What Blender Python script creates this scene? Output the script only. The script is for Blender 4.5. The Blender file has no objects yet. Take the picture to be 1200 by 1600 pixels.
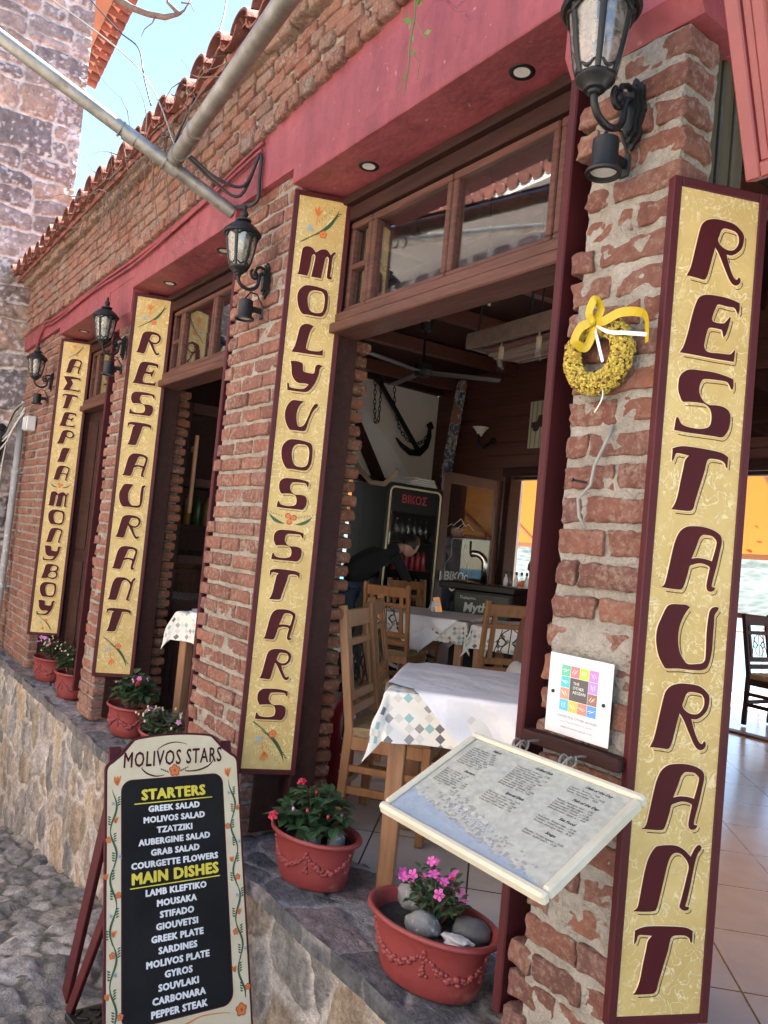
import bpy, math, random, bmesh
import numpy as np
from mathutils import Vector, Matrix, noise as mnoise
from mathutils.geometry import tessellate_polygon

S = bpy.context.scene
COL = S.collection
R_ = math.radians
PI = math.pi

# ------------------------------------------------------------------ camera
cd = bpy.data.cameras.new('camera')
cam = bpy.data.objects.new('camera', cd)
COL.objects.link(cam)
cd.sensor_fit = 'AUTO'; cd.sensor_width = 36.0
cd.lens = 36.0 * 1202.0 / 1600.0
cd.clip_start = 0.05; cd.clip_end = 6000.0
cam.matrix_world = Matrix(((0.5951, -0.0185, 0.8035, 0.0), (0.7980, -0.1050, -0.5934, 0.0), (0.0954, 0.9943, -0.0477, 1.30), (0, 0, 0, 1)))
S.camera = cam

# ------------------------------------------------------------------ world, sun, exposure
SUN = Vector((-0.06, 0.56, 0.80)).normalized()
W = bpy.data.worlds.new('World'); S.world = W; W.use_nodes = True
wn = W.node_tree
bg = wn.nodes['Background']
sky = wn.nodes.new('ShaderNodeTexSky'); sky.sky_type = 'NISHITA'; sky.sun_disc = False
sky.sun_elevation = math.asin(SUN.z); sky.sun_rotation = math.atan2(SUN.x, SUN.y)
sky.air_density = 1.0; sky.dust_density = 0.15; sky.ozone_density = 2.5
wn.links.new(sky.outputs[0], bg.inputs[0]); bg.inputs[1].default_value = 0.05
sl = bpy.data.lights.new('sun', 'SUN'); sl.energy = 5.0; sl.angle = R_(0.5); sl.color = (1.0, 0.93, 0.84)
so = bpy.data.objects.new('sun', sl); COL.objects.link(so)
so.rotation_euler = SUN.to_track_quat('Z', 'Y').to_euler(); so.location = (0, 0, 30)
S.view_settings.view_transform = 'Standard'; S.view_settings.look = 'None'
S.view_settings.exposure = 3.35; S.view_settings.gamma = 1.0
S.cycles.max_bounces = 10; S.cycles.transparent_max_bounces = 16; S.cycles.diffuse_bounces = 6
try: S.cycles.use_denoising = True
except Exception: pass

rng = random.Random(7)
nrg = np.random.default_rng(11)

# ------------------------------------------------------------------ noise
def _hash(ix, iy, iz, seed):
    with np.errstate(over='ignore'):
        n = (ix.astype(np.int64) * 374761393 + iy.astype(np.int64) * 668265263 + iz.astype(np.int64) * 2147483647 + seed * 1274126177) & 0xffffffff
        n = ((n ^ (n >> 13)) * 1274126177) & 0xffffffff
        n = (n ^ (n >> 16)) & 0xffffff
    return n / float(0xffffff)
def vnoise(P, seed=0):
    P = np.asarray(P, float); f = np.floor(P).astype(np.int64); t = P - f; t = t * t * (3 - 2 * t)
    x, y, z = f[..., 0], f[..., 1], f[..., 2]; r = 0
    for dx in (0, 1):
        for dy in (0, 1):
            for dz in (0, 1):
                w = (t[..., 0] if dx else 1 - t[..., 0]) * (t[..., 1] if dy else 1 - t[..., 1]) * (t[..., 2] if dz else 1 - t[..., 2])
                r = r + w * _hash(x + dx, y + dy, z + dz, seed)
    return r * 2 - 1
def fbm(P, seed=0, o=3):
    a = 1.0; r = 0; P = np.asarray(P, float)
    for i in range(o):
        r = r + a * vnoise(P * 2 ** i, seed + i * 17); a *= 0.5
    return r
def sstep(a, b, x):
    t = np.clip((x - a) / (b - a), 0, 1); return t * t * (3 - 2 * t)

# ------------------------------------------------------------------ materials
MATS = {}
def newmat(name):
    m = bpy.data.materials.new(name); m.use_nodes = True
    nt = m.node_tree; b = nt.nodes['Principled BSDF']
    MATS[name] = m
    return m, nt, b
def N(nt, t, **kw):
    n = nt.nodes.new(t)
    for k, v in kw.items():
        if k.startswith('i_'): n.inputs[k[2:].replace('_', ' ')].default_value = v
        else: setattr(n, k, v)
    return n
def ramp(nt, stops, interp='LINEAR'):
    r = nt.nodes.new('ShaderNodeValToRGB'); r.color_ramp.interpolation = interp
    e = r.color_ramp.elements
    while len(e) < len(stops): e.new(0.5)
    for k, (p, c) in enumerate(stops):
        e[k].position = p; e[k].color = (*c, 1)
    return r
def streaks(m, amt=0.35, sc=(9, 9, 0.8), thr=0.5):
    nt = m.node_tree; b = nt.nodes['Principled BSDF']; L = nt.links.new; src = b.inputs['Base Color'].links[0].from_socket
    tc = N(nt, 'ShaderNodeTexCoord'); mp = N(nt, 'ShaderNodeMapping'); mp.inputs['Scale'].default_value = sc; L(tc.outputs['Object'], mp.inputs[0])
    nz = N(nt, 'ShaderNodeTexNoise', i_Scale=1.0, i_Detail=8.0, i_Roughness=0.7); L(mp.outputs[0], nz.inputs[0])
    mr = N(nt, 'ShaderNodeMapRange'); mr.inputs[1].default_value = thr - 0.12; mr.inputs[2].default_value = thr + 0.15; mr.inputs[3].default_value = 1 - amt; mr.inputs[4].default_value = 1.08; L(nz.outputs[0], mr.inputs[0])
    hv = N(nt, 'ShaderNodeHueSaturation'); L(mr.outputs[0], hv.inputs['Value']); L(src, hv.inputs['Color']); L(hv.outputs[0], b.inputs['Base Color'])
def cracks(m, col, sc=3.0, w=0.012, amt=0.8):
    nt = m.node_tree; b = nt.nodes['Principled BSDF']; L = nt.links.new; src = b.inputs['Base Color'].links[0].from_socket
    tc = N(nt, 'ShaderNodeTexCoord'); nz = N(nt, 'ShaderNodeTexNoise', i_Scale=sc, i_Detail=6.0, i_Distortion=0.8); L(tc.outputs['Object'], nz.inputs[0])
    sb = N(nt, 'ShaderNodeMath', operation='SUBTRACT'); L(nz.outputs[0], sb.inputs[0]); sb.inputs[1].default_value = 0.5; ab = N(nt, 'ShaderNodeMath', operation='ABSOLUTE'); L(sb.outputs[0], ab.inputs[0])
    r = ramp(nt, [(0.0, (amt,) * 3), (w * 0.5, (0, 0, 0))]); L(ab.outputs[0], r.inputs[0])
    n2 = N(nt, 'ShaderNodeTexNoise', i_Scale=1.3, i_Detail=2.0); L(tc.outputs['Object'], n2.inputs[0]); r2 = ramp(nt, [(0.5, (0, 0, 0)), (0.58, (1, 1, 1))]); L(n2.outputs[0], r2.inputs[0])
    mu = N(nt, 'ShaderNodeMath', operation='MULTIPLY'); L(r.outputs[0], mu.inputs[0]); L(r2.outputs[0], mu.inputs[1])
    mx = N(nt, 'ShaderNodeMix', data_type='RGBA'); L(mu.outputs[0], mx.inputs[0]); L(src, mx.inputs[6]); mx.inputs[7].default_value = (*col, 1); L(mx.outputs[2], b.inputs['Base Color'])
def pm(name, c0, c1=None, scale=8.0, rough=0.6, bump=0.0, bscale=None, metal=0.0, stretch=None, detail=6.0, spec=0.5, coat=0.0, island=0.0, bdist=0.01, speck=None):
    """noise mottled principled; stretch = mapping scale for grain; island = value variation per loose piece"""
    m, nt, b = newmat(name)
    L = nt.links.new
    tc = N(nt, 'ShaderNodeTexCoord'); src = tc.outputs['Object']
    if stretch:
        mp = N(nt, 'ShaderNodeMapping'); mp.inputs['Scale'].default_value = stretch; L(src, mp.inputs[0]); src = mp.outputs[0]
    c1 = c1 or tuple(x * 0.75 for x in c0)
    nz = N(nt, 'ShaderNodeTexNoise', i_Scale=scale, i_Detail=detail, i_Roughness=0.6); L(src, nz.inputs[0])
    rp = ramp(nt, [(0.3, c0), (0.7, c1)]); L(nz.outputs[0], rp.inputs[0])
    out = rp.outputs[0]
    if speck:
        sz, thr, sc = speck
        n2 = N(nt, 'ShaderNodeTexNoise', i_Scale=sz, i_Detail=3.0); L(tc.outputs['Object'], n2.inputs[0])
        r2 = ramp(nt, [(thr, (0, 0, 0)), (thr + 0.06, (1, 1, 1))]); L(n2.outputs[0], r2.inputs[0])
        mx = N(nt, 'ShaderNodeMix', data_type='RGBA'); L(r2.outputs[0], mx.inputs[0]); L(out, mx.inputs[6]); mx.inputs[7].default_value = (*sc, 1); out = mx.outputs[2]
    if island:
        g = N(nt, 'ShaderNodeNewGeometry'); mr = N(nt, 'ShaderNodeMapRange'); mr.inputs[3].default_value = 1 - island; mr.inputs[4].default_value = 1 + island
        L(g.outputs['Random Per Island'], mr.inputs[0])
        hv = N(nt, 'ShaderNodeHueSaturation'); L(mr.outputs[0], hv.inputs['Value']); L(out, hv.inputs['Color']); out = hv.outputs[0]
    L(out, b.inputs['Base Color'])
    b.inputs['Roughness'].default_value = rough; b.inputs['Metallic'].default_value = metal
    b.inputs['Specular IOR Level'].default_value = spec; b.inputs['Coat Weight'].default_value = coat
    if bump:
        nb = N(nt, 'ShaderNodeTexNoise', i_Scale=(bscale or scale * 4), i_Detail=5.0); L(src, nb.inputs[0])
        bp = N(nt, 'ShaderNodeBump', i_Strength=bump, i_Distance=bdist); L(nb.outputs[0], bp.inputs['Height']); L(bp.outputs[0], b.inputs['Normal'])
    return m
def glassmat(name, tint=(0.9, 0.92, 0.92), rough=0.02, r0=0.05):
    """thin pane: Schlick reflection that is the same from both sides"""
    m, nt, b = newmat(name); nt.nodes.remove(b); L = nt.links.new
    o = nt.nodes['Material Output']; g_ = N(nt, 'ShaderNodeNewGeometry')
    dt = N(nt, 'ShaderNodeVectorMath', operation='DOT_PRODUCT'); L(g_.outputs['Incoming'], dt.inputs[0]); L(g_.outputs['Normal'], dt.inputs[1])
    ab_ = N(nt, 'ShaderNodeMath', operation='ABSOLUTE'); L(dt.outputs['Value'], ab_.inputs[0])
    om = N(nt, 'ShaderNodeMath', operation='SUBTRACT'); om.inputs[0].default_value = 1.0; L(ab_.outputs[0], om.inputs[1])
    pw = N(nt, 'ShaderNodeMath', operation='POWER'); L(om.outputs[0], pw.inputs[0]); pw.inputs[1].default_value = 5.0
    ma = N(nt, 'ShaderNodeMath', operation='MULTIPLY_ADD'); L(pw.outputs[0], ma.inputs[0]); ma.inputs[1].default_value = 1 - r0; ma.inputs[2].default_value = r0
    t = N(nt, 'ShaderNodeBsdfTransparent'); t.inputs[0].default_value = (*tint, 1)
    g = N(nt, 'ShaderNodeBsdfGlossy'); g.inputs['Roughness'].default_value = rough
    mx = N(nt, 'ShaderNodeMixShader'); L(ma.outputs[0], mx.inputs[0]); L(t.outputs[0], mx.inputs[1]); L(g.outputs[0], mx.inputs[2]); L(mx.outputs[0], o.inputs[0])
    return m
def emis(name, col, st):
    m, nt, b = newmat(name)
    b.inputs['Base Color'].default_value = (*col, 1); b.inputs['Emission Color'].default_value = (*col, 1); b.inputs['Emission Strength'].default_value = st
    return m
def colattr(name, rough=0.85, bump=0.5, bscale=60.0, var=0.25, vscale=25.0, bdist=0.01):
    m, nt, b = newmat(name); L = nt.links.new
    a = N(nt, 'ShaderNodeAttribute', attribute_name='Col')
    tc = N(nt, 'ShaderNodeTexCoord')
    nz = N(nt, 'ShaderNodeTexNoise', i_Scale=vscale, i_Detail=8.0, i_Roughness=0.7); L(tc.outputs['Object'], nz.inputs[0])
    mr = N(nt, 'ShaderNodeMapRange'); mr.inputs[1].default_value = 0.25; mr.inputs[2].default_value = 0.75; mr.inputs[3].default_value = 1 - var; mr.inputs[4].default_value = 1 + var; L(nz.outputs[0], mr.inputs[0])
    hv = N(nt, 'ShaderNodeHueSaturation'); L(mr.outputs[0], hv.inputs['Value']); L(a.outputs[0], hv.inputs['Color']); L(hv.outputs[0], b.inputs['Base Color'])
    b.inputs['Roughness'].default_value = rough; b.inputs['Specular IOR Level'].default_value = 0.3
    nb = N(nt, 'ShaderNodeTexNoise', i_Scale=bscale, i_Detail=8.0, i_Roughness=0.65); L(tc.outputs['Object'], nb.inputs[0])
    bp = N(nt, 'ShaderNodeBump', i_Strength=bump, i_Distance=bdist); L(nb.outputs[0], bp.inputs['Height']); L(bp.outputs[0], b.inputs['Normal'])
    return m
def brickmat(name, stops, dust=(0.40, 0.275, 0.205), dthr=0.60, bump=0.9):
    m, nt, b = newmat(name); L = nt.links.new
    g = N(nt, 'ShaderNodeNewGeometry'); rp = ramp(nt, stops); L(g.outputs['Random Per Island'], rp.inputs[0])
    tc = N(nt, 'ShaderNodeTexCoord')
    n1 = N(nt, 'ShaderNodeTexNoise', i_Scale=22.0, i_Detail=8.0, i_Roughness=0.75); L(tc.outputs['Object'], n1.inputs[0])
    mr = N(nt, 'ShaderNodeMapRange'); mr.inputs[1].default_value = 0.25; mr.inputs[2].default_value = 0.75; mr.inputs[3].default_value = 0.6; mr.inputs[4].default_value = 1.4; L(n1.outputs[0], mr.inputs[0])
    hv = N(nt, 'ShaderNodeHueSaturation'); L(mr.outputs[0], hv.inputs['Value']); L(rp.outputs[0], hv.inputs['Color'])
    n2 = N(nt, 'ShaderNodeTexNoise', i_Scale=55.0, i_Detail=6.0, i_Roughness=0.7); L(tc.outputs['Object'], n2.inputs[0])
    n3 = N(nt, 'ShaderNodeTexNoise', i_Scale=6.0, i_Detail=3.0); L(tc.outputs['Object'], n3.inputs[0])
    ad = N(nt, 'ShaderNodeMath', operation='MULTIPLY_ADD'); L(n3.outputs[0], ad.inputs[0]); ad.inputs[1].default_value = 0.35; L(n2.outputs[0], ad.inputs[2])
    r2 = ramp(nt, [(dthr + 0.1, (0, 0, 0)), (dthr + 0.3, (1, 1, 1))]); L(ad.outputs[0], r2.inputs[0])
    mx = N(nt, 'ShaderNodeMix', data_type='RGBA'); L(r2.outputs[0], mx.inputs[0]); L(hv.outputs[0], mx.inputs[6]); mx.inputs[7].default_value = (*dust, 1)
    L(mx.outputs[2], b.inputs['Base Color']); b.inputs['Roughness'].default_value = 0.92; b.inputs['Specular IOR Level'].default_value = 0.2
    nb = N(nt, 'ShaderNodeTexNoise', i_Scale=85.0, i_Detail=8.0, i_Roughness=0.8); L(tc.outputs['Object'], nb.inputs[0])
    bp = N(nt, 'ShaderNodeBump', i_Strength=bump, i_Distance=0.016); L(nb.outputs[0], bp.inputs['Height']); L(bp.outputs[0], b.inputs['Normal'])
    return m

M_brick = brickmat('red_brick', [(0.0, (0.19, 0.092, 0.074)), (0.25, (0.25, 0.108, 0.080)), (0.5, (0.30, 0.130, 0.090)), (0.75, (0.23, 0.115, 0.094)), (1.0, (0.36, 0.150, 0.092))], dthr=0.555)
M_brick_up = brickmat('weathered_brick', [(0.0, (0.23, 0.105, 0.08)), (0.35, (0.31, 0.13, 0.085)), (0.6, (0.33, 0.165, 0.115)), (0.8, (0.24, 0.145, 0.115)), (1.0, (0.36, 0.17, 0.10))], dust=(0.36, 0.31, 0.25), dthr=0.55)
M_mortar = pm('lime_mortar', (0.40, 0.365, 0.31), (0.25, 0.22, 0.18), scale=16, rough=0.95, bump=1.0, bscale=75, bdist=0.02, spec=0.2, detail=9.0)
M_redpaint = pm('red_painted_render', (0.33, 0.078, 0.088), (0.25, 0.056, 0.064), scale=2.2, rough=0.5, bump=0.45, bscale=20, bdist=0.014, detail=10.0, spec=0.35, speck=(26, 0.70, (0.45, 0.26, 0.25)))
streaks(M_redpaint, 0.30, (7, 7, 1.2), 0.46); cracks(M_redpaint, (0.10, 0.025, 0.03))
M_redwood = pm('dark_red_paint', (0.080, 0.0095, 0.012), (0.055, 0.007, 0.009), scale=5, rough=0.55, spec=0.3, bump=0.05, bscale=30)
M_darkwood = pm('dark_stained_wood', (0.050, 0.019, 0.015), (0.024, 0.010, 0.008), scale=6, rough=0.6, spec=0.18, bump=0.25, bscale=24, stretch=(0.6, 6, 6), bdist=0.004)
M_midwood = pm('worn_brown_wood', (0.135, 0.056, 0.040), (0.058, 0.025, 0.019), scale=7, rough=0.55, spec=0.25, bump=0.3, bscale=30, stretch=(0.6, 7, 7), bdist=0.004)
M_panelwood = pm('red_brown_panelling', (0.12, 0.040, 0.028), (0.07, 0.024, 0.018), scale=4, rough=0.45, stretch=(0.5, 5, 8))
M_chair = pm('honey_pine', (0.33, 0.150, 0.052), (0.20, 0.082, 0.028), scale=5, rough=0.4, bump=0.12, bscale=26, stretch=(7, 7, 0.7), bdist=0.003)
M_rush = pm('rush_weave', (0.34, 0.24, 0.12), (0.17, 0.11, 0.05), scale=26, rough=0.85, bump=1.0, bscale=60, stretch=(1, 6, 1), bdist=0.006)
M_iron = pm('black_iron', (0.012, 0.0125, 0.013), (0.007, 0.007, 0.0075), scale=30, rough=0.45, spec=0.35, bump=0.15, bscale=120, bdist=0.003)
M_lampiron = pm('worn_black_metal', (0.008, 0.0085, 0.009), (0.018, 0.018, 0.0175), scale=18, rough=0.42, spec=0.35, bump=0.25, bscale=90, bdist=0.003, speck=(40, 0.72, (0.06, 0.06, 0.055)))
M_steel = pm('galvanised_steel', (0.40, 0.38, 0.34), (0.20, 0.185, 0.16), scale=9, rough=0.42, metal=0.65, bump=0.15, bscale=60, stretch=(1, 1, 1), speck=(16, 0.62, (0.24, 0.19, 0.13)))
M_chrome = pm('brushed_steel', (0.6, 0.58, 0.55), (0.5, 0.48, 0.46), rough=0.25, metal=1.0)
M_gold = None
M_terra = pm('terracotta_tile', (0.26, 0.085, 0.058), (0.15, 0.055, 0.04), scale=9, rough=0.85, bump=0.4, bscale=60, island=0.3, speck=(22, 0.63, (0.38, 0.30, 0.24)))
M_pot = pm('terracotta_plastic', (0.24, 0.036, 0.033), (0.185, 0.029, 0.027), scale=4, rough=0.5, bump=0.06, bscale=80, detail=9.0, speck=(9, 0.68, (0.27, 0.085, 0.07)))
M_soil = pm('dark_soil', (0.03, 0.022, 0.016), (0.012, 0.01, 0.008), scale=40, rough=1.0, bump=1.0, bscale=90)
M_pebble = pm('grey_river_stone', (0.22, 0.22, 0.215), (0.13, 0.13, 0.128), scale=10, rough=0.7, bump=0.3, bscale=60, speck=(50, 0.6, (0.33, 0.33, 0.32)))
M_marble = pm('white_marble_chip', (0.72, 0.70, 0.67), (0.5, 0.49, 0.47), scale=12, rough=0.6, bump=0.5, bscale=30)
def leafmat(name, c0, c1):
    m, nt, b = newmat(name); L = nt.links.new
    g = N(nt, 'ShaderNodeNewGeometry'); r = ramp(nt, [(0, c0), (1, c1)]); L(g.outputs['Random Per Island'], r.inputs[0])
    L(r.outputs[0], b.inputs['Base Color']); b.inputs['Roughness'].default_value = 0.38
    t = N(nt, 'ShaderNodeBsdfTranslucent'); L(r.outputs[0], t.inputs[0])
    mx = N(nt, 'ShaderNodeMixShader'); mx.inputs[0].default_value = 0.2; o = nt.nodes['Material Output']
    L(b.outputs[0], mx.inputs[1]); L(t.outputs[0], mx.inputs[2]); L(mx.outputs[0], o.inputs[0])
    return m
M_leaf = leafmat('dark_green_leaf', (0.028, 0.065, 0.026), (0.065, 0.125, 0.055))
M_leaf2 = leafmat('fresh_green_leaf', (0.09, 0.19, 0.03), (0.17, 0.28, 0.06))
M_treeleaf = leafmat('tree_leaf', (0.05, 0.09, 0.025), (0.11, 0.17, 0.05))
M_stem = pm('reddish_stem', (0.18, 0.07, 0.05), (0.12, 0.09, 0.05), scale=20)
M_pink = pm('pink_petal', (0.62, 0.10, 0.40), (0.55, 0.07, 0.33), scale=40, rough=0.6, island=0.15)
M_paleflower = pm('pale_pink_petal', (0.72, 0.35, 0.58), (0.62, 0.22, 0.48), scale=40, rough=0.6, island=0.2)
M_redflower = pm('crimson_petal', (0.60, 0.03, 0.06), (0.48, 0.02, 0.06), scale=40, rough=0.6, island=0.2)
M_white = pm('white_paint', (0.78, 0.77, 0.75), (0.72, 0.71, 0.69), scale=4, rough=0.5)
M_plaster = pm('white_plaster', (0.76, 0.71, 0.65), (0.68, 0.63, 0.57), scale=2.0, rough=0.9, bump=0.2, bscale=14, bdist=0.02)
M_salmon = pm('salmon_render', (0.62, 0.33, 0.22), (0.55, 0.28, 0.18), scale=4, rough=0.9, bump=0.2)
M_cream = pm('cream_painted_board', (0.70, 0.61, 0.42), (0.58, 0.49, 0.31), scale=7, rough=0.5, bump=0.05)
M_black = pm('black_board', (0.010, 0.010, 0.010), (0.016, 0.016, 0.016), scale=6, rough=0.75, spec=0.15)
M_blackplastic = pm('black_plastic', (0.006, 0.006, 0.0065), rough=0.4, spec=0.3)
M_yellowtext = pm('yellow_letter', (0.72, 0.60, 0.06), (0.66, 0.54, 0.05), rough=0.6)
M_whitetext = pm('white_letter', (0.82, 0.82, 0.80), rough=0.6)
M_maroon = pm('maroon_letter', (0.070, 0.0065, 0.0085), (0.050, 0.005, 0.007), scale=6, rough=0.6, spec=0.2)
M_shadowline = pm('thin_brown_line', (0.055, 0.02, 0.012), rough=0.7)
M_cloth = pm('white_tablecloth', (0.80, 0.79, 0.80), (0.75, 0.74, 0.75), scale=3, rough=0.6, bump=0.8, bscale=5, bdist=0.03)
M_glass = glassmat('window_glass', r0=0.20)
M_dustyglass = glassmat('lantern_glass', tint=(0.72, 0.69, 0.62), rough=0.15, r0=0.22)
_nt = M_dustyglass.node_tree; _o = _nt.nodes['Material Output']; _src = _o.inputs[0].links[0].from_socket
_d = N(_nt, 'ShaderNodeBsdfTranslucent'); _d.inputs[0].default_value = (0.75, 0.71, 0.62, 1); _df = N(_nt, 'ShaderNodeBsdfDiffuse'); _df.inputs[0].default_value = (0.60, 0.57, 0.50, 1)
_a = N(_nt, 'ShaderNodeMixShader'); _a.inputs[0].default_value = 0.5; _nt.links.new(_d.outputs[0], _a.inputs[1]); _nt.links.new(_df.outputs[0], _a.inputs[2])
_tc = N(_nt, 'ShaderNodeTexCoord'); _nz = N(_nt, 'ShaderNodeTexNoise', i_Scale=22.0, i_Detail=3.0, i_Distortion=1.0); _nt.links.new(_tc.outputs['Object'], _nz.inputs[0]); _rp = ramp(_nt, [(0.35, (0.12, 0.12, 0.12)), (0.7, (0.65, 0.65, 0.65))]); _nt.links.new(_nz.outputs[0], _rp.inputs[0])
_m = N(_nt, 'ShaderNodeMixShader'); _nt.links.new(_rp.outputs[0], _m.inputs[0]); _nt.links.new(_src, _m.inputs[1]); _nt.links.new(_a.outputs[0], _m.inputs[2]); _nt.links.new(_m.outputs[0], _o.inputs[0])
M_clear = glassmat('clear_glass', tint=(0.95, 0.96, 0.96), r0=0.04)
M_awning = None
M_rope = pm('hemp_rope', (0.45, 0.36, 0.25), (0.30, 0.23, 0.15), scale=60, rough=0.9, bump=0.8, bscale=120, stretch=(1, 1, 4))
M_greywire = pm('grey_cable', (0.30, 0.29, 0.26), rough=0.6)
M_blackwire = pm('black_cable', (0.02, 0.018, 0.018), rough=0.5)
M_twig = pm('dry_twig', (0.22, 0.16, 0.12), (0.12, 0.085, 0.065), scale=30, rough=0.9)
M_yellowbud = pm('yellow_everlasting', (0.54, 0.42, 0.075), (0.40, 0.29, 0.05), scale=60, rough=0.9, island=0.35)
M_brownbud = pm('brown_dried_bud', (0.16, 0.07, 0.03), (0.08, 0.035, 0.02), scale=60, rough=0.9, island=0.3)
M_ribbon = pm('yellow_ribbon', (0.52, 0.38, 0.008), (0.44, 0.31, 0.008), scale=9, rough=0.38, bump=0.2, bscale=60)
M_lamplens = pm('frosted_lamp_lens', (0.75, 0.73, 0.68), rough=0.3)
M_greyplas = pm('white_plastic', (0.62, 0.62, 0.6), (0.5, 0.5, 0.48), rough=0.5)
M_drain = pm('grey_drainpipe', (0.36, 0.36, 0.35), (0.26, 0.26, 0.25), scale=8, rough=0.6, speck=(20, 0.6, (0.5, 0.5, 0.48)))
M_orange = pm('orange_shirt', (0.75, 0.17, 0.05), (0.68, 0.14, 0.04), scale=4, rough=0.85)
M_navy = pm('black_clothing', (0.014, 0.014, 0.017), rough=0.9)
M_jeans = pm('blue_denim', (0.05, 0.075, 0.12), (0.035, 0.055, 0.09), scale=10, rough=0.9)
M_hood = pm('grey_sweatshirt', (0.17, 0.16, 0.19), (0.12, 0.115, 0.14), scale=6, rough=0.9)
M_skin = pm('skin', (0.50, 0.29, 0.21), (0.46, 0.25, 0.18), scale=8, rough=0.55)
M_hair = pm('dark_hair', (0.018, 0.013, 0.011), rough=0.5)
M_stonewall = colattr('rubble_stone', bump=1.0, bscale=70, var=0.55, vscale=38, bdist=0.025)
M_cobble = colattr('cobblestone', bump=1.0, bscale=95, var=0.5, vscale=45, bdist=0.014)
M_slate = colattr('slate_paving', rough=0.6, bump=0.9, bscale=85, var=0.65, vscale=36, bdist=0.014)
M_housestone = colattr('volcanic_house_stone', bump=0.9, bscale=40, var=0.5, vscale=16, bdist=0.02)

# gold textured panel
m, nt, b = newmat('gold_plaster_panel'); L = nt.links.new
tc = N(nt, 'ShaderNodeTexCoord')
nA = N(nt, 'ShaderNodeTexNoise', i_Scale=24.0, i_Detail=3.5, i_Distortion=1.4); L(tc.outputs['Object'], nA.inputs[0])
ab = N(nt, 'ShaderNodeMath', operation='SUBTRACT'); L(nA.outputs[0], ab.inputs[0]); ab.inputs[1].default_value = 0.5
ab2 = N(nt, 'ShaderNodeMath', operation='ABSOLUTE'); L(ab.outputs[0], ab2.inputs[0])
rA = ramp(nt, [(0.0, (1, 1, 1)), (0.035, (0, 0, 0))]); L(ab2.outputs[0], rA.inputs[0])
nB = N(nt, 'ShaderNodeTexNoise', i_Scale=4.0, i_Detail=9.0, i_Roughness=0.7); L(tc.outputs['Object'], nB.inputs[0])
rB = ramp(nt, [(0.35, (0.49, 0.332, 0.105)), (0.65, (0.62, 0.45, 0.17))]); L(nB.outputs[0], rB.inputs[0])
nM = N(nt, 'ShaderNodeTexNoise', i_Scale=11.0, i_Detail=2.0); L(tc.outputs['Object'], nM.inputs[0])
rM = ramp(nt, [(0.36, (0, 0, 0)), (0.52, (1, 1, 1))]); L(nM.outputs[0], rM.inputs[0])
mm = N(nt, 'ShaderNodeMath', operation='MULTIPLY'); L(rA.outputs[0], mm.inputs[0]); L(rM.outputs[0], mm.inputs[1])
mxg = N(nt, 'ShaderNodeMix', data_type='RGBA'); L(mm.outputs[0], mxg.inputs[0]); L(rB.outputs[0], mxg.inputs[6]); mxg.inputs[7].default_value = (0.80, 0.67, 0.36, 1)
L(mxg.outputs[2], b.inputs['Base Color']); b.inputs['Roughness'].default_value = 0.5
nC = N(nt, 'ShaderNodeTexNoise', i_Scale=70.0, i_Detail=4.0); L(tc.outputs['Object'], nC.inputs[0])
adn = N(nt, 'ShaderNodeMath', operation='MULTIPLY_ADD'); L(nC.outputs[0], adn.inputs[0]); adn.inputs[1].default_value = 0.8; L(mm.outputs[0], adn.inputs[2])
bp = N(nt, 'ShaderNodeBump', i_Strength=0.45, i_Distance=0.004); L(adn.outputs[0], bp.inputs['Height']); L(bp.outputs[0], b.inputs['Normal'])
M_gold = m
M_goldedge = pm('gold_ridge', (0.80, 0.64, 0.38), (0.70, 0.54, 0.28), scale=20, rough=0.5)

# translucent printed awning
m, nt, b = newmat('yellow_awning_fabric'); L = nt.links.new
tc = N(nt, 'ShaderNodeTexCoord'); vo = N(nt, 'ShaderNodeTexVoronoi', i_Scale=3.2); L(tc.outputs['Object'], vo.inputs[0])
nz = N(nt, 'ShaderNodeTexNoise', i_Scale=22.0, i_Detail=2.0); L(tc.outputs['Object'], nz.inputs[0])
ad = N(nt, 'ShaderNodeMath', operation='MULTIPLY_ADD'); L(nz.outputs[0], ad.inputs[0]); ad.inputs[1].default_value = 0.25; L(vo.outputs['Distance'], ad.inputs[2])
ra = ramp(nt, [(0.20, (0.28, 0.13, 0.04)), (0.25, (0.44, 0.275, 0.11))]); L(ad.outputs[0], ra.inputs[0])
L(ra.outputs[0], b.inputs['Base Color']); b.inputs['Roughness'].default_value = 0.8
t = N(nt, 'ShaderNodeBsdfTranslucent'); L(ra.outputs[0], t.inputs[0]); mx = N(nt, 'ShaderNodeMixShader'); mx.inputs[0].default_value = 0.6
L(b.outputs[0], mx.inputs[1]); L(t.outputs[0], mx.inputs[2]); L(mx.outputs[0], nt.nodes['Material Output'].inputs[0])
M_awning = m

# patterned undercloth (diamonds from the cloth's own UV)
m, nt, b = newmat('diamond_print_cloth'); L = nt.links.new
uvn = N(nt, 'ShaderNodeUVMap', uv_map='cloth')
mp = N(nt, 'ShaderNodeMapping'); mp.inputs['Scale'].default_value = (36, 36, 36); mp.inputs['Rotation'].default_value = (0, 0, R_(38)); L(uvn.outputs[0], mp.inputs[0])
fl = N(nt, 'ShaderNodeVectorMath', operation='FLOOR'); L(mp.outputs[0], fl.inputs[0])
wh = N(nt, 'ShaderNodeTexWhiteNoise', noise_dimensions='2D'); L(fl.outputs[0], wh.inputs['Vector'])
sp = N(nt, 'ShaderNodeSeparateXYZ'); L(fl.outputs[0], sp.inputs[0])
sm = N(nt, 'ShaderNodeMath', operation='ADD'); L(sp.outputs[0], sm.inputs[0]); L(sp.outputs[1], sm.inputs[1])
md = N(nt, 'ShaderNodeMath', operation='PINGPONG'); L(sm.outputs[0], md.inputs[0]); md.inputs[1].default_value = 1.0
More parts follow.
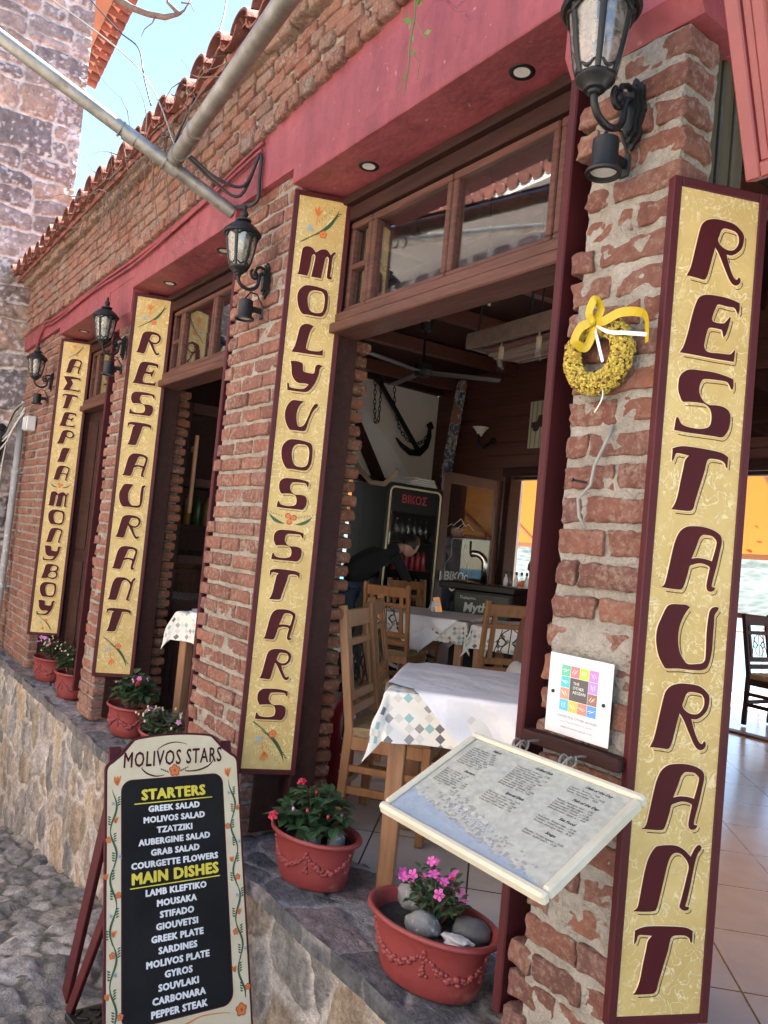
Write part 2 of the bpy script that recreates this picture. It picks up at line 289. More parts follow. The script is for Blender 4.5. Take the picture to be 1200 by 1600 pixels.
cream = (0.72, 0.70, 0.64)
rc = ramp(nt, [(0.0, cream), (0.36, (0.60, 0.58, 0.53)), (0.56, (0.15, 0.15, 0.15)), (0.67, (0.29, 0.29, 0.29)), (0.79, (0.28, 0.46, 0.45)), (0.89, (0.58, 0.56, 0.52))], 'CONSTANT'); L(wh.outputs[0], rc.inputs[0])
mx = N(nt, 'ShaderNodeMix', data_type='RGBA'); L(md.outputs[0], mx.inputs[0]); mx.inputs[6].default_value = (*cream, 1); L(rc.outputs[0], mx.inputs[7])
L(mx.outputs[2], b.inputs['Base Color']); b.inputs['Roughness'].default_value = 0.9
M_print = m

# diagonal floor tiles
m, nt, b = newmat('stone_floor_tile'); L = nt.links.new
tc = N(nt, 'ShaderNodeTexCoord'); mp = N(nt, 'ShaderNodeMapping'); mp.inputs['Rotation'].default_value = (0, 0, R_(45)); L(tc.outputs['Object'], mp.inputs[0])
bk = N(nt, 'ShaderNodeTexBrick', offset=0.0, squash=1.0); L(mp.outputs[0], bk.inputs[0])
bk.inputs['Scale'].default_value = 1.0; bk.inputs['Mortar Size'].default_value = 0.004; bk.inputs['Brick Width'].default_value = 0.45; bk.inputs['Row Height'].default_value = 0.45
bk.inputs['Color1'].default_value = (0.50, 0.46, 0.42, 1); bk.inputs['Color2'].default_value = (0.44, 0.41, 0.375, 1); bk.inputs['Mortar'].default_value = (0.05, 0.045, 0.04, 1)
nz = N(nt, 'ShaderNodeTexNoise', i_Scale=5.0, i_Detail=8.0); L(tc.outputs['Object'], nz.inputs[0])
mr = N(nt, 'ShaderNodeMapRange'); mr.inputs[3].default_value = 0.75; mr.inputs[4].default_value = 1.25; L(nz.outputs[0], mr.inputs[0])
hv = N(nt, 'ShaderNodeHueSaturation'); L(mr.outputs[0], hv.inputs['Value']); L(bk.outputs[0], hv.inputs['Color']); L(hv.outputs[0], b.inputs['Base Color'])
b.inputs['Roughness'].default_value = 0.2
M_tile = m

# ------------------------------------------------------------------ mesh builder
def rotz(a): return Matrix.Rotation(a, 4, 'Z')
def MT(loc=(0, 0, 0), rz=0, rx=0, ry=0, sc=(1, 1, 1)):
    return Matrix.Translation(loc) @ Matrix.Rotation(rz, 4, 'Z') @ Matrix.Rotation(ry, 4, 'Y') @ Matrix.Rotation(rx, 4, 'X') @ Matrix.Diagonal((*sc, 1))
class MB:
    def __init__(s): s.v = []; s.f = []; s.mi = []; s.m = 0; s.n = 0; s.uv = None; s.T = None
    def add(s, V, F):
        if s.T is not None: V = [s.T @ Vector(p) for p in V]
        o = s.n; s.v.extend([tuple(p) for p in V]); s.n += len(V)
        for f in F: s.f.append(tuple(i + o for i in f)); s.mi.append(s.m)
    def box(s, c, d, M=None, bev=0.0):
        x, y, z = d[0] / 2, d[1] / 2, d[2] / 2
        if bev <= 0:
            V = [Vector((sx * x, sy * y, sz * z)) for sx in (-1, 1) for sy in (-1, 1) for sz in (-1, 1)]
            F = [(0, 1, 3, 2), (4, 6, 7, 5), (0, 4, 5, 1), (2, 3, 7, 6), (0, 2, 6, 4), (1, 5, 7, 3)]
        else:
            bv = min(bev, x * .9, y * .9, z * .9); V = []; F = []; idx = {}
            for sx in (-1, 1):
                for sy in (-1, 1):
                    for sz in (-1, 1):
                        for k, p in enumerate(((x, y - bv, z - bv), (x - bv, y, z - bv), (x - bv, y - bv, z))):
                            idx[(sx, sy, sz, k)] = len(V); V.append(Vector((sx * p[0], sy * p[1], sz * p[2])))
            def q(*k): return tuple(idx[a] for a in k)
            for a in (-1, 1):
                F += [q((a, -1, -1, 0), (a, 1, -1, 0), (a, 1, 1, 0), (a, -1, 1, 0))[::a], q((-1, a, -1, 1), (-1, a, 1, 1), (1, a, 1, 1), (1, a, -1, 1))[::a], q((-1, -1, a, 2), (1, -1, a, 2), (1, 1, a, 2), (-1, 1, a, 2))[::a]]
            for a in (-1, 1):
                for b_ in (-1, 1):
                    F += [q((a, b_, -1, 0), (a, b_, -1, 1), (a, b_, 1, 1), (a, b_, 1, 0))[::-a * b_], q((a, -1, b_, 0), (a, -1, b_, 2), (a, 1, b_, 2), (a, 1, b_, 0))[::a * b_], q((-1, a, b_, 1), (-1, a, b_, 2), (1, a, b_, 2), (1, a, b_, 1))[::-a * b_]]
                    for c_ in (-1, 1):
                        F += [q((a, b_, c_, 0), (a, b_, c_, 1), (a, b_, c_, 2))[::a * b_ * c_]]
        T = Matrix.Translation(c) @ (M or Matrix.Identity(4))
        s.add([T @ p for p in V], F)
    def bx(s, x0, x1, y0, y1, z0, z1, bev=0.0):
        s.box(((x0 + x1) / 2, (y0 + y1) / 2, (z0 + z1) / 2), (abs(x1 - x0), abs(y1 - y0), abs(z1 - z0)), None, bev)
    def bar(s, p0, p1, w, d, up=(0, 0, 1), bev=0.003, w1=None, d1=None):
        p0 = Vector(p0); p1 = Vector(p1); z = (p1 - p0); l = z.length; z.normalize(); u = Vector(up)
        if abs(z.dot(u)) > 0.98: u = Vector((1, 0, 0))
        x = u.cross(z).normalized(); y = z.cross(x)
        M = Matrix((x, y, z)).transposed().to_4x4(); n0 = s.n
        s.box((p0 + p1) / 2, (w, d, l), M, bev)
    def tube(s, pts, r, n=8, cap=True, closed=False):
        pts = [Vector(p) for p in pts]; k = len(pts); rs = r if hasattr(r, '__len__') else [r] * k
        V = []; F = []; pt = None; ref = None
        for i in range(k):
            if closed: t = (pts[(i + 1) % k] - pts[i - 1])
            else: t = pts[min(i + 1, k - 1)] - pts[max(i - 1, 0)]
            if t.length < 1e-9: t = Vector((0, 0, 1))
            t.normalize()
            if ref is None:
                ref = Vector((0, 0, 1)) if abs(t.z) < 0.9 else Vector((1, 0, 0))
                ref = (ref - t * ref.dot(t)).normalized()
            else:
                ref = (ref - t * ref.dot(t))
                ref = ref.normalized() if ref.length > 1e-6 else t.orthogonal().normalized()
            b_ = t.cross(ref)
            for j in range(n):
                a = 2 * PI * j / n; V.append(pts[i] + (ref * math.cos(a) + b_ * math.sin(a)) * rs[i])
        for i in range(k if closed else k - 1):
            for j in range(n):
                i2 = (i + 1) % k; j2 = (j + 1) % n
                F.append((i * n + j, i * n + j2, i2 * n + j2, i2 * n + j))
        if cap and not closed:
            F.append(tuple(range(n))[::-1]); F.append(tuple((k - 1) * n + j for j in range(n)))
        s.add(V, F)
    def lathe(s, prof, n=24, M=None, sx=1.0, sy=1.0, cap=True):
        M = M or Matrix.Identity(4); V = []; F = []
        for r, z in prof:
            for j in range(n):
                a = 2 * PI * j / n; V.append(M @ Vector((r * math.cos(a) * sx, r * math.sin(a) * sy, z)))
        k = len(prof)
        for i in range(k - 1):
            for j in range(n):
                j2 = (j + 1) % n; F.append((i * n + j, i * n + j2, (i + 1) * n + j2, (i + 1) * n + j))
        if cap:
            if prof[0][0] > 1e-6: F.append(tuple(range(n))[::-1])
            if prof[-1][0] > 1e-6: F.append(tuple((k - 1) * n + j for j in range(n)))
        s.add(V, F)
    def ball(s, c, r, n=8, sc=(1, 1, 1), M=None):
        k = max(4, n // 2); prof = [(math.sin(PI * i / k), -math.cos(PI * i / k)) for i in range(k + 1)]
        prof[0] = (1e-7, -1); prof[-1] = (1e-7, 1)
        T = Matrix.Translation(c) @ (M or Matrix.Identity(4)) @ Matrix.Diagonal((r * sc[0], r * sc[1], r * sc[2], 1))
        s.lathe(prof, n, T, cap=False)
    def prism(s, polys, M, z0, z1, back=False):
        """polys: list of closed 2D loops, first outer, rest holes; extruded z0..z1 in M"""
        V = [[Vector((p[0], p[1], 0)) for p in q] for q in polys]
        tri = tessellate_polygon(V); flat = [p for q in V for p in q]; n = len(flat)
        T3 = []
        for t in tri:
            a, b_, c = (flat[i] for i in t)
            T3.append(t if (b_ - a).cross(c - a).z > 0 else (t[0], t[2], t[1]))
        P = [M @ Vector((p.x, p.y, z1)) for p in flat]; F = list(T3)
        if z1 != z0:
            P += [M @ Vector((p.x, p.y, z0)) for p in flat]; o = 0
            for q in V:
                k = len(q); area = sum(q[i].x * q[(i + 1) % k].y - q[(i + 1) % k].x * q[i].y for i in range(k))
                ccw = (area > 0)
                if o > 0: ccw = not ccw if False else ccw
                for i in range(k):
                    a = o + i; b_ = o + (i + 1) % k; quad = (a, n + a, n + b_, b_)
                    outer = (o == 0)
                    F.append(quad if (ccw == outer) else quad[::-1])
                o += k
            if back: F += [tuple(n + i for i in t[::-1]) for t in T3]
        s.add(P, F)
    def build(s, name, mats, parent=None, smooth=False, uvname=None, auto=None):
        me = bpy.data.meshes.new(name); me.from_pydata(s.v, [], s.f)
        mats = mats if isinstance(mats, (list, tuple)) else [mats]
        for m_ in mats: me.materials.append(m_)
        if len(mats) > 1: me.polygons.foreach_set('material_index', s.mi)
        if smooth:
            me.polygons.foreach_set('use_smooth', [True] * len(me.polygons))
            if auto: me.set_sharp_from_angle(angle=R_(auto))
        if uvname and s.uv is not None:
            ul = me.uv_layers.new(name=uvname); li = np.zeros(len(me.loops), np.int32); me.loops.foreach_get('vertex_index', li)
            ul.data.foreach_set('uv', np.asarray(s.uv, np.float32)[li].ravel())
        me.validate(); me.update()
        return obj(name, me, parent)
def obj(name, me, parent=None):
    o = bpy.data.objects.new(name, me); COL.objects.link(o)
    if parent is not None:
        o.parent = parent
        if not parent.get('_local'):
            o.matrix_parent_inverse = Matrix.Translation(parent.location).inverted() if parent.type == 'EMPTY' else Matrix.Identity(4)
    return o
def npmesh(name, V, F, mat, parent=None, col=None, smooth=True, uv=None, uvname='uv'):
    V = np.asarray(V, np.float32); F = np.asarray(F, np.int32); k = F.shape[1]
    me = bpy.data.meshes.new(name); me.vertices.add(len(V)); me.vertices.foreach_set('co', V.ravel())
    me.loops.add(F.size); me.loops.foreach_set('vertex_index', F.ravel())
    me.polygons.add(len(F)); me.polygons.foreach_set('loop_start', np.arange(0, F.size, k, dtype=np.int32))
    try: me.polygons.foreach_set('loop_total', np.full(len(F), k, np.int32))
    except Exception: pass
    me.polygons.foreach_set('use_smooth', np.full(len(F), smooth))
    me.materials.append(mat); me.update(calc_edges=True); me.validate()
    if col is not None:
        a = me.color_attributes.new('Col', 'FLOAT_COLOR', 'POINT'); c4 = np.ones((len(V), 4), np.float32); c4[:, :3] = col; a.data.foreach_set('color', c4.ravel())
    if uv is not None:
        ul = me.uv_layers.new(name=uvname); ul.data.foreach_set('uv', np.asarray(uv, np.float32)[F.ravel()].ravel())
    return obj(name, me, parent)
def tag(o, label=None, cat=None, group=None, kind=None):
    if label: o['label'] = label
    if cat: o['category'] = cat
    if group: o['group'] = group
    if kind: o['kind'] = kind
    return o
def thing(name, label, cat, loc=(0, 0, 0), group=None, rz=None, kind=None):
    o = bpy.data.objects.new(name, None); COL.objects.link(o); o.location = loc; o.empty_display_size = 0.1
    if rz is not None: o.rotation_euler = (0, 0, rz); o['_local'] = 1
    return tag(o, label, cat, group, kind)
def copy_tree(o, parent=None):
    c = o.copy(); COL.objects.link(c)
    if parent is not None: c.parent = parent
    for ch in list(o.children): copy_tree(ch, c)
    return c
def grid_faces(nu, nv):
    i = np.arange(nu - 1)[:, None] * nv + np.arange(nv - 1)[None, :]
    return np.stack([i, i + nv, i + nv + 1, i + 1], -1).reshape(-1, 4)
def catmull(P, k=4, closed=True):
    """P: (x,y,corner) list; smooth through non-corner points"""
    n = len(P); out = []
    for i in range(n if closed else n - 1):
        p1 = np.array(P[i][:2]); p2 = np.array(P[(i + 1) % n][:2]); p0 = np.array(P[i - 1][:2]); p3 = np.array(P[(i + 2) % n][:2])
        t1 = np.zeros(2) if False else (p2 - p0) / 2; t2 = (p3 - p1) / 2
        if P[i][2]: t1 = (p2 - p1)
        if P[(i + 1) % n][2]: t2 = (p2 - p1)
        d = np.linalg.norm(p2 - p1)
        for t_ in (t1, t2):
            l_ = np.linalg.norm(t_)
            if l_ > 1.3 * d: t_ *= 1.3 * d / l_
        for j in range(k):
            t = j / k; h = (2 * t**3 - 3 * t**2 + 1) * p1 + (t**3 - 2 * t**2 + t) * t1 + (-2 * t**3 + 3 * t**2) * p2 + (t**3 - t**2) * t2
            out.append((float(h[0]), float(h[1])))
    return out
def text_polys(body, size, align='CENTER', offset=0.0, shear=0.0, spacing=1.0, line=1.0):
    cu = bpy.data.curves.new('t', 'FONT'); cu.body = body; cu.size = size; cu.align_x = align; cu.offset = offset; cu.shear = shear; cu.space_character = spacing; cu.space_line = line
    cu.resolution_u = 2; cu.fill_mode = 'FRONT'
    o = bpy.data.objects.new('t', cu); COL.objects.link(o); bpy.context.view_layer.update()
    dg = bpy.context.evaluated_depsgraph_get(); me = bpy.data.meshes.new_from_object(o.evaluated_get(dg))
    V = [v.co.copy() for v in me.vertices]; F = [tuple(p.vertices) for p in me.polygons]
    bpy.data.objects.remove(o); bpy.data.meshes.remove(me); bpy.data.curves.remove(cu)
    return V, F
def text_to(mb, body, M, size, bold=0.0, **kw):
    V, F = text_polys(body, size, **kw); mb.add([M @ v for v in V], F)
    if bold:
        for k, (dx, dy) in enumerate(((1, 0), (-1, 0), (0, 0.7), (0, -0.7), (.7, .5), (-.7, .5), (.7, -.5), (-.7, -.5))):
            d = Vector((dx * bold, dy * bold, 0.00004 * (k + 1))); mb.add([M @ (v + d) for v in V], F)

# ------------------------------------------------------------------ stone sheets (real relief, colour per stone)
def ashlar_sheet(name, U, V, du, mapf, cu, cv, pal, mortar, gap, relief, seed, mat, parent):
    """roughly coursed squared blocks: rows of uneven height, blocks of uneven length, some split in two"""
    nu = int((U[1] - U[0]) / du) + 1; nv = int((V[1] - V[0]) / du) + 1
    uu, vv = np.meshgrid(np.linspace(U[0], U[1], nu), np.linspace(V[0], V[1], nv), indexing='ij'); uu = uu.ravel(); vv = vv.ravel(); P3 = np.stack([uu, vv, 0 * uu], -1)
    wu = uu + 0.030 * fbm(P3 * 4.5, seed + 1, 3); wv = vv + 0.026 * fbm(P3 * 4.5 + 9, seed + 2, 3) + 0.03 * fbm(P3 * 0.9, seed + 4, 2)
    z0 = lambda a: np.zeros_like(a)
    def rb(j): return (j + 0.55 * (_hash(j, z0(j), z0(j), seed + 5) - 0.5)) * cv
    j = np.floor(wv / cv).astype(np.int64); j = np.where(wv < rb(j), j - 1, j); j = np.where(wv >= rb(j + 1), j + 1, j)
    lo, hi = rb(j), rb(j + 1)
    def cb(i): return (i + 0.37 * (j % 3) + 0.75 * (_hash(i, j, z0(i), seed + 6) - 0.5)) * cu
    i = np.floor(wu / cu - 0.37 * (j % 3)).astype(np.int64)
    for _ in range(2): i = np.where(wu < cb(i), i - 1, i); i = np.where(wu >= cb(i + 1), i + 1, i)
    left, right = cb(i), cb(i + 1); hid = _hash(i, j, z0(i), seed + 7)
    sp = _hash(i, j, z0(i), seed + 8) < 0.30; mid = lo + (hi - lo) * (0.4 + 0.25 * _hash(i, j, z0(i), seed + 9)); up = sp & (wv > mid)
    lo = np.where(up, mid, lo); hi = np.where(sp & ~up, mid, hi); hid = np.where(up, (hid * 3.7) % 1, hid)
    dx = np.minimum(wu - left, right - wu); dz = np.minimum(wv - lo, hi - wv); rr = 0.05
    e = np.where((dx < rr) & (dz < rr), rr - np.hypot(rr - np.minimum(dx, rr), rr - np.minimum(dz, rr)), np.minimum(dx, dz)) + 0.010 * fbm(P3 * 14, seed + 3, 3)
    a = sstep(gap * 0.5, gap + 0.012, e); h = a * relief * (0.5 + 0.5 * ((hid * 7.3) % 1)) + 0.012 * fbm(P3 * 12, seed + 11, 4) * (0.35 + 0.65 * a)
    pal = np.array(pal); k = (hid * len(pal)).astype(int) % len(pal); c = pal[k] * (0.8 + 0.4 * ((hid * 13.7) % 1))[:, None] * (1 + 0.22 * fbm(P3 * 13, seed + 21, 5)[:, None])
    fl = sstep(0.45, 0.8, fbm(P3 * 26, seed + 23, 3) + 0.5 * fbm(P3 * 3, seed + 24, 2))[:, None] * 0.75; c = c * (1 - fl) + np.array([0.62, 0.56, 0.55]) * fl
    mk = sstep(gap * 0.4, gap * 1.1, e)[:, None]; mo = np.array(mortar)[None, :] * (1 + 0.2 * fbm(P3 * 9, seed + 22, 4)[:, None]); c = np.clip(mo * (1 - mk) + c * mk, 0.004, 0.95)
    return npmesh(name, mapf(uu, vv, h), grid_faces(nu, nv), mat, parent, col=c)
def stone_sheet(name, U, V, du, mapf, cu, cv, pal, mortar, gap=0.012, edge=0.02, relief=0.03, warp=0.03, wfreq=4.0, p=2.0, seed=0, coursed=False, mat=None, parent=None, jitter=0.85, rough=0.006, merge=0.0, streak=False):
    nu = int((U[1] - U[0]) / du) + 1; nv = int((V[1] - V[0]) / du) + 1
    u = np.linspace(U[0], U[1], nu); v = np.linspace(V[0], V[1], nv)
    uu, vv = np.meshgrid(u, v, indexing='ij'); uu = uu.ravel(); vv = vv.ravel()
    P3 = np.stack([uu, vv, np.zeros_like(uu)], -1)
    wu = uu + warp * fbm(P3 * wfreq, seed + 1, 3); wv = vv + warp * fbm(P3 * wfreq + 31.7, seed + 2, 3)
    gi = np.floor(wu / cu).astype(np.int64); gj = np.floor(wv / cv).astype(np.int64)
    F1 = np.full(len(uu), 9.0); F2 = F1.copy(); id1 = np.zeros(len(uu))
    for di in (-2, -1, 0, 1, 2):
        for dj in (-2, -1, 0, 1, 2):
            i = gi + di; j = gj + dj; z0 = np.zeros_like(i)
            hx = _hash(i, j, z0, seed + 5); hy = _hash(i, j, z0, seed + 6); hid = _hash(i, j, z0, seed + 7)
            sx = (i + 0.5 + (hx - 0.5) * jitter + (0.5 * (j % 2) if coursed else 0)) * cu; sy = (j + 0.5 + (hy - 0.5) * jitter * (0.35 if coursed else 1)) * cv
            dx = np.abs(wu - sx) / cu; dy = np.abs(wv - sy) / cv
            d = (dx ** p + dy ** p) ** (1 / p) * min(cu, cv) - (_hash(i, j, z0, seed + 9) - 0.5) * merge * min(cu, cv)
            nearer = d < F1
            F2 = np.where(nearer, F1, np.minimum(F2, d)); id1 = np.where(nearer, hid, id1); F1 = np.where(nearer, d, F1)
    e = (F2 - F1) / 2 + 0.25 * gap * fbm(P3 * 25, seed + 3, 2)
    a = sstep(gap * 0.6, gap + edge, e)
    h = a * relief * (0.55 + 0.45 * ((id1 * 7.31) % 1)) + rough * fbm(P3 * 18, seed + 11, 4) + 0.3 * relief * a * fbm(P3 * 5, seed + 12, 2)
    pal = np.array(pal); k = (id1 * len(pal)).astype(int) % len(pal); c = pal[k] * (0.75 + 0.5 * ((id1 * 13.7) % 1))[:, None]
    st = fbm(np.stack([uu * 16, vv * (9 if streak else 16), 0 * uu], -1), seed + 21, 5)[:, None]
    c = c * (1 + 0.30 * st)
    mk = sstep(gap * 0.5, gap * 1.15, e)[:, None]
    mo = np.array(mortar)[None, :] * (1 + 0.22 * fbm(P3 * 9, seed + 22, 3)[:, None])
    c = np.clip(mo * (1 - mk) + c * mk, 0.004, 0.95)
    V3 = mapf(uu, vv, h)
    return npmesh(name, V3, grid_faces(nu, nv), mat, parent, col=c)

F_ = 1.60          # facade plane (front of the pillars)
def street_z(x, y): return -0.10 + 0.166 * np.minimum(x, 0.6) - 0.02 * (y - 1.5) * 0

# ------------------------------------------------------------------ street
def smap(u, v, h):
    P = np.stack([u, v, 0 * u], -1)
    return np.stack([u, v, street_z(u, v) - 0.012 + h + 0.02 * fbm(P * 1.1, 77, 2)], -1)
st = stone_sheet('cobbled_street', (-9.4, -1.6), (-1.2, 1.56), 0.0125, smap, 0.235, 0.15, [(0.25, 0.235, 0.22), (0.31, 0.29, 0.27), (0.36, 0.335, 0.305), (0.21, 0.20, 0.19), (0.31, 0.275, 0.235)], (0.16, 0.155, 0.125), gap=0.011, edge=0.014, relief=0.021, warp=0.05, wfreq=3.0, seed=3, rough=0.011, mat=M_cobble, merge=0.4)
tag(st, kind='structure')
mb = MB()
gx = [-30, -9.4, -1.6, 6]; 
for a, b_ in ((-30, -9.4), (-9.4, -1.6), (-1.6, 8)):
    z = [float(street_z(np.array(x), 0)) - 0.03 for x in (a, b_)]
    mb.add([(a, -6, z[0]), (b_, -6, z[1]), (b_, 1.75, z[1]), (a, 1.75, z[0])], [(0, 1, 2, 3)])
tag(mb.build('street_bed', pm('grey_street_ground', (0.20, 0.19, 0.175), (0.14, 0.135, 0.12), scale=3, rough=0.9, bump=0.4)), kind='structure')

# ------------------------------------------------------------------ retaining wall and slate ledge
rw = thing('retaining_wall', 'low rubble stone wall with a slate ledge below the restaurant doorways', 'wall', (-4.5, 1.7, 0))
def wmap(u, v, h):
    P = np.stack([u, v, 0 * u], -1)
    return np.stack([u, 1.535 - h - 0.012 * fbm(P * 1.7, 5, 2) + 0.02 * (v < -5), v], -1)
stone_sheet('wall_face', (-8.5, -1.0), (-1.6, -0.045), 0.0095, wmap, 0.21, 0.27, [(0.41, 0.335, 0.27), (0.37, 0.32, 0.275), (0.32, 0.30, 0.28), (0.43, 0.345, 0.255), (0.31, 0.29, 0.275), (0.43, 0.335, 0.245), (0.38, 0.34, 0.31)], (0.56, 0.505, 0.45), gap=0.017, edge=0.006, relief=0.016, warp=0.06, wfreq=3.0, p=2.2, seed=41, mat=M_stonewall, parent=rw, rough=0.006, merge=0.5, streak=True)
def lmap(u, v, h):
    y = 1.478 + v + 0.012 * fbm(np.stack([u * 4, 0 * u, 0 * u], -1), 9, 3)
    drop = np.clip((0.012 - v) / 0.012, 0, 1)
    return np.stack([u, y, -0.012 + h - 0.002], -1)
stone_sheet('ledge', (-8.5, -0.9), (0.0, 0.49), 0.0085, lmap, 0.27, 0.19, [(0.11, 0.108, 0.11), (0.16, 0.152, 0.15), (0.22, 0.172, 0.165), (0.13, 0.133, 0.133), (0.26, 0.235, 0.22), (0.18, 0.18, 0.172)], (0.30, 0.285, 0.27), gap=0.011, edge=0.005, relief=0.010, warp=0.06, wfreq=3.5, seed=57, mat=M_slate, parent=rw, merge=0.5)
def emap(u, v, h):
    y = 1.478 - 0.35 * h + 0.012 * fbm(np.stack([u * 4, 0 * u, 0 * u], -1), 9, 3)
    return np.stack([u, y, v], -1)
stone_sheet('ledge_edge', (-8.5, -0.9), (-0.058, 0.004), 0.0085, emap, 0.25, 0.5, [(0.10, 0.10, 0.105), (0.13, 0.125, 0.13), (0.17, 0.15, 0.15)], (0.18, 0.17, 0.16), gap=0.006, edge=0.006, relief=0.01, warp=0.05, seed=58, mat=M_slate, parent=rw)

mb = MB(); mb.bx(-8.5, 0.6, 1.57, 1.955, -1.6, -0.03); mb.bx(-8.5, 0.6, 1.956, 2.3, -0.4, -0.02); mb.build('core', M_mortar, rw)
# ------------------------------------------------------------------ bricks
_tmpl = {}
def brick_template(n):
    if n in _tmpl: return _tmpl[n]
    nx, ny, nz = n; vid = {}; V = []; F = []
    def vv(i, j, k):
        key = (i, j, k)
        if key not in vid: vid[key] = len(V); V.append((2 * i / nx - 1, 2 * j / ny - 1, 2 * k / nz - 1))
        return vid[key]
    for i in range(nx):
        for j in range(ny):
            F.append((vv(i, j, nz), vv(i + 1, j, nz), vv(i + 1, j + 1, nz), vv(i, j + 1, nz))); F.append((vv(i, j, 0), vv(i, j + 1, 0), vv(i + 1, j + 1, 0), vv(i + 1, j, 0)))
    for i in range(nx):
        for k in range(nz):
            F.append((vv(i, 0, k), vv(i + 1, 0, k), vv(i + 1, 0, k + 1), vv(i, 0, k + 1))); F.append((vv(i, ny, k), vv(i, ny, k + 1), vv(i + 1, ny, k + 1), vv(i + 1, ny, k)))
    for j in range(ny):
        for k in range(nz):
            F.append((vv(0, j, k), vv(0, j, k + 1), vv(0, j + 1, k + 1), vv(0, j + 1, k))); F.append((vv(nx, j, k), vv(nx, j + 1, k), vv(nx, j + 1, k + 1), vv(nx, j, k + 1)))
    V = np.array(V); V = np.sign(V) * (1 - (1 - np.abs(V)) ** 1.6); _tmpl[n] = (V, np.array(F)); return _tmpl[n]
def bricks(name, items, res, mat, parent, amp=0.006, rad=0.010, seed=0):
    """items: (cx,cy,cz,sx,sy,sz,tilt)"""
    VV = []; FF = []; o = 0
    for q, (cx, cy, cz, sx, sy, sz, tl) in enumerate(items):
        n = (max(4, int(sx / res)), max(4, int(sy / res)), max(4, int(sz / res))); V, F = brick_template(n)
        hs = np.array([sx, sy, sz]) / 2; p = V * hs; r = min(rad, hs.min() * .9)
        ip = np.clip(p, -(hs - r), hs - r); d = p - ip; l = np.linalg.norm(d, axis=1, keepdims=True); l[l == 0] = 1
        p = ip + d / l * np.minimum(np.linalg.norm(d, axis=1, keepdims=True), r) 
        wp = p + np.array([cx, cy, cz]) + q * 3.17
        nn = np.stack([fbm(wp * 14, seed + 1, 4), fbm(wp * 14 + 50, seed + 2, 4), fbm(wp * 14 + 90, seed + 3, 4)], -1)
        p = p + nn * amp * np.array([0.8, 1.0, 0.6])
        p = p + amp * 1.1 * fbm(wp * 75, seed + 4, 2)[:, None] * np.sign(V) * 0.5
        c, s_ = math.cos(tl), math.sin(tl)
        p = np.stack([p[:, 0] * c - p[:, 2] * s_, p[:, 1], p[:, 0] * s_ + p[:, 2] * c], -1)
        VV.append(p + np.array([cx, cy, cz])); FF.append(F + o); o += len(p)
    return npmesh(name, np.concatenate(VV), np.concatenate(FF), mat, parent)
def mortar_block(name, x0, x1, y0, y1, z0, z1, res, mat, parent, amp=0.008, seed=0):
    sx, sy, sz = x1 - x0, y1 - y0, z1 - z0
    V, F = brick_template((max(2, int(sx / res)), max(2, int(sy / res)), max(2, int(sz / res))))
    p = V * np.array([sx, sy, sz]) / 2 + np.array([(x0 + x1) / 2, (y0 + y1) / 2, (z0 + z1) / 2])
    nn = np.stack([fbm(p * 17, seed + 1, 4), fbm(p * 17 + 50, seed + 2, 4), fbm(p * 11 + 90, seed + 3, 3) * 0.3], -1)
    return npmesh(name, p + nn * amp, F, mat, parent)
def pillar(x0, x1, z1, course, bl, parent, seed, res, y1=1.95, z0=-0.01, hr=0.70, amp=0.0072, mamp=0.0075, mfront=-0.002):
    """front face at F_, left edge toothed as in the photo: some courses stick out"""
    r = random.Random(seed); items = []; z = z0 + 0.01; k = 0
    out = 0.0; run = 0
    while z < z1 - 0.02:
        h = course * (hr + 0.06 * r.random()); h = min(h, z1 - z)
        if run <= 0: out = r.choice([0.0, 0.035, 0.015, 0.05, 0.0]); run = r.randint(2, 4)
        run -= 1
        xl = x0 - out; x = xl; first = True
        while x < x1 - 0.02:
            L_ = bl * (0.5 if (first and k % 2) else 1.0) * r.uniform(0.88, 1.12); L_ = min(L_, x1 - x)
            if x1 - x - L_ < 0.05: L_ = x1 - x
            g = 0.014 * r.uniform(0.6, 1.3); fy = F_ - 0.010 + r.uniform(-0.006, 0.008)
            w = L_ - g if x + L_ < x1 - 0.02 else L_ + 0.004
            items.append((x + w / 2, fy + 0.06, z + h / 2, w, 0.12, h, r.uniform(-0.02, 0.02)))
            x += L_; first = False
        # right return face: bricks seen along the depth
        yy = F_ + 0.115 if k % 2 else F_ + 0.12
        while yy < y1 - 0.03:
            L_ = min(0.2 * r.uniform(0.85, 1.1), y1 - yy)
            items.append((x1 - 0.055 + r.uniform(-0.004, 0.004), yy + L_ / 2 + 0.004, z + h / 2, 0.11, L_ - 0.014, h, 0))
            yy += L_
        z += course; k += 1
    o = bricks('brick_pillar', items, res, M_brick, parent, amp=amp, rad=0.006, seed=seed)
    mortar_block('mortar', x0 + 0.002, x1 - 0.008, F_ + mfront, y1, z0, z1, res, M_mortar, o, amp=mamp, seed=seed + 50)
    return o
rb = thing('restaurant_building', 'brick restaurant with red lintel beam, tiled eaves and open doorways', 'building', (-4.5, 1.8, 0))
pillar(-1.365, -1.09, 2.66, 0.0835, 0.165, rb, 21, 0.0115, y1=1.735)
pillar(-3.575, -3.02, 2.955, 0.0765, 0.205, rb, 22, 0.014, hr=0.74, amp=0.0045, mamp=0.0055, mfront=0.0005)
pillar(-5.47, -5.165, 2.66, 0.0765, 0.205, rb, 23, 0.018, hr=0.74, amp=0.0045, mamp=0.0055, mfront=0.0005)
pillar(-8.45, -7.06, 2.955, 0.0765, 0.205, rb, 24, 0.020, hr=0.74, amp=0.0045, mamp=0.0055, mfront=0.0005)

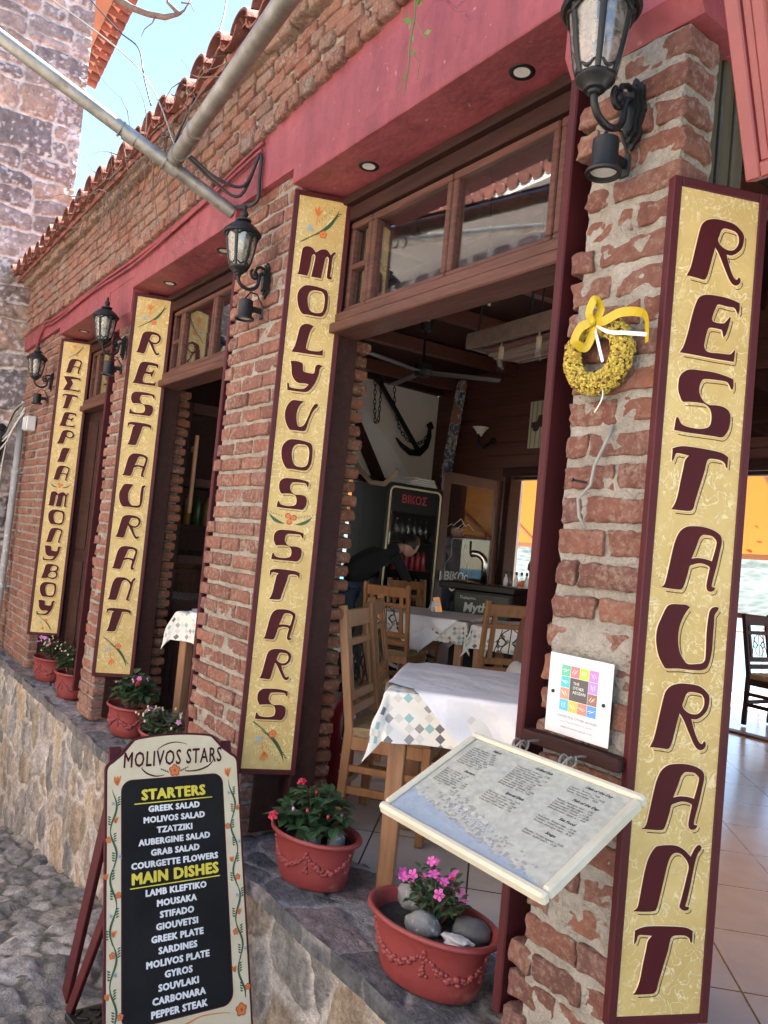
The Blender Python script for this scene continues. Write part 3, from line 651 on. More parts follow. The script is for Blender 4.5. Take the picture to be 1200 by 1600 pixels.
# ------------------------------------------------------------------ red beam, fascias, painted pillar heads
mb = MB()
def beam_top(x): return float(np.interp(x, [-8.6, -5.3, -4.06, -3.27, -2.73, -2.3, 0.5], [3.10, 3.10, 3.14, 3.225, 3.27, 3.31, 3.33]))
xs = np.linspace(-8.55, -1.06, 60)
V = []; n = len(xs)
prof = lambda x: [(1.562, 2.957), (1.560, 3.0), (1.560, beam_top(x) + 0.01), (1.9, beam_top(x) + 0.01), (1.9, 2.957)]
for x in xs:
    for (y, z) in prof(x): V.append((x, y + 0.003 * mnoise.noise((x * 2, z * 4, 0)), z))
Fc = []
for i in range(n - 1):
    for j in range(5): Fc.append((i * 5 + j, i * 5 + (j + 1) % 5, (i + 1) * 5 + (j + 1) % 5, (i + 1) * 5 + j))
Fc += [tuple(range(5)), tuple((n - 1) * 5 + j for j in range(5))[::-1]]
mb.add(V, Fc)
# painted heads over the first and third pillars, with a sloping lower lip
for x0, x1 in ((-1.46, -1.055), (-5.66, -5.16)):
    mb.add([(x0, 1.558, 2.95), (x1, 1.558, 2.95), (x1, 1.558, 2.72), (x0, 1.558, 2.72), (x0, 1.597, 2.665), (x1, 1.597, 2.665), (x1, 1.9, 2.665), (x0, 1.9, 2.665), (x0, 1.9, 2.95), (x1, 1.9, 2.95)],
           [(0, 3, 2, 1), (3, 4, 5, 2), (4, 7, 6, 5), (1, 2, 5, 6, 9), (0, 8, 7, 4, 3)])
beam = mb.build('beam', M_redpaint, rb)
for x0, x1 in ((-3.015, -1.46), (-5.155, -3.60), (-7.055, -5.66)):
    mb = MB(); mb.bx(x0, x1, 1.548, 1.80, 2.872, 2.9545, 0.004)
    mb.build('fascia', M_redpaint, beam)

# ------------------------------------------------------------------ brick parapet under the eaves
items = []; r = random.Random(5)
zc = 0
for k in range(9):
    x = -8.55
    while x < 0.6:
        b0 = beam_top(x) + 0.006; L_ = 0.205 * r.uniform(0.85, 1.1) * (0.55 if r.random() < 0.25 else 1)
        if k == 0: L_ = 0.115 * r.uniform(0.9, 1.1)
        z = b0 + k * 0.078
        yo = 1.552 + r.uniform(-0.006, 0.006)
        if k == 0: yo -= 0.025
        top = 3.64
        if z < top: items.append((x + L_ / 2, yo + 0.05, z + 0.029, L_ - 0.018, 0.10, 0.062, r.uniform(-0.02, 0.02)))
        x += L_
up = bricks('upper_wall', items, 0.019, M_brick_up, rb, amp=0.0042, rad=0.006, seed=61)
mortar_block('mortar', -8.56, 0.6, 1.572, 1.9, 3.08, 3.74, 0.026, pm('grey_brown_mortar', (0.36, 0.31, 0.25), (0.24, 0.20, 0.16), scale=10, rough=0.95, bump=1.0, bscale=50, bdist=0.015), up, amp=0.006, seed=62)
# two rough corbel courses at the eaves
items = []
for k, (z, yo) in enumerate(((3.655, 1.50), (3.715, 1.465))):
    x = -8.6
    while x < 0.6:
        L_ = r.uniform(0.10, 0.24); items.append((x + L_ / 2, yo + 0.09 + r.uniform(-0.012, 0.012), z + r.uniform(-0.008, 0.008), L_ - 0.008, 0.18, 0.066, r.uniform(-0.06, 0.06))); x += L_
M_corbel = brickmat('lichened_corbel_brick', [(0.0, (0.22, 0.12, 0.09)), (0.4, (0.33, 0.185, 0.125)), (0.7, (0.25, 0.16, 0.12)), (1.0, (0.36, 0.20, 0.13))], dust=(0.36, 0.29, 0.22), dthr=0.52)
cb = bricks('corbel', items, 0.02, M_corbel, rb, amp=0.010, rad=0.012, seed=63)

# ------------------------------------------------------------------ tiled roof
mb = MB(); SP = 0.248; slope = 0.33
def half_tile(x, y, z, r0, r1, ln, up, th=0.014):
    n = 10; V = []; F = []
    for e, (yy, rr) in enumerate(((y, r0), (y + ln, r1))):
        zz = z + slope * (yy - y)
        for rad in (rr, rr - th):
            for i in range(n + 1):
                a = PI * i / n
                V.append((x + rad * math.cos(a), yy, zz + (1 if up else -1) * rad * math.sin(a) * 0.85))
    m_ = n + 1
    for i in range(n):
        F += [(i, i + 1, 2 * m_ + i + 1, 2 * m_ + i), (m_ + i + 1, m_ + i, 3 * m_ + i, 3 * m_ + i + 1), (i + 1, i, m_ + i, m_ + i + 1)]
    mb.add(V, F)
x = -10.4; i = 0
while x < 0.9:
    jz = r.uniform(-0.012, 0.012); jy = r.uniform(-0.02, 0.02); jx = r.uniform(-0.012, 0.012)
    for row in range(5):
        y = 1.385 + row * 0.36 + jy; z = 3.70 + row * 0.36 * slope + jz + 0.018 * 0
        half_tile(x + SP / 2 + jx, y + 0.02, z + 0.075, 0.095, 0.088, 0.44, False)
        half_tile(x + jx, y, z + 0.045, 0.098, 0.085, 0.44, True)
        if row == 0:
            half_tile(x + jx, y + 0.03, z + 0.005, 0.082, 0.075, 0.4, True)   # doubled starter tile under the eave
    x += SP; i += 1
roof = mb.build('roof', M_terra, rb, smooth=True, auto=50)
mb = MB(); mb.add([(-10.5, 1.45, 3.72), (1.0, 1.45, 3.72), (1.0, 7.0, 5.5), (-10.5, 7.0, 5.5), (-10.5, 1.45, 3.68), (1.0, 1.45, 3.68), (1.0, 7.0, 5.46), (-10.5, 7.0, 5.46)],
    [(0, 1, 2, 3), (7, 6, 5, 4), (0, 4, 5, 1), (1, 5, 6, 2), (3, 2, 6, 7), (0, 3, 7, 4)])
mb.build('roof_deck', M_terra, roof)

# ------------------------------------------------------------------ door frames with transom windows
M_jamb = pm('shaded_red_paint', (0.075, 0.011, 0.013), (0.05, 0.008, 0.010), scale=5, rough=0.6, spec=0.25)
def doorway(x0, x1, open_=True):
    df = MB()
    zT = 2.868
    df.bx(x0, x0 + 0.07, 1.80, 1.93, 0.003, zT, 0.004); df.bx(x1 - 0.05, x1, 1.80, 1.93, 0.003, zT, 0.004)
    f = df.build('door_frame', M_darkwood, rb)
    t = MB(); t.bx(x0 + 0.07, x1 - 0.05, 1.77, 1.84, 2.828, zT, 0.008); t.bx(x0 + 0.07, x1 - 0.05, 1.80, 1.90, 2.76, 2.826, 0.006)
    t.build('head_rail', M_darkwood, f)
    t = MB(); t.bx(x0 + 0.04, x1 - 0.02, 1.765, 1.92, 2.238, 2.285, 0.006); t.bx(x0 + 0.05, x1 - 0.03, 1.785, 1.90, 2.287, 2.335, 0.008)
    t.build('transom_rail', M_midwood, f)
    # transom window: narrow two-pane lights at the ends, two wide panes between
    a, b_ = x0 + 0.085, x1 - 0.06; z0, z1 = 2.338, 2.758; w = b_ - a; nl = 0.165
    wf = MB(); y0, y1 = 1.822, 1.872
    def fr(xa, xb, za, zb, t_=0.03):
        wf.bx(xa, xb, y0, y1, za, za + t_, 0.005); wf.bx(xa, xb, y0, y1, zb - t_, zb, 0.005); wf.bx(xa, xa + t_, y0 + .002, y1, za + t_, zb - t_, 0.005); wf.bx(xb - t_, xb, y0 + .002, y1, za + t_, zb - t_, 0.005)
    mid = (a + b_) / 2
    cells = [(a, a + nl), (a + nl + .004, mid - .002), (mid + .002, b_ - nl - .004), (b_ - nl, b_)]
    for k, (xa, xb) in enumerate(cells):
        fr(xa, xb, z0, z1)
        if k in (0, 3): wf.bx(xa + .03, xb - .03, y0 + .004, y1 - .004, (z0 + z1) / 2 - 0.014, (z0 + z1) / 2 + 0.014, 0.004)
    wo = wf.build('transom_window', M_midwood, f)
    for xa, xb in cells:
        g = MB(); g.bx(xa + .028, xb - .028, 1.846, 1.850, z0 + .028, z1 - .028); g.build('glass_pane', M_glass, f)
    return f
for x0, x1 in ((-3.01, -1.475), (-5.155, -3.66), (-7.05, -5.66)):
    f = doorway(x0, x1)
    # jamb board standing proud beside the pillar on the right
    jb = MB(); jb.bx(x1 + 0.012, x1 + 0.042, 1.592, 1.80, 0.10, 2.70, 0.004); jb.build('jamb_board', M_jamb, f)
# dark side lining behind each vertical sign
for x in (-3.01, -5.155, -7.05):
    l = MB(); l.bx(x - 0.004, x + 0.012, 1.66, 1.798, 0.02, 2.868); l.build('jamb_lining', M_darkwood, rb)
# small rounded bricks on the inner jambs
for x in (-3.04, -5.19):
    items = []; z = 0.03; rr = random.Random(int(-x * 100))
    while z < 2.22:
        items.append((x + rr.uniform(-0.012, 0.012), 1.99, z + 0.026, 0.11, 0.105 + rr.uniform(-0.02, 0.015), 0.053, 0)); z += 0.066
    bricks('inner_jamb', items, 0.016, brickmat('dim_orange_brick', [(0, (0.22, 0.085, 0.045)), (0.5, (0.28, 0.11, 0.06)), (1, (0.18, 0.08, 0.05))]) if x > -3.5 else MATS['dim_orange_brick'], rb, amp=0.004, rad=0.018, seed=90)
    mm_ = MB(); mm_.bx(x - 0.07, x - 0.01, 1.935, 2.03, 0.01, 2.23); mm_.build('inner_jamb_mortar', M_mortar, rb)
# olive framing to the right of the first pillar and the entrance head
mb = MB()
for k, (y, w) in enumerate(((1.742, 0.03), (1.774, 0.018), (1.794, 0.04), (1.836, 0.03), (1.868, 0.05))): mb.bx(-1.36, -1.108 - 0.010 * (k % 2) - 0.002 * k, y, y + w, 0.0, 2.95, 0.004)
mb.build('entrance_post', pm('olive_brown_paint', (0.10, 0.085, 0.05), (0.055, 0.045, 0.03), scale=6, rough=0.5, stretch=(4, 4, 0.4)), rb)
mb = MB(); mb.bx(-1.0, 0.6, 1.80, 1.95, 2.62, 3.1); mb.build('entrance_head', M_darkwood, rb)
mb = MB(); mb.bx(0.3, 0.6, 1.62, 1.95, -0.3, 3.1); mb.build('entrance_pier', M_mortar, rb)

# ------------------------------------------------------------------ interior shell and terrace
mb = MB(); mb.add([(-8.6, 1.955, -0.006), (0.6, 1.955, -0.006), (0.6, 6.6, -0.006), (-8.6, 6.6, -0.006)], [(0, 1, 2, 3)])
tag(mb.build('tiled_floor', M_tile), kind='structure')
mb = MB(); mb.bx(-12.5, 0.598, 6.72, 9.0, -0.25, -0.012); tag(mb.build('terrace_floor', M_tile), kind='structure')
mb = MB(); mb.bx(-7.9, 0.6, 6.60, 6.72, -0.1, 0.012, 0.004); tag(mb.build('threshold', M_midwood, rb))
mb = MB(); YB = 6.65
mb.bx(-8.0, -6.5, YB, YB + 0.12, 0, 4.3); mb.bx(-6.498, 0.6, YB, YB + 0.12, 2.33, 4.3)
mb.build('back_wall', M_panelwood, rb)
mb = MB()
for k in range(8): mb.bx(-7.99, 0.6, YB - 0.012, YB - 0.002, 2.42 + k * 0.155, 2.42 + k * 0.155 + 0.146, 0.004)
mb.build('wall_boarding', M_panelwood, rb)
mb = MB(); mb.bx(-6.56, -6.47, YB - 0.05, YB + 0.14, 0.0, 2.33, 0.006); mb.bx(-6.6, 0.6, YB - 0.07, YB + 0.0, 2.30, 2.40, 0.008); mb.bx(-6.468, 0.6, YB + 0.01, YB + 0.10, 2.27, 2.329, 0.004)
mb.build('terrace_doorframe', M_darkwood, rb)
mb = MB(); mb.bx(-5.82, -3.88, YB - 0.001, YB + 0.10, 0.0, 2.268, 0.004); mb.build('wall_pier', M_panelwood, rb)
mb = MB(); mb.bx(-6.60, -6.53, YB + 0.16, YB + 0.24, 0.0, 2.9, 0.004); mb.bx(-3.02, -2.94, 8.3, 8.38, 0.0, 1.9, 0.004); mb.build('terrace_post', M_white, rb)
mb = MB(); mb.bx(-8.12, -8.0, 1.9, 4.2, 0, 4.3); mb.bx(-8.12, -8.0, 5.46, 6.77, 0, 2.2); mb.build('side_wall', M_darkwood, rb)
mb = MB(); mb.bx(-8.12, -8.0, 4.2, 6.65, 2.2, 3.43); mb.build('plastered_wall', M_plaster, rb)
mb = MB(); mb.bx(-8.1, -7.9, 4.2, 6.64, 3.432, 3.6, 0.01); mb.build('wall_plate_beam', M_darkwood, rb)
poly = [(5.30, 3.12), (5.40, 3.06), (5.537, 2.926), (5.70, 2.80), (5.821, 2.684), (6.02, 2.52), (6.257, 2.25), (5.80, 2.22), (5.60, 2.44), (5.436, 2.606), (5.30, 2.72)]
mb = MB(); mb.prism([[(a, b_) for a, b_ in poly]], Matrix(((0, 0, 1, -8.0), (1, 0, 0, 0), (0, 1, 0, 0), (0, 0, 0, 1))), 0.0, 0.05); mb.build('wall_light_patch', M_white, rb)  # bright patch of light on the wall, put in as raised white relief
mb = MB(); mb.bar((-7.93, 5.2, 2.95), (-7.93, 5.74, 2.16), 0.10, 0.12); mb.bx(-7.98, -7.88, 5.3, 6.6, 2.12, 2.2, 0.01); mb.bx(-7.98, -7.9, 5.46, 5.6, 0.0, 2.12); mb.build('dark_brace', M_darkwood, rb)
mb = MB(); mb.bx(0.6, 0.72, 1.95, 6.7, 2.75, 4.3); mb.bx(0.6, 0.72, 1.95, 2.3, 0, 2.74); mb.bx(0.6, 0.72, 3.9, 6.7, 0, 2.74); mb.build('end_wall', M_panelwood, rb)  # unseen end wall; its opening is added to light the plastered wall
mb = MB(); mb.bx(0.6, 9.0, 1.8, 9.0, -0.25, -0.014); tag(mb.build('side_terrace', M_tile), kind='structure')
mb = MB(); mb.add([(-8.2, 1.9, 3.45), (0.7, 1.9, 3.75), (0.7, 6.8, 4.3), (-8.2, 6.8, 3.55)], [(0, 3, 2, 1)]); mb.build('ceiling', M_darkwood, rb)
mb = MB()
for k in range(9): mb.bar((-7.6 + k * 1.0, 1.95, 3.42 + k * 0.034), (-7.6 + k * 1.0, 6.65, 3.52 + k * 0.08), 0.09, 0.14)
mb.bar((-8.0, 3.6, 3.36), (0.6, 3.6, 3.62), 0.12, 0.10); mb.build('ceiling_beam', M_panelwood, rb)
# glazed strip over the terrace opening
mb = MB(); mb.bx(-4.6, -0.2, YB - 0.05, YB - 0.012, 3.22, 3.30, 0.006); mb.bx(-4.6, -0.2, YB - 0.055, YB - 0.012, 2.50, 2.60, 0.006)
for x in (-4.5, -3.4, -2.2, -1.0): mb.bx(x - 0.03, x + 0.03, YB - 0.05, YB - 0.013, 2.6, 3.22, 0.005)
gwf = mb.build('overdoor_window', M_midwood, rb)
mb = MB(); mb.bx(-4.6, -0.2, YB - 0.03, YB - 0.022, 2.6, 3.22); mb.build('glass_pane', M_glass, gwf)
# partition hiding the far end
mb = MB(); mb.bx(-7.99, -6.95, 3.92, 4.0, 0, 3.4); mb.build('bar_partition', M_darkwood, rb)

# terrace awnings
aw = thing('terrace_awning', 'yellow printed awning stretched over the sea terrace', 'awning', (-4, 7.6, 1.7))
def sheet(pts, name, mat, parent, nu=16, nv=10, sag=0.05):
    A, B, C, D = [np.array(p) for p in pts]; s_ = np.linspace(0, 1, nu)[:, None, None]; t_ = np.linspace(0, 1, nv)[None, :, None]
    P = (A * (1 - s_) + B * s_) * (1 - t_) + (D * (1 - s_) + C * s_) * t_
    P[..., 2] -= sag * np.sin(PI * s_[..., 0]) * np.sin(PI * t_[..., 0])
    V = P.reshape(-1, 3); F = grid_faces(nu, nv); n = len(V)
    return npmesh(name, np.concatenate([V, V - np.array([0, 0, 0.004])]), np.concatenate([F, F[:, ::-1] + n]), mat, parent)
sheet([(-10.5, 6.9, 3.0), (1.0, 6.9, 3.0), (1.0, 9.1, 1.72), (-10.5, 9.1, 1.58)], 'fabric', M_awning, aw)
mb = MB(); 
for x in (-9.6, -8.2, -6.9, -5.4, -4.0, -2.6, -1.2): mb.bar((x, 6.9, 2.95), (x, 9.1, 1.60), 0.05, 0.06)
mb.bar((-10.5, 9.1, 1.56), (1.0, 9.1, 1.70), 0.05, 0.07); mb.build('frame', M_salmon, aw)
aw2 = thing('terrace_awning', 'yellow awning seen through the side opening beside the brick jamb', 'awning', (-9.5, 5, 1.7))
sheet([(-12.0, 3.2, 2.9), (-8.4, 3.2, 2.9), (-8.4, 6.85, 1.9), (-12.0, 6.85, 1.6)], 'fabric', M_awning, aw2)
mb = MB(); mb.bar((-12.0, 6.85, 1.56), (-8.4, 6.85, 1.86), 0.05, 0.07); mb.bar((-12.0, 3.2, 2.86), (-12.0, 6.85, 1.56), 0.05, 0.06); mb.bar((-8.45, 3.2, 2.86), (-8.45, 6.85, 1.86), 0.05, 0.06); mb.build('frame', M_salmon, aw2)
# railing
rl = thing('terrace_railing', 'white wrought iron railing with a brown handrail at the sea edge', 'railing', (-5, 8.6, 0))
mb = MB(); mb.bx(-10, 2, 8.57, 8.65, 0.90, 0.96, 0.01); mb.build('handrail', M_midwood, rl)
mb = MB()
for x in np.arange(-9.8, 1.5, 0.42):
    mb.tube([(x, 8.61, 0), (x, 8.61, 0.9)], 0.012, 6)
    for z0 in (0.12, 0.72):
        for sgn in (-1, 1):
            mb.tube([(x + sgn * (0.02 + 0.05 * math.sin(a)), 8.61, z0 + 0.055 * (1 - math.cos(a))) for a in np.linspace(0, 5.2, 12)], 0.006, 5)
mb.bx(-10, 2, 8.60, 8.62, 0.08, 0.10); mb.bx(-10, 2, 8.60, 8.62, 0.74, 0.76); mb.build('balusters', M_white, rl)

# ------------------------------------------------------------------ sea and hills
mb = MB(); mb.add([(-2500, 30, -24), (-2500, 2500, -24), (1200, 2500, -24), (1200, 30, -24)], [(0, 3, 2, 1)])
tag(mb.build('sea', pm('sea_water', (0.022, 0.085, 0.115), (0.016, 0.065, 0.095), scale=0.05, rough=0.5, spec=0.2, bump=0.05, bscale=0.4, bdist=0.2)), kind='structure')
nu, nv = 220, 60
uu, vv = np.meshgrid(np.linspace(-1500, 400, nu), np.linspace(0, 1, nv), indexing='ij')
Pn = np.stack([uu / 160, vv * 4, 0 * uu], -1)
yy = 520 + 500 * vv + 30 * fbm(np.stack([uu / 90, 0 * uu, 0 * uu], -1), 3, 3) + 0.10 * (uu + 600)
ridge = np.interp(uu, [-1500, -900, -620, -420, -250, 400], [90, 75, 70, 62, 48, 45])
zz = -25 + (ridge + 25) * np.clip(vv * 1.15, 0, 1) ** 0.75 + 9 * fbm(Pn * 2, 8, 5) * np.clip(vv * 4, 0, 1)
V = np.stack([uu, yy, zz], -1).reshape(-1, 3)
hm, hnt, hb = newmat('wooded_hillside'); L = hnt.links.new
htc = N(hnt, 'ShaderNodeTexCoord'); hv_ = N(hnt, 'ShaderNodeTexVoronoi', i_Scale=0.11); L(htc.outputs['Object'], hv_.inputs[0])
hn = N(hnt, 'ShaderNodeTexNoise', i_Scale=0.03, i_Detail=6.0); L(htc.outputs['Object'], hn.inputs[0])
hr = ramp(hnt, [(0.35, (0.012, 0.024, 0.022)), (0.55, (0.032, 0.052, 0.048)), (0.75, (0.10, 0.115, 0.11))]); ha = N(hnt, 'ShaderNodeMath', operation='MULTIPLY'); L(hv_.outputs['Distance'], ha.inputs[0]); ha.inputs[1].default_value = 0.55
hb_ = N(hnt, 'ShaderNodeMath', operation='ADD'); L(ha.outputs[0], hb_.inputs[0]); hm2 = N(hnt, 'ShaderNodeMath', operation='MULTIPLY'); L(hn.outputs[0], hm2.inputs[0]); hm2.inputs[1].default_value = 0.5; L(hm2.outputs[0], hb_.inputs[1])
L(hb_.outputs[0], hr.inputs[0]); L(hr.outputs[0], hb.inputs['Base Color']); hb.inputs['Roughness'].default_value = 1.0
tag(npmesh('hills', V, grid_faces(nu, nv), hm), kind='structure')

# ------------------------------------------------------------------ stone house at the end of the street
lh = thing('stone_house', 'tall rough stone house with pale mortar and salmon eaves at the street end', 'house', (-9.5, 2, 0))
def hmap(u, v, h): 
    return np.stack([-8.74 + h, u, v], -1)
ashlar_sheet('wall', (-1.3, 1.892), (-1.8, 8.6), 0.0125, hmap, 0.40, 0.30, [(0.31, 0.225, 0.20), (0.26, 0.20, 0.185), (0.38, 0.30, 0.265), (0.23, 0.19, 0.183), (0.40, 0.275, 0.215), (0.34, 0.265, 0.24)], (0.62, 0.545, 0.50), 0.017, 0.036, 71, M_housestone, lh)
def hmap2(u, v, h): return np.stack([u, 1.84 + h * 0.5, v], -1)
stone_sheet('wall', (-13.0, -8.72), (-1.8, 8.6), 0.04, hmap2, 0.46, 0.28, [(0.25, 0.18, 0.165), (0.20, 0.155, 0.15), (0.31, 0.25, 0.225), (0.33, 0.23, 0.19)], (0.56, 0.49, 0.44), gap=0.030, edge=0.03, relief=0.04, warp=0.08, wfreq=2.2, p=3.2, seed=72, coursed=True, mat=M_housestone, parent=lh, jitter=0.6)
mb = MB(); mb.bx(-13.0, -8.80, -1.25, 1.85, -2.0, 8.5); mb.build('core', M_plaster, lh)
# eaves: sloping slab with tile edge, falling away from the camera
A = Vector((-9.09, 2.25, 7.27)); B = Vector((-10.47, 2.25, 6.92)); d = (B - A)
A2 = A - d * 0.5; B2 = B + d * 0.0
mb = MB(); th = Vector((0, 0, 0.05))
q = [A2, B2, B2 + Vector((0.0, -0.40, 0.20)), A2 + Vector((0.0, -0.40, 0.20))]
mb.add(q + [p + th for p in q], [(0, 3, 2, 1), (4, 5, 6, 7), (0, 1, 5, 4), (1, 2, 6, 5), (2, 3, 7, 6), (3, 0, 4, 7)])
mb.build('eave_soffit', M_salmon, lh)
mb = MB(); nT = 16
dn = d.normalized()
for k in range(nT):
    p = A2.lerp(B2, (k + 0.5) / nT) + Vector((0, 0.03, 0.06))
    ln = (B2 - A2).length / nT
    M = Matrix((dn, Vector((0, 1, 0)), dn.cross(Vector((0, 1, 0))))).transposed().to_4x4()
    mb.tube([p - Vector((0, 0.12, 0)), p + Vector((0, 0.10, -0.03))], ln * 0.46, 10)
mb.build('eave_tiles', M_terra, lh, smooth=True, auto=50)

# ------------------------------------------------------------------ house across the street (seen in the window reflections)
oh = thing('stone_house', 'sunlit stone house with white eaves across the street, mirrored in the transom glass', 'house', (-3, -4.5, 0))
def omap(u, v, h): return np.stack([u, -4.2 + h, v], -1)
stone_sheet('wall', (-14.0, 1.5), (-2.5, 6.0), 0.05, omap, 0.48, 0.36, [(0.25, 0.20, 0.185), (0.20, 0.17, 0.165), (0.31, 0.26, 0.24), (0.17, 0.15, 0.15), (0.33, 0.26, 0.22)], (0.62, 0.57, 0.52), gap=0.05, edge=0.03, relief=0.04, warp=0.1, wfreq=2.0, p=3.0, seed=81, coursed=True, mat=M_housestone, parent=oh, jitter=0.7)
mb = MB(); mb.add([(-14, -4.22, 5.98), (1.5, -4.22, 5.98), (1.5, -3.7, 6.45), (-14, -3.7, 6.45)], [(0, 1, 2, 3)]); mb.bx(-14, 1.5, -4.6, -3.7, 6.46, 6.56); mb.bx(-14, 1.5, -8.0, -4.3, -2.5, 6.0); mb.build('white_eaves', M_plaster, oh)
mb = MB()
x = -13.9
while x < 1.5:
    mb.tube([(x, -3.65, 6.60), (x, -5.8, 7.4)], 0.11, 8); x += 0.23
mb.build('roof', M_terra, oh)
# tree behind that house
tr = thing('tree', 'leafy tree rising behind the white eaved house across the street', 'tree', (-7.5, -9.5, 0))
mb = MB(); mb.tube([(-7.5, -9.5, -2), (-7.4, -9.4, 4), (-7.6, -9.5, 8)], [0.3, 0.22, 0.1], 10); mb.tube([(-7.4, -9.4, 5.5), (-6.4, -9.0, 9.5)], [0.14, 0.05], 8); mb.tube([(-7.5, -9.4, 6), (-8.6, -9.0, 9.7)], [0.14, 0.05], 8); mb.build('trunk', M_twig, tr)
nL = 2600; V = []; F = []
cen = nrg.normal(size=(26, 3)) * np.array([1.9, 1.2, 1.1]) + np.array([-7.5, -9.2, 9.8])
for k in range(nL):
    c = cen[k % 26] + nrg.normal(size=3) * 0.42; a = nrg.normal(size=3); a /= np.linalg.norm(a); b_ = np.cross(a, nrg.normal(size=3)); b_ /= np.linalg.norm(b_); s_ = 0.13 * nrg.uniform(0.6, 1.3)
    i = len(V); V += [c - a * s_, c + b_ * s_ * 0.5, c + a * s_, c - b_ * s_ * 0.5]; F.append((i, i + 1, i + 2, i + 3))
npmesh('crown', np.array(V), np.array(F), M_treeleaf, tr, smooth=False)

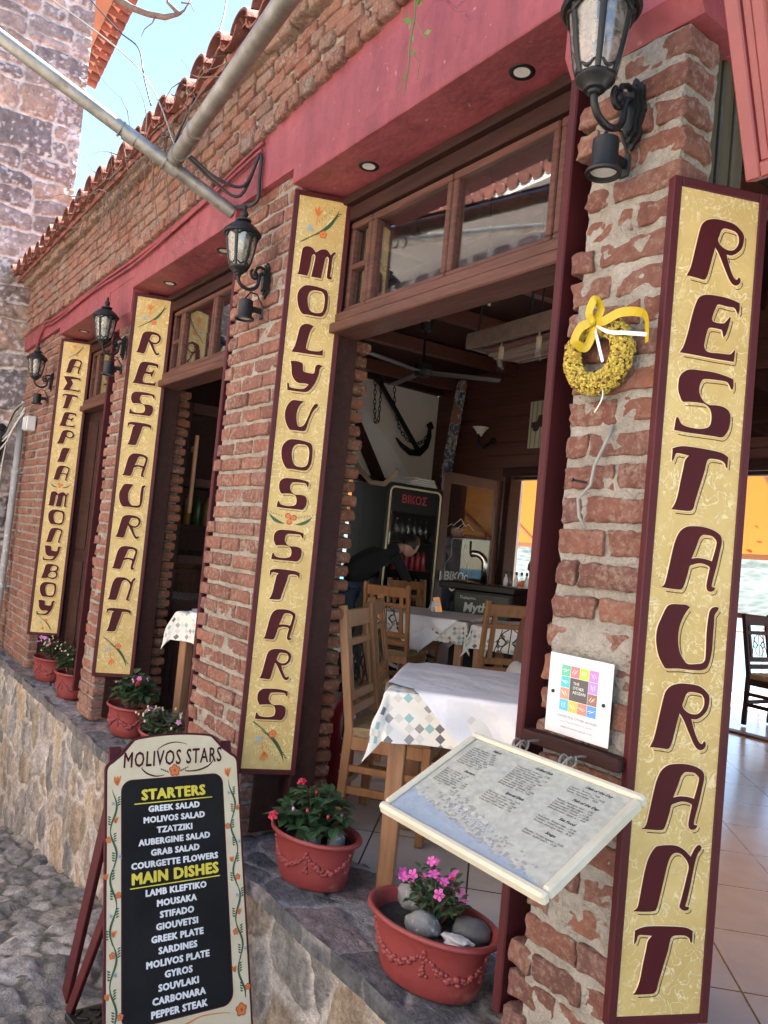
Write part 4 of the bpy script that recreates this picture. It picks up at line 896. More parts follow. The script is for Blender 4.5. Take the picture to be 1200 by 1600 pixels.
# ------------------------------------------------------------------ hand-cut sign lettering
GLYPHS={
'R':['-48,2c -42,17 -36,51 -31,79 -27,89 -19,96 -5,100 13,100 28,98 39,92 47,84 48,73 45,61 37,52 28,47 19,47c 25,31 32,17 37,11 41,10 44,14 47,12 47,6 42,1 35,1 28,7 20,20 12,34 5,46 -2,55c -7,31 -11,11 -14,3 -18,0 -31,1', '13,88 7,84 4,75 2,67 7,60 17,55 28,55 35,60 39,68 39,77 35,84 28,87'],
'E':['-50,1c -44,12 -38,36 -33,64 -28,83 -23,93 -14,98 0,100 20,100 37,98 49,95c 50,85 48,76c 45,80 40,86 28,86 12,87 8,83 2,63 6,58 22,58 28,63 33,70c 35,69 33,57 29,42 25,36c 23,41 21,47 16,48 1,48 -4,44 -8,22 -7,14 0,9 21,10 38,11 43,15 47,21c 47,9 46,0c 9,0 -30,1'],
'S':['48,94c 49,84 48,78c 45,78 42,83 37,88 26,89 2,88 -6,86 -10,78 -11,68 -8,60 -1,52 9,48 21,49 34,48 44,43 48,33 47,17 42,6 35,0 22,0 -4,0 -30,0 -49,1c -48,12 -47,20 -45,22c -42,19 -37,12 -27,9 -11,8 3,10 11,14 14,21 14,32 10,42 1,48 -11,49 -27,48 -38,47 -43,54 -47,63 -48,74 -46,86 -38,95 -28,99 -13,100 14,100 36,97'],
'T':['-49,94c -39,98 -26,100 -4,100 20,99 38,97 49,92c 49,83 49,74c 46,76 44,81 37,85 27,86 16,85 12,80 9,63 2,36 -3,16 -5,6 -10,1 -24,0 -43,0c -38,9 -34,23 -31,46 -28,65 -26,78 -20,86c -30,87 -42,87 -45,79 -48,74c -49,76 -49,86'],
'A':['-49,1c -44,8 -40,29 -36,55 -32,74 -26,88 -17,96 -7,99 11,100 27,98 39,94 47,88 49,78 47,65 43,41 39,23 37,10 41,8 43,8 42,4 37,1 31,2 28,7 28,15 30,29 31,38 27,41 19,43 11,43 1,40 -4,37 -6,27 -10,11 -13,3 -17,0 -32,0', '-2,49c 4,65 9,81 14,87 20,88 31,87 39,81 40,76 38,64 34,48c 26,50 17,51 8,51'],
'Λ':['-49,1c -44,8 -40,29 -36,55 -32,74 -26,88 -17,96 -7,99 11,100 27,98 39,94 47,88 49,78 47,65 43,41 39,23 37,10 41,8 43,8 42,4 37,1 31,2 28,7 28,15 32,37 38,64 40,76 35,83 26,87 15,86 8,75 0,48 -10,11 -13,3 -17,0 -32,0'],
'U':['2,96c -5,99 -17,99 -30,98 -38,93 -46,75 -51,61 -52,45 -49,29 -44,16 -36,4 -31,0 -10,1 16,0 31,1 39,5 43,14 46,32 46,52 46,77 46,87 50,93 52,98 48,100 41,98 37,93 35,82 34,58 35,35 35,18 31,12 22,10 6,9 -2,15 -10,27 -14,43 -14,61 -10,76 -4,88'],
'N':['-53,1c -47,9 -43,40 -40,62 -35,81 -26,95 -18,98 -4,99 11,98 24,92 36,82c 40,91 44,97 49,100 53,97 52,92 48,87 45,77 42,60 39,38 35,16 33,8 37,7 39,6 39,3 33,1 27,3 23,7 24,13 28,32 32,53 34,66 31,74 24,82 16,87 7,87 1,81 -3,69 -7,47 -11,25 -15,6 -19,1 -37,0'],
'M':['-61,2c -56,11 -54,42 -52,77 -49,92 -37,100 -20,98 -5,84c 8,95 25,100 36,95 45,83c 52,93 58,96 61,92 54,81 52,67 51,36 50,12 55,11 56,4 48,1 40,5 39,14 40,52 40,67 36,76 30,73 27,60 24,32 20,0c -13,0c -9,32 -6,59 -6,72 -12,77 -17,70 -19,48 -22,21 -26,1c'],
'O':['-27,98 -43,86 -51,68 -51,47 -44,22 -30,2 -11,1 29,0 41,7 50,29 51,59 49,80 42,92 26,97 0,100', '0,85 -12,77 -17,59 -14,36 -6,18 7,11 28,13 38,25 40,57 36,76 26,85 12,86'],
'L':['-52,0c -43,22 -37,57 -32,85 -20,97 -4,100 12,95c 3,77 -2,52 -6,22 -1,14 18,12 39,14 51,22c 52,1c 11,0'],
'Y':['-52,98c -34,100 -13,96 -9,81 -5,69 25,66 30,72 32,92 41,99 56,96c 47,86 45,66 36,36 22,12 9,2 -13,0 -53,0c -56,23c -50,23 -45,11 -17,9 2,13 15,28c 3,30 -19,29 -34,38 -44,56 -47,78'],
'V':['7,99c -14,100 -35,97 -49,76 -53,51 -48,25 -34,2 -20,0 15,1 22,9 28,37 38,69 50,85 53,93 49,97 41,94 32,76 24,50 13,22 0,14 -8,19 -14,43 -13,67 -5,88'],
'Σ':['-55,96c -11,100 29,97 51,94c 54,73c 40,83 -7,81c 8,53c -8,13c 22,13 46,11 53,21c 55,0c 7,2 -52,2c -40,30 -30,52c -45,76'],
'P':['-52,0c -41,25 -30,73 -20,92 3,100 32,96 50,79 52,58 37,45 17,45 1,52c -5,25 -10,3c', '13,85 5,69 14,55 30,53 41,65 37,82'],
'I':['-37,0c -27,28 -16,84 -5,99 37,100c 24,61 15,24 9,2c'],
'B':['-52,0c -41,42 -33,85 -23,97 9,100 38,94 52,80 50,63 43,53c 51,37 47,15 28,0 8,1 -11,7c -18,2c', '17,88 4,76 0,56c 22,56 38,64 40,79 31,87', '7,46 -5,32 -8,17 11,10 31,14 40,27 34,42 19,47'],
}

def parse_glyph(t):
    out = []
    for w in t.split():
        c = w.endswith('c'); x, y = w.rstrip('c').split(','); out.append((float(x) / 100, float(y) / 100, c))
    return out
GL = {k: [catmull(parse_glyph(p), 4) for p in v] for k, v in GLYPHS.items()}
def area2(q): return sum(q[i][0] * q[(i + 1) % len(q)][1] - q[(i + 1) % len(q)][0] * q[i][1] for i in range(len(q)))
M_leafgreen = pm('painted_green', (0.045, 0.11, 0.045), (0.03, 0.075, 0.035), scale=40)
M_floworange = pm('painted_orange', (0.68, 0.22, 0.05), (0.60, 0.17, 0.03), scale=40)
M_flowred = pm('painted_red', (0.45, 0.06, 0.03), scale=40)
M_paleblue = pm('painted_pale_blue', (0.36, 0.42, 0.44), (0.28, 0.35, 0.40), scale=40)
PAINT = [M_leafgreen, M_floworange, M_flowred, M_paleblue, M_goldedge]
def leafpoly(p0, p1, w, bend=0.0, n=8):
    p0 = np.array(p0, float); p1 = np.array(p1, float); d = p1 - p0; nrm = np.array([-d[1], d[0]]); a = []; b_ = []
    for i in range(n + 1):
        t = i / n; c = p0 + d * t + nrm * bend * 4 * t * (1 - t); ww = w * math.sin(PI * min(1, t * 1.02)) ** 0.8
        q = nrm / np.linalg.norm(nrm) * ww / 2; a.append(c + q); b_.append(c - q)
    pts = a + b_[::-1][1:-1] if True else a
    return [tuple(p) for p in pts]
def flat(mb, poly, M, z, th=0.0006):
    if area2(poly) < 0: poly = poly[::-1]
    mb.prism([poly], M, z - th, z)
def sprig(mb, M, cx, cy, s, flip=1, z=0.0012):
    """corner sprig: long leaf, fern strokes, orange tulip, small round flower, pale leaf; s = size"""
    T = lambda x, y: (cx + x * s, cy + y * s * flip)
    mb.m = 0; flat(mb, leafpoly(T(-0.25, -0.42), T(0.45, 0.42), 0.09 * s, -0.12 * flip), M, z)
    for k in range(9):
        t = k / 8; b0 = (-0.02 + 0.42 * t, -0.22 + 0.52 * t)
        flat(mb, leafpoly(T(b0[0] + 0.03, b0[1] - 0.03), T(b0[0] + 0.17 - 0.04 * t, b0[1] + 0.02), 0.028 * s, 0.1), M, z)
    for k in range(6):
        t = k / 5; b0 = (-0.50 + 0.28 * t, -0.62 + 0.2 * t)
        flat(mb, leafpoly(T(b0[0], b0[1]), T(b0[0] + 0.13, b0[1] + 0.06), 0.026 * s, 0.15), M, z)
    for k in range(7):
        t = k / 6; b0 = (0.0 + 0.36 * t, -0.02 + 0.42 * t)
        flat(mb, leafpoly(T(b0[0] - 0.04, b0[1]), T(b0[0] - 0.05, b0[1] + 0.07), 0.012 * s, 0.1), M, z)
    mb.m = 1
    for dx, dy in ((-0.10, 0.25), (0.02, 0.28), (0.12, 0.20)): flat(mb, leafpoly(T(-0.10, 0.14), T(-0.10 + dx, 0.14 + dy), 0.075 * s, 0.05), M, z)
    flat(mb, leafpoly(T(-0.10, 0.18), T(-0.16, -0.14), 0.03 * s, 0.05), M, z)
    mb.m = 3
    for a in (2.3, 2.6, 2.95): flat(mb, leafpoly(T(-0.16, -0.26), T(-0.16 + 0.25 * math.cos(a), -0.26 + 0.25 * math.sin(a)), 0.05 * s, 0.1), M, z)
    rosette(mb, M, *T(0.08, -0.32), 0.10 * s, z)
def rosette(mb, M, cx, cy, r, z, n=5, rim=2, core=1):
    mb.m = rim
    for k in range(n):
        a = 2 * PI * k / n + 0.3; flat(mb, [(cx + r * 0.62 * math.cos(a) + r * 0.48 * math.cos(t), cy + r * 0.62 * math.sin(a) + r * 0.48 * math.sin(t)) for t in np.linspace(0, 2 * PI, 10, endpoint=False)], M, z + 0.0001 * k)
    mb.m = core
    for k in range(n):
        a = 2 * PI * k / n + 0.3; flat(mb, [(cx + r * 0.55 * math.cos(a) + r * 0.36 * math.cos(t), cy + r * 0.55 * math.sin(a) + r * 0.36 * math.sin(t)) for t in np.linspace(0, 2 * PI, 9, endpoint=False)], M, z + 0.0008 + 0.0001 * k)
    mb.m = 2; flat(mb, [(cx + r * 0.16 * math.cos(t), cy + r * 0.16 * math.sin(t)) for t in np.linspace(0, 2 * PI, 8, endpoint=False)], M, z + 0.0015)
def twinleaf(mb, M, cx, cy, s, z=0.0012):
    for sg in (-1, 1):
        mb.m = 0; flat(mb, leafpoly((cx + sg * 0.14 * s, cy - 0.16 * s), (cx + sg * 0.62 * s, cy + 0.10 * s), 0.09 * s, -0.12 * sg), M, z)
        for k in range(7):
            t = k / 6; x, y = cx + sg * (0.24 + 0.46 * t) * s, cy + (0.02 + 0.12 * t) * s
            flat(mb, leafpoly((x, y), (x + sg * 0.02 * s, y + 0.06 * s), 0.018 * s, 0.1), M, z)
    rosette(mb, M, cx, cy, 0.17 * s, z, n=3 if s > .1 else 4)
SIGN_A = R_(66)
def sign(word, x, z_top, h, v0, pitch, lh, label, sprigs=(), mid=None, w=0.262):
    o = thing('vertical_sign', label, 'sign', (x, F_ - 0.03, z_top - h), group='carved vertical signs on the pillars')
    ux = Vector((math.cos(SIGN_A), math.sin(SIGN_A), 0)); nz = Vector((math.sin(SIGN_A), -math.cos(SIGN_A), 0))
    M = Matrix((ux, Vector((0, 0, 1)), nz)).transposed().to_4x4(); M.translation = Vector((x, F_ - 0.03, z_top))
    fr = MB(); b_ = 0.0235
    def bx(u0, u1, v0_, v1, z0, z1, bev): fr.T = M; fr.bx(u0, u1, v0_, v1, z0, z1, bev); fr.T = None
    bx(0, b_, -h, 0, -0.022, 0.004, 0.003); bx(w - b_, w, -h, 0, -0.022, 0.004, 0.003); bx(b_, w - b_, -b_, 0, -0.022, 0.0036, 0.003); bx(b_, w - b_, -h, -h + b_, -0.022, 0.0036, 0.003)
    fr.build('frame', M_redwood, o)
    pn = MB(); pn.T = M; pn.bx(b_, w - b_, -h + b_, -b_, -0.018, 0.0); pn.T = None; pn.build('gold_panel', M_gold, o)
    le = MB(); rd = MB(); ln = MB(); v = v0
    for ch in word:
        if ch == ' ': v -= pitch * (mid or 1); continue
        polys = [[(w * 0.485 + a * lh, v - lh + b2 * lh) for a, b2 in q] for q in GL[ch]]
        le.prism(polys, M, -0.001, 0.0035)
        for qi, q in enumerate(polys):
            rd.tube([M @ Vector((a, b2, 0.001)) for a, b2 in q], 0.0024, 5, closed=True)
            # thin engraved line offset down and to the right
            ar = area2(q); run = []
            def flush():
                if len(run) > 3: ln.tube([M @ Vector((a, b2, 0.0002)) for a, b2 in run], 0.0011, 4)
                run.clear()
            k = len(q); start = 0
            for i in range(k + 1):
                p, n2 = np.array(q[i % k]), np.array(q[(i + 1) % k]); d = n2 - p; l = np.linalg.norm(d)
                if l < 1e-6: continue
                nr = np.array([d[1], -d[0]]) / l * (1 if ar > 0 else -1) * (1 if qi == 0 else -1)
                if nr[0] * 0.72 - nr[1] * 0.69 > 0.42:
                    run.append(tuple(p + np.array([0.0065, -0.0065]) + nr * 0.0015))
                else: flush()
            flush()
        v -= pitch
    le.build('lettering', M_maroon, o); rd.build('letter_ridge', M_goldedge, o); ln.build('letter_shadow_line', M_shadowline, o)
    if sprigs:
        pa = MB()
        for kind, cy, s_ in sprigs:
            if kind == 't': sprig(pa, M, w * 0.5, cy, s_, 1)
            elif kind == 'b': sprig(pa, M, w * 0.5, cy, s_, -1)
            else: twinleaf(pa, M, w * 0.485, cy, s_)
        pa.build('painted_flowers', PAINT, o)
    return o
sign('RESTAURANT', -1.087, 2.262, 2.0, -0.088, 0.1872, 0.154, 'gold RESTAURANT sign on the wreath pillar, without painted flowers')
sign('MOLYVOS STARS', -3.022, 2.862, 2.585, -0.250, 0.1735, 0.134, 'gold MOLYVOS STARS sign with painted flowers beside the widest doorway', (('t', -0.130, 0.17), ('b', -2.462, 0.165), ('m', -1.468, 0.155)), mid=0.32)
sign('RESTAURANT', -5.163, 2.852, 2.56, -0.250, 0.2065, 0.155, 'gold RESTAURANT sign with flower sprigs above and below its letters', (('t', -0.130, 0.17), ('b', -2.415, 0.18)))
sign('ΑΣΤΕΡΙΑ'.translate(str.maketrans('ΑΤΕΡΙ', 'ATEPI')) + ' ' + 'MOΛYBOY', -7.06, 2.852, 2.565, -0.165, 0.156, 0.128, 'narrow looking gold sign with Greek letters on the pillar farthest down the street', (('t', -0.09, 0.12), ('b', -2.475, 0.12), ('m', -1.272, 0.13)), mid=0.46)

# ------------------------------------------------------------------ wall lanterns and spotlights
def make_lantern(label):
    t = thing('wall_lantern', label, 'lantern', (0, 0, 0), group='black wall lanterns', rz=0.0)
    # origin: centre of the wall plate on the brick face; -y comes out of the wall; lantern axis at y=-0.145
    p = MB(); out = [(0.030 * math.cos(a) * (1.0 + 0.10 * math.cos(8 * a)), 0.082 * math.sin(a) * (1 + 0.05 * math.cos(8 * a))) for a in np.linspace(0, 2 * PI, 40, endpoint=False)]
    Mx = Matrix(((1, 0, 0, 0), (0, 0, -1, 0), (0, 1, 0, 0), (0, 0, 0, 1)))
    p.prism([out], Mx, 0.0, 0.008, back=True); p.prism([[(a * 0.75, b_ * 0.82) for a, b_ in out]], Mx, 0.008, 0.016); p.prism([[(a * 0.5, b_ * 0.66) for a, b_ in out]], Mx, 0.016, 0.022)
    for zz in (-0.05, 0.05): p.ball((0, -0.023, zz), 0.005, 8)
    pl = p.build('wall_plate', M_lampiron, t)
    ax = -0.145
    a = MB()
    UP = 0.042
    pts = [(0, ax, -0.010), (0, ax, -0.016)] + [(0, ax + 0.052 - 0.052 * math.cos(q), -0.018 - 0.046 * math.sin(q)) for q in np.linspace(0.1, PI, 16)] + [(0, -0.040, 0.0), (0, -0.034, 0.022), (0, -0.012, 0.03)]
    a.tube(pts, 0.0085, 8)
    sc = [(0, -0.062 + 0.022 * (1 - q / 7) * math.cos(q * 1.25 + 2.2) , 0.012 + 0.026 * (1 - q / 8) * math.sin(q * 1.25 + 2.2)) for q in np.linspace(0, 5, 22)]
    a.tube(sc, 0.0065, 7); a.ball((0, -0.062, 0.014), 0.011, 8); a.tube([(0, -0.012, 0.05), (0, -0.035, 0.055), (0, -0.055, 0.045), (0, -0.06, 0.03)], 0.007, 7)
    a.build('scroll_arm', M_lampiron, t, smooth=True, auto=60)
    b_ = MB(); b_.lathe([(0.011, -0.058), (0.015, -0.055), (0.016, -0.050), (0.024, -0.047), (0.027, -0.040), (0.036, -0.033), (0.043, -0.026), (0.043, -0.018), (0.030, -0.016)], 20, Matrix.Translation((0, ax, UP)))
    b_.build('base_cup', M_lampiron, t, smooth=True, auto=35)
    zb, zt = -0.018, 0.135
    prof = [(0.041, zb), (0.051, zb + 0.03), (0.059, zb + 0.07), (0.065, zb + 0.11), (0.071, zt)]
    g = MB(); n = 12; g.lathe([(r_ * 0.97, z) for r_, z in prof], 24, Matrix.Translation((0, ax, UP)), cap=False); g.build('glass_shade', M_dustyglass, t, smooth=True)
    f = MB()
    for k in range(6):
        an = 2 * PI * k / 6 + 0.25
        for off in (-0.055, 0.055):
            f.tube([(r_ * math.cos(an + off), ax + r_ * math.sin(an + off), z + UP) for r_, z in prof], 0.0042, 6)
        f.tube([(r_ * 1.01 * math.cos(an), ax + r_ * 1.01 * math.sin(an), z + UP) for r_, z in prof], 0.0048, 6)
        # arched tops and bottoms of each pane
        for (zz, rr, sg) in ((zt - 0.006, 0.070, -1), (zb + 0.006, 0.041, 1)):
            f.tube([(rr * math.cos(an + PI / 3 * q), ax + rr * math.sin(an + PI / 3 * q), UP + zz + sg * 0.016 * abs(math.cos(PI * q)) ** 2) for q in np.linspace(0, 1, 9)], 0.005, 6)
    f.build('frame_ribs', M_lampiron, t, smooth=True, auto=60)
    c = MB(); c.lathe([(0.071, 0.128), (0.082, 0.128), (0.088, 0.136), (0.086, 0.143), (0.078, 0.150), (0.066, 0.164), (0.046, 0.179), (0.030, 0.186), (0.024, 0.190), (0.034, 0.194), (0.036, 0.200), (0.024, 0.206), (0.012, 0.210), (0.012, 0.216), (0.017, 0.222), (0.019, 0.229), (0.015, 0.238), (0.008, 0.245), (0.007, 0.250), (0.010, 0.256), (0.006, 0.266), (0.001, 0.276)], 28, Matrix.Translation((0, ax, UP)))
    c.build('cap', M_lampiron, t, smooth=True, auto=35)
    k = MB(); k.lathe([(0.014, 0.0), (0.014, 0.06), (0.012, 0.062)], 12, Matrix.Translation((0, ax, UP))); k.m = 1
    k.lathe([(0.012, 0.062), (0.016, 0.08), (0.014, 0.105), (0.001, 0.125)], 12, Matrix.Translation((0, ax, UP))); k.build('candle_bulb', [M_blackplastic, M_cream], t, smooth=True, auto=40)
    return t
lan = make_lantern('black lantern on the brick pillar above the yellow wreath')
for x, lab in ((-3.235, 'black lantern between the MOLYVOS STARS sign and the metal pole end'), (-5.285, 'black lantern on the pillar with the flowered RESTAURANT sign'), (-7.265, 'black lantern beside the Greek lettered sign and the cable bundle')):
    c = copy_tree(lan); c.location = (x, F_ - 0.018, 2.492); c['label'] = lab
lan.location = (-1.225, F_ - 0.018, 2.470); lan.scale = (1.12, 1.12, 1.12)
def make_spot(label):
    t = thing('spotlight', label, 'spotlight', (0, 0, 0), group='small black downlights on the pillars', rz=0.0)
    b_ = MB(); b_.lathe([(0.030, 0.045), (0.033, 0.043), (0.033, -0.030), (0.035, -0.034), (0.044, -0.036), (0.046, -0.040), (0.045, -0.046), (0.036, -0.047), (0.034, -0.036), (0.030, -0.034)], 28, cap=False); b_.lathe([(0.0001, 0.045), (0.030, 0.045)], 28, cap=False)
    b_.build('housing', M_lampiron, t, smooth=True, auto=35)
    l = MB(); l.lathe([(0.0001, -0.037), (0.033, -0.037)], 24, cap=False); l.build('lens', M_lamplens, t)
    k = MB(); k.box((0.0, 0.056, 0.012), (0.012, 0.05, 0.026), None, 0.003); k.box((0.0, 0.082, 0.006), (0.03, 0.008, 0.06), None, 0.003); k.build('bracket', M_lampiron, t)
    w = MB(); w.tube([(0.006, 0.085, 0.03), (0.004, 0.05, 0.085), (-0.004, 0.02, 0.088), (-0.01, 0.0, 0.06), (-0.008, -0.002, 0.044)], 0.004, 6); w.build('cable', M_blackwire, t)
    return t
sp_ = make_spot('black downlight under the large lantern, above the yellow bow'); sp_.location = (-1.243, 1.50, 2.335)
for x, lab in ((-3.256, 'black downlight under the lantern by the MOLYVOS STARS sign'), (-5.313, 'black downlight under the lantern by the flowered RESTAURANT sign'), (-7.388, 'black downlight under the lantern by the cable bundle')):
    c = copy_tree(sp_); c.location = (x, 1.50, 2.338); c['label'] = lab
# recessed lamps in the soffits
def make_recess(label):
    t = thing('recessed_light', label, 'ceiling light', (0, 0, 0), group='round recessed lights in the red soffits', rz=0.0)
    r1 = MB(); r1.lathe([(0.027, -0.001), (0.040, -0.004), (0.043, -0.001), (0.043, 0.0)], 28, cap=False); r1.build('trim_ring', M_iron, t, smooth=True)
    l = MB(); l.lathe([(0.0001, -0.002), (0.027, -0.002)], 20, cap=False); l.build('lens', M_lamplens, t)
    return t
rc_ = make_recess('recessed soffit light close to the large lantern'); rc_.location = (-1.755, 1.678, 2.872)
for x, y, lab in ((-2.627, 1.692, 'recessed soffit light above the top of the MOLYVOS STARS sign'), (-4.013, 1.685, 'recessed soffit light behind the lantern on the second pillar'), (-4.839, 1.687, 'recessed soffit light above the flowered RESTAURANT sign'), (-6.701, 1.659, 'recessed soffit light above the Greek lettered sign')):
    c = copy_tree(rc_); c.location = (x, y, 2.872); c['label'] = lab

# ------------------------------------------------------------------ overhead sign at the right
hs = thing('hanging_sign', 'tilted gold sign in a moulded red frame hung above the entrance', 'sign', (-0.4, 1.3, 2.1))
Mh = Matrix(((1, 0, 0, -0.825), (0, -0.93, -0.37, 1.45), (0, 0.37, -0.93, 2.111), (0, 0, 0, 1)))
ux = Vector((1, 0, 0)); uy = Vector((0, -0.376, 0.927)).normalized(); uz = ux.cross(uy)
Mh = Matrix((ux, uy, uz)).transposed().to_4x4(); Mh.translation = Vector((-0.825, 1.45, 2.111))
mb = MB(); mb.T = Mh
for a, b_, h in ((0, 0.03, 0.02), (0.03, 0.05, 0.012), (0.05, 0.075, 0.018)):
    mb.bx(a, b_, a, 0.6 - a, -0.02, h, 0.003); mb.bx(1.2 - b_, 1.2 - a, a, 0.6 - a, -0.02, h, 0.003); mb.bx(b_, 1.2 - b_, a, b_, -0.02, h - .0004, 0.003); mb.bx(b_, 1.2 - b_, 0.6 - b_, 0.6 - a, -0.02, h - .0004, 0.003)
mb.T = None; mb.build('frame', pm('brick_red_gloss', (0.24, 0.05, 0.05), (0.20, 0.04, 0.042), rough=0.4), hs)
mb = MB(); mb.T = Mh; mb.bx(0.075, 1.125, 0.075, 0.525, -0.02, 0.002); mb.T = None; mb.build('gold_panel', M_gold, hs)

# ------------------------------------------------------------------ overhead poles, cables, twigs, branch
def pole(name, a, b_, r_, label, joints=()):
    t = thing(name, label, 'pole', a); m_ = MB(); m_.tube([a, Vector(a).lerp(Vector(b_), .5) + Vector((0, 0, 0.012)), b_], r_, 18); m_.build('pipe', M_steel, t, smooth=True, auto=60)
    for q in joints:
        j = MB(); c = Vector(a).lerp(Vector(b_), q); d = (Vector(b_) - Vector(a)).normalized(); j.tube([c - d * 0.03, c + d * 0.03], r_ * 1.13, 18); j.tube([c + d * 0.045, c + d * 0.052], r_ * 1.22, 14); j.build('clamp', M_steel, t, smooth=True, auto=50)
pole('metal_pole', (-3.635, 1.553, 2.93), (-4.25, -1.7, 4.36), 0.033, 'grey metal pole running from the red beam out over the street', (0.095, 0.16))
pole('metal_pole', (-3.66, 1.235, 3.10), (-0.4, 0.80, 2.90), 0.036, 'weathered metal pole lying along the eaves across the other pole', (0.012, 0.10))
def cable(pts, r_, mat, label, name='wall_cable', cat='cable', group=None, n=6):
    P = [np.array(p, float) for p in pts]; out = []
    for i in range(len(P) - 1):
        p0 = P[max(i - 1, 0)]; p1 = P[i]; p2 = P[i + 1]; p3 = P[min(i + 2, len(P) - 1)]
        for k in range(6):
            t = k / 6; out.append(0.5 * ((2 * p1) + (-p0 + p2) * t + (2 * p0 - 5 * p1 + 4 * p2 - p3) * t * t + (-p0 + 3 * p1 - 3 * p2 + p3) * t ** 3))
    out.append(P[-1]); m_ = MB(); m_.tube([Vector(p) for p in out], r_, n)
    return tag(m_.build(name, mat, None, smooth=True), label, cat, group)
for k, (dz, dy) in enumerate(((0.0, 0), (0.028, 0.003))):
    xs = np.linspace(-8.0, -3.35, 16)
    pts = [(-8.02 - 0.05 * k, 1.552, 2.62 + 0.1 * k), (-7.95, 1.548, 2.85)] + [(x, 1.545 - dy, beam_top(x) - 0.035 - dz + 0.012 * math.sin(x * 3 + k)) for x in xs[1:]]
    cable(pts, 0.009, M_redpaint, ('upper' if k == 0 else 'lower') + ' red painted cable clipped along the top of the beam')
for k in range(2):
    cable([(-3.52 - 0.02 * k, 1.26, 3.07), (-3.47 - 0.04 * k, 1.38, 2.99), (-3.42 - 0.03 * k, 1.50, 2.98 - 0.04 * k), (-3.36, 1.54, 3.13), (-3.345, 1.544, 3.0), (-3.35 - 0.012 * k, 1.545, 2.90), (-3.50, 1.546, 2.925 - 0.01 * k), (-3.62, 1.548, 2.95)], 0.008, M_blackwire, ['thicker black cable looping from the poles down the red beam', 'second black cable looping from the poles down the red beam'][k])
cable([(-3.56, 1.245, 3.14), (-2.6, 1.09, 3.09), (-1.6, 0.96, 3.03), (-0.5, 0.80, 2.94)], 0.010, M_blackwire, 'black cable tied along the underside of the long pole')
cable([(-3.70, 1.23, 3.16), (-5.2, 2.0, 5.2), (-8.0, 2.8, 8.4)], 0.006, M_blackwire, 'thin dark wire strung from the poles up to the tall house')
cable([(-3.62, 1.22, 3.13), (-4.4, 1.2, 3.9), (-5.9, 0.9, 5.0)], 0.004, M_greywire, 'thin pale wire rising from the pole joint across the sky')
# dead vine twigs caught on the eaves
tw = thing('dead_vine', 'tangle of dry brown vine twigs hanging over the brick eaves', 'vine', (-4.6, 1.45, 3.3)); mb = MB(); r = random.Random(3)
for k in range(70):
    x = r.triangular(-6.6, -3.3, -4.3); p = Vector((x, 1.40 + r.uniform(-0.05, 0.06), r.uniform(3.42, 3.66))); pts = [p.copy()]
    d = Vector((r.uniform(-1, 1), r.uniform(-0.3, 0.2), r.uniform(-1.0, 0.5))).normalized(); L_ = r.uniform(0.15, 0.6)
    for q in range(7):
        d = (d + Vector((r.uniform(-.5, .5), r.uniform(-.25, .25), r.uniform(-.55, .35)))).normalized(); p = p + d * L_ / 7; p.y = min(p.y, 1.47); pts.append(p.copy())
    mb.tube(pts, [0.0045 * (1 - 0.1 * q) * r.uniform(0.6, 1.3) for q in range(8)], 5)
mb.build('twigs', M_twig, tw)
br = thing('bare_branch', 'bare grey branch reaching into the blue sky at the top', 'branch', (-4.2, 1.2, 5.0)); mb = MB()
def pix(px, py, d): # a point along the calibrated view, used only to lay out the branch in depth
    v = Vector(((px - 600), -(py - 800), -1202)) * (d / 1202); return cam.matrix_world.to_3x3() @ v + Vector((0, 0, 1.3))
P = [pix(180, -5, 5.6), pix(205, 12, 5.5), pix(232, 22, 5.45), pix(258, 27, 5.4), pix(280, 22, 5.4)]
mb.tube(P, [0.026, 0.024, 0.021, 0.02, 0.013], 9); mb.tube([pix(280, 22, 5.4), pix(270, 12, 5.4), pix(262, 4, 5.4), pix(262, -8, 5.4)], [0.016, 0.014, 0.011, 0.008], 8)
mb.tube([pix(243, 25, 5.42), pix(238, 36, 5.4), pix(226, 45, 5.4), pix(220, 58, 5.4)], [0.007, 0.005, 0.004, 0.002], 6); mb.tube([pix(283, 4, 5.4), pix(298, 6, 5.4), pix(303, 18, 5.4)], [0.007, 0.005, 0.002], 6)
mb.tube([pix(280, 22, 5.4), pix(288, 16, 5.4), pix(300, -4, 5.4)], [0.012, 0.008, 0.004], 6); mb.build('wood', M_twig, br, smooth=True)
cable([pix(138, -4, 5.8), pix(185, 48, 5.4), pix(216, 75, 5.1), pix(225, 120, 4.9), pix(236, 165, 4.8)], 0.005, M_blackwire, 'thin dark twig like wire dangling across the blue sky')
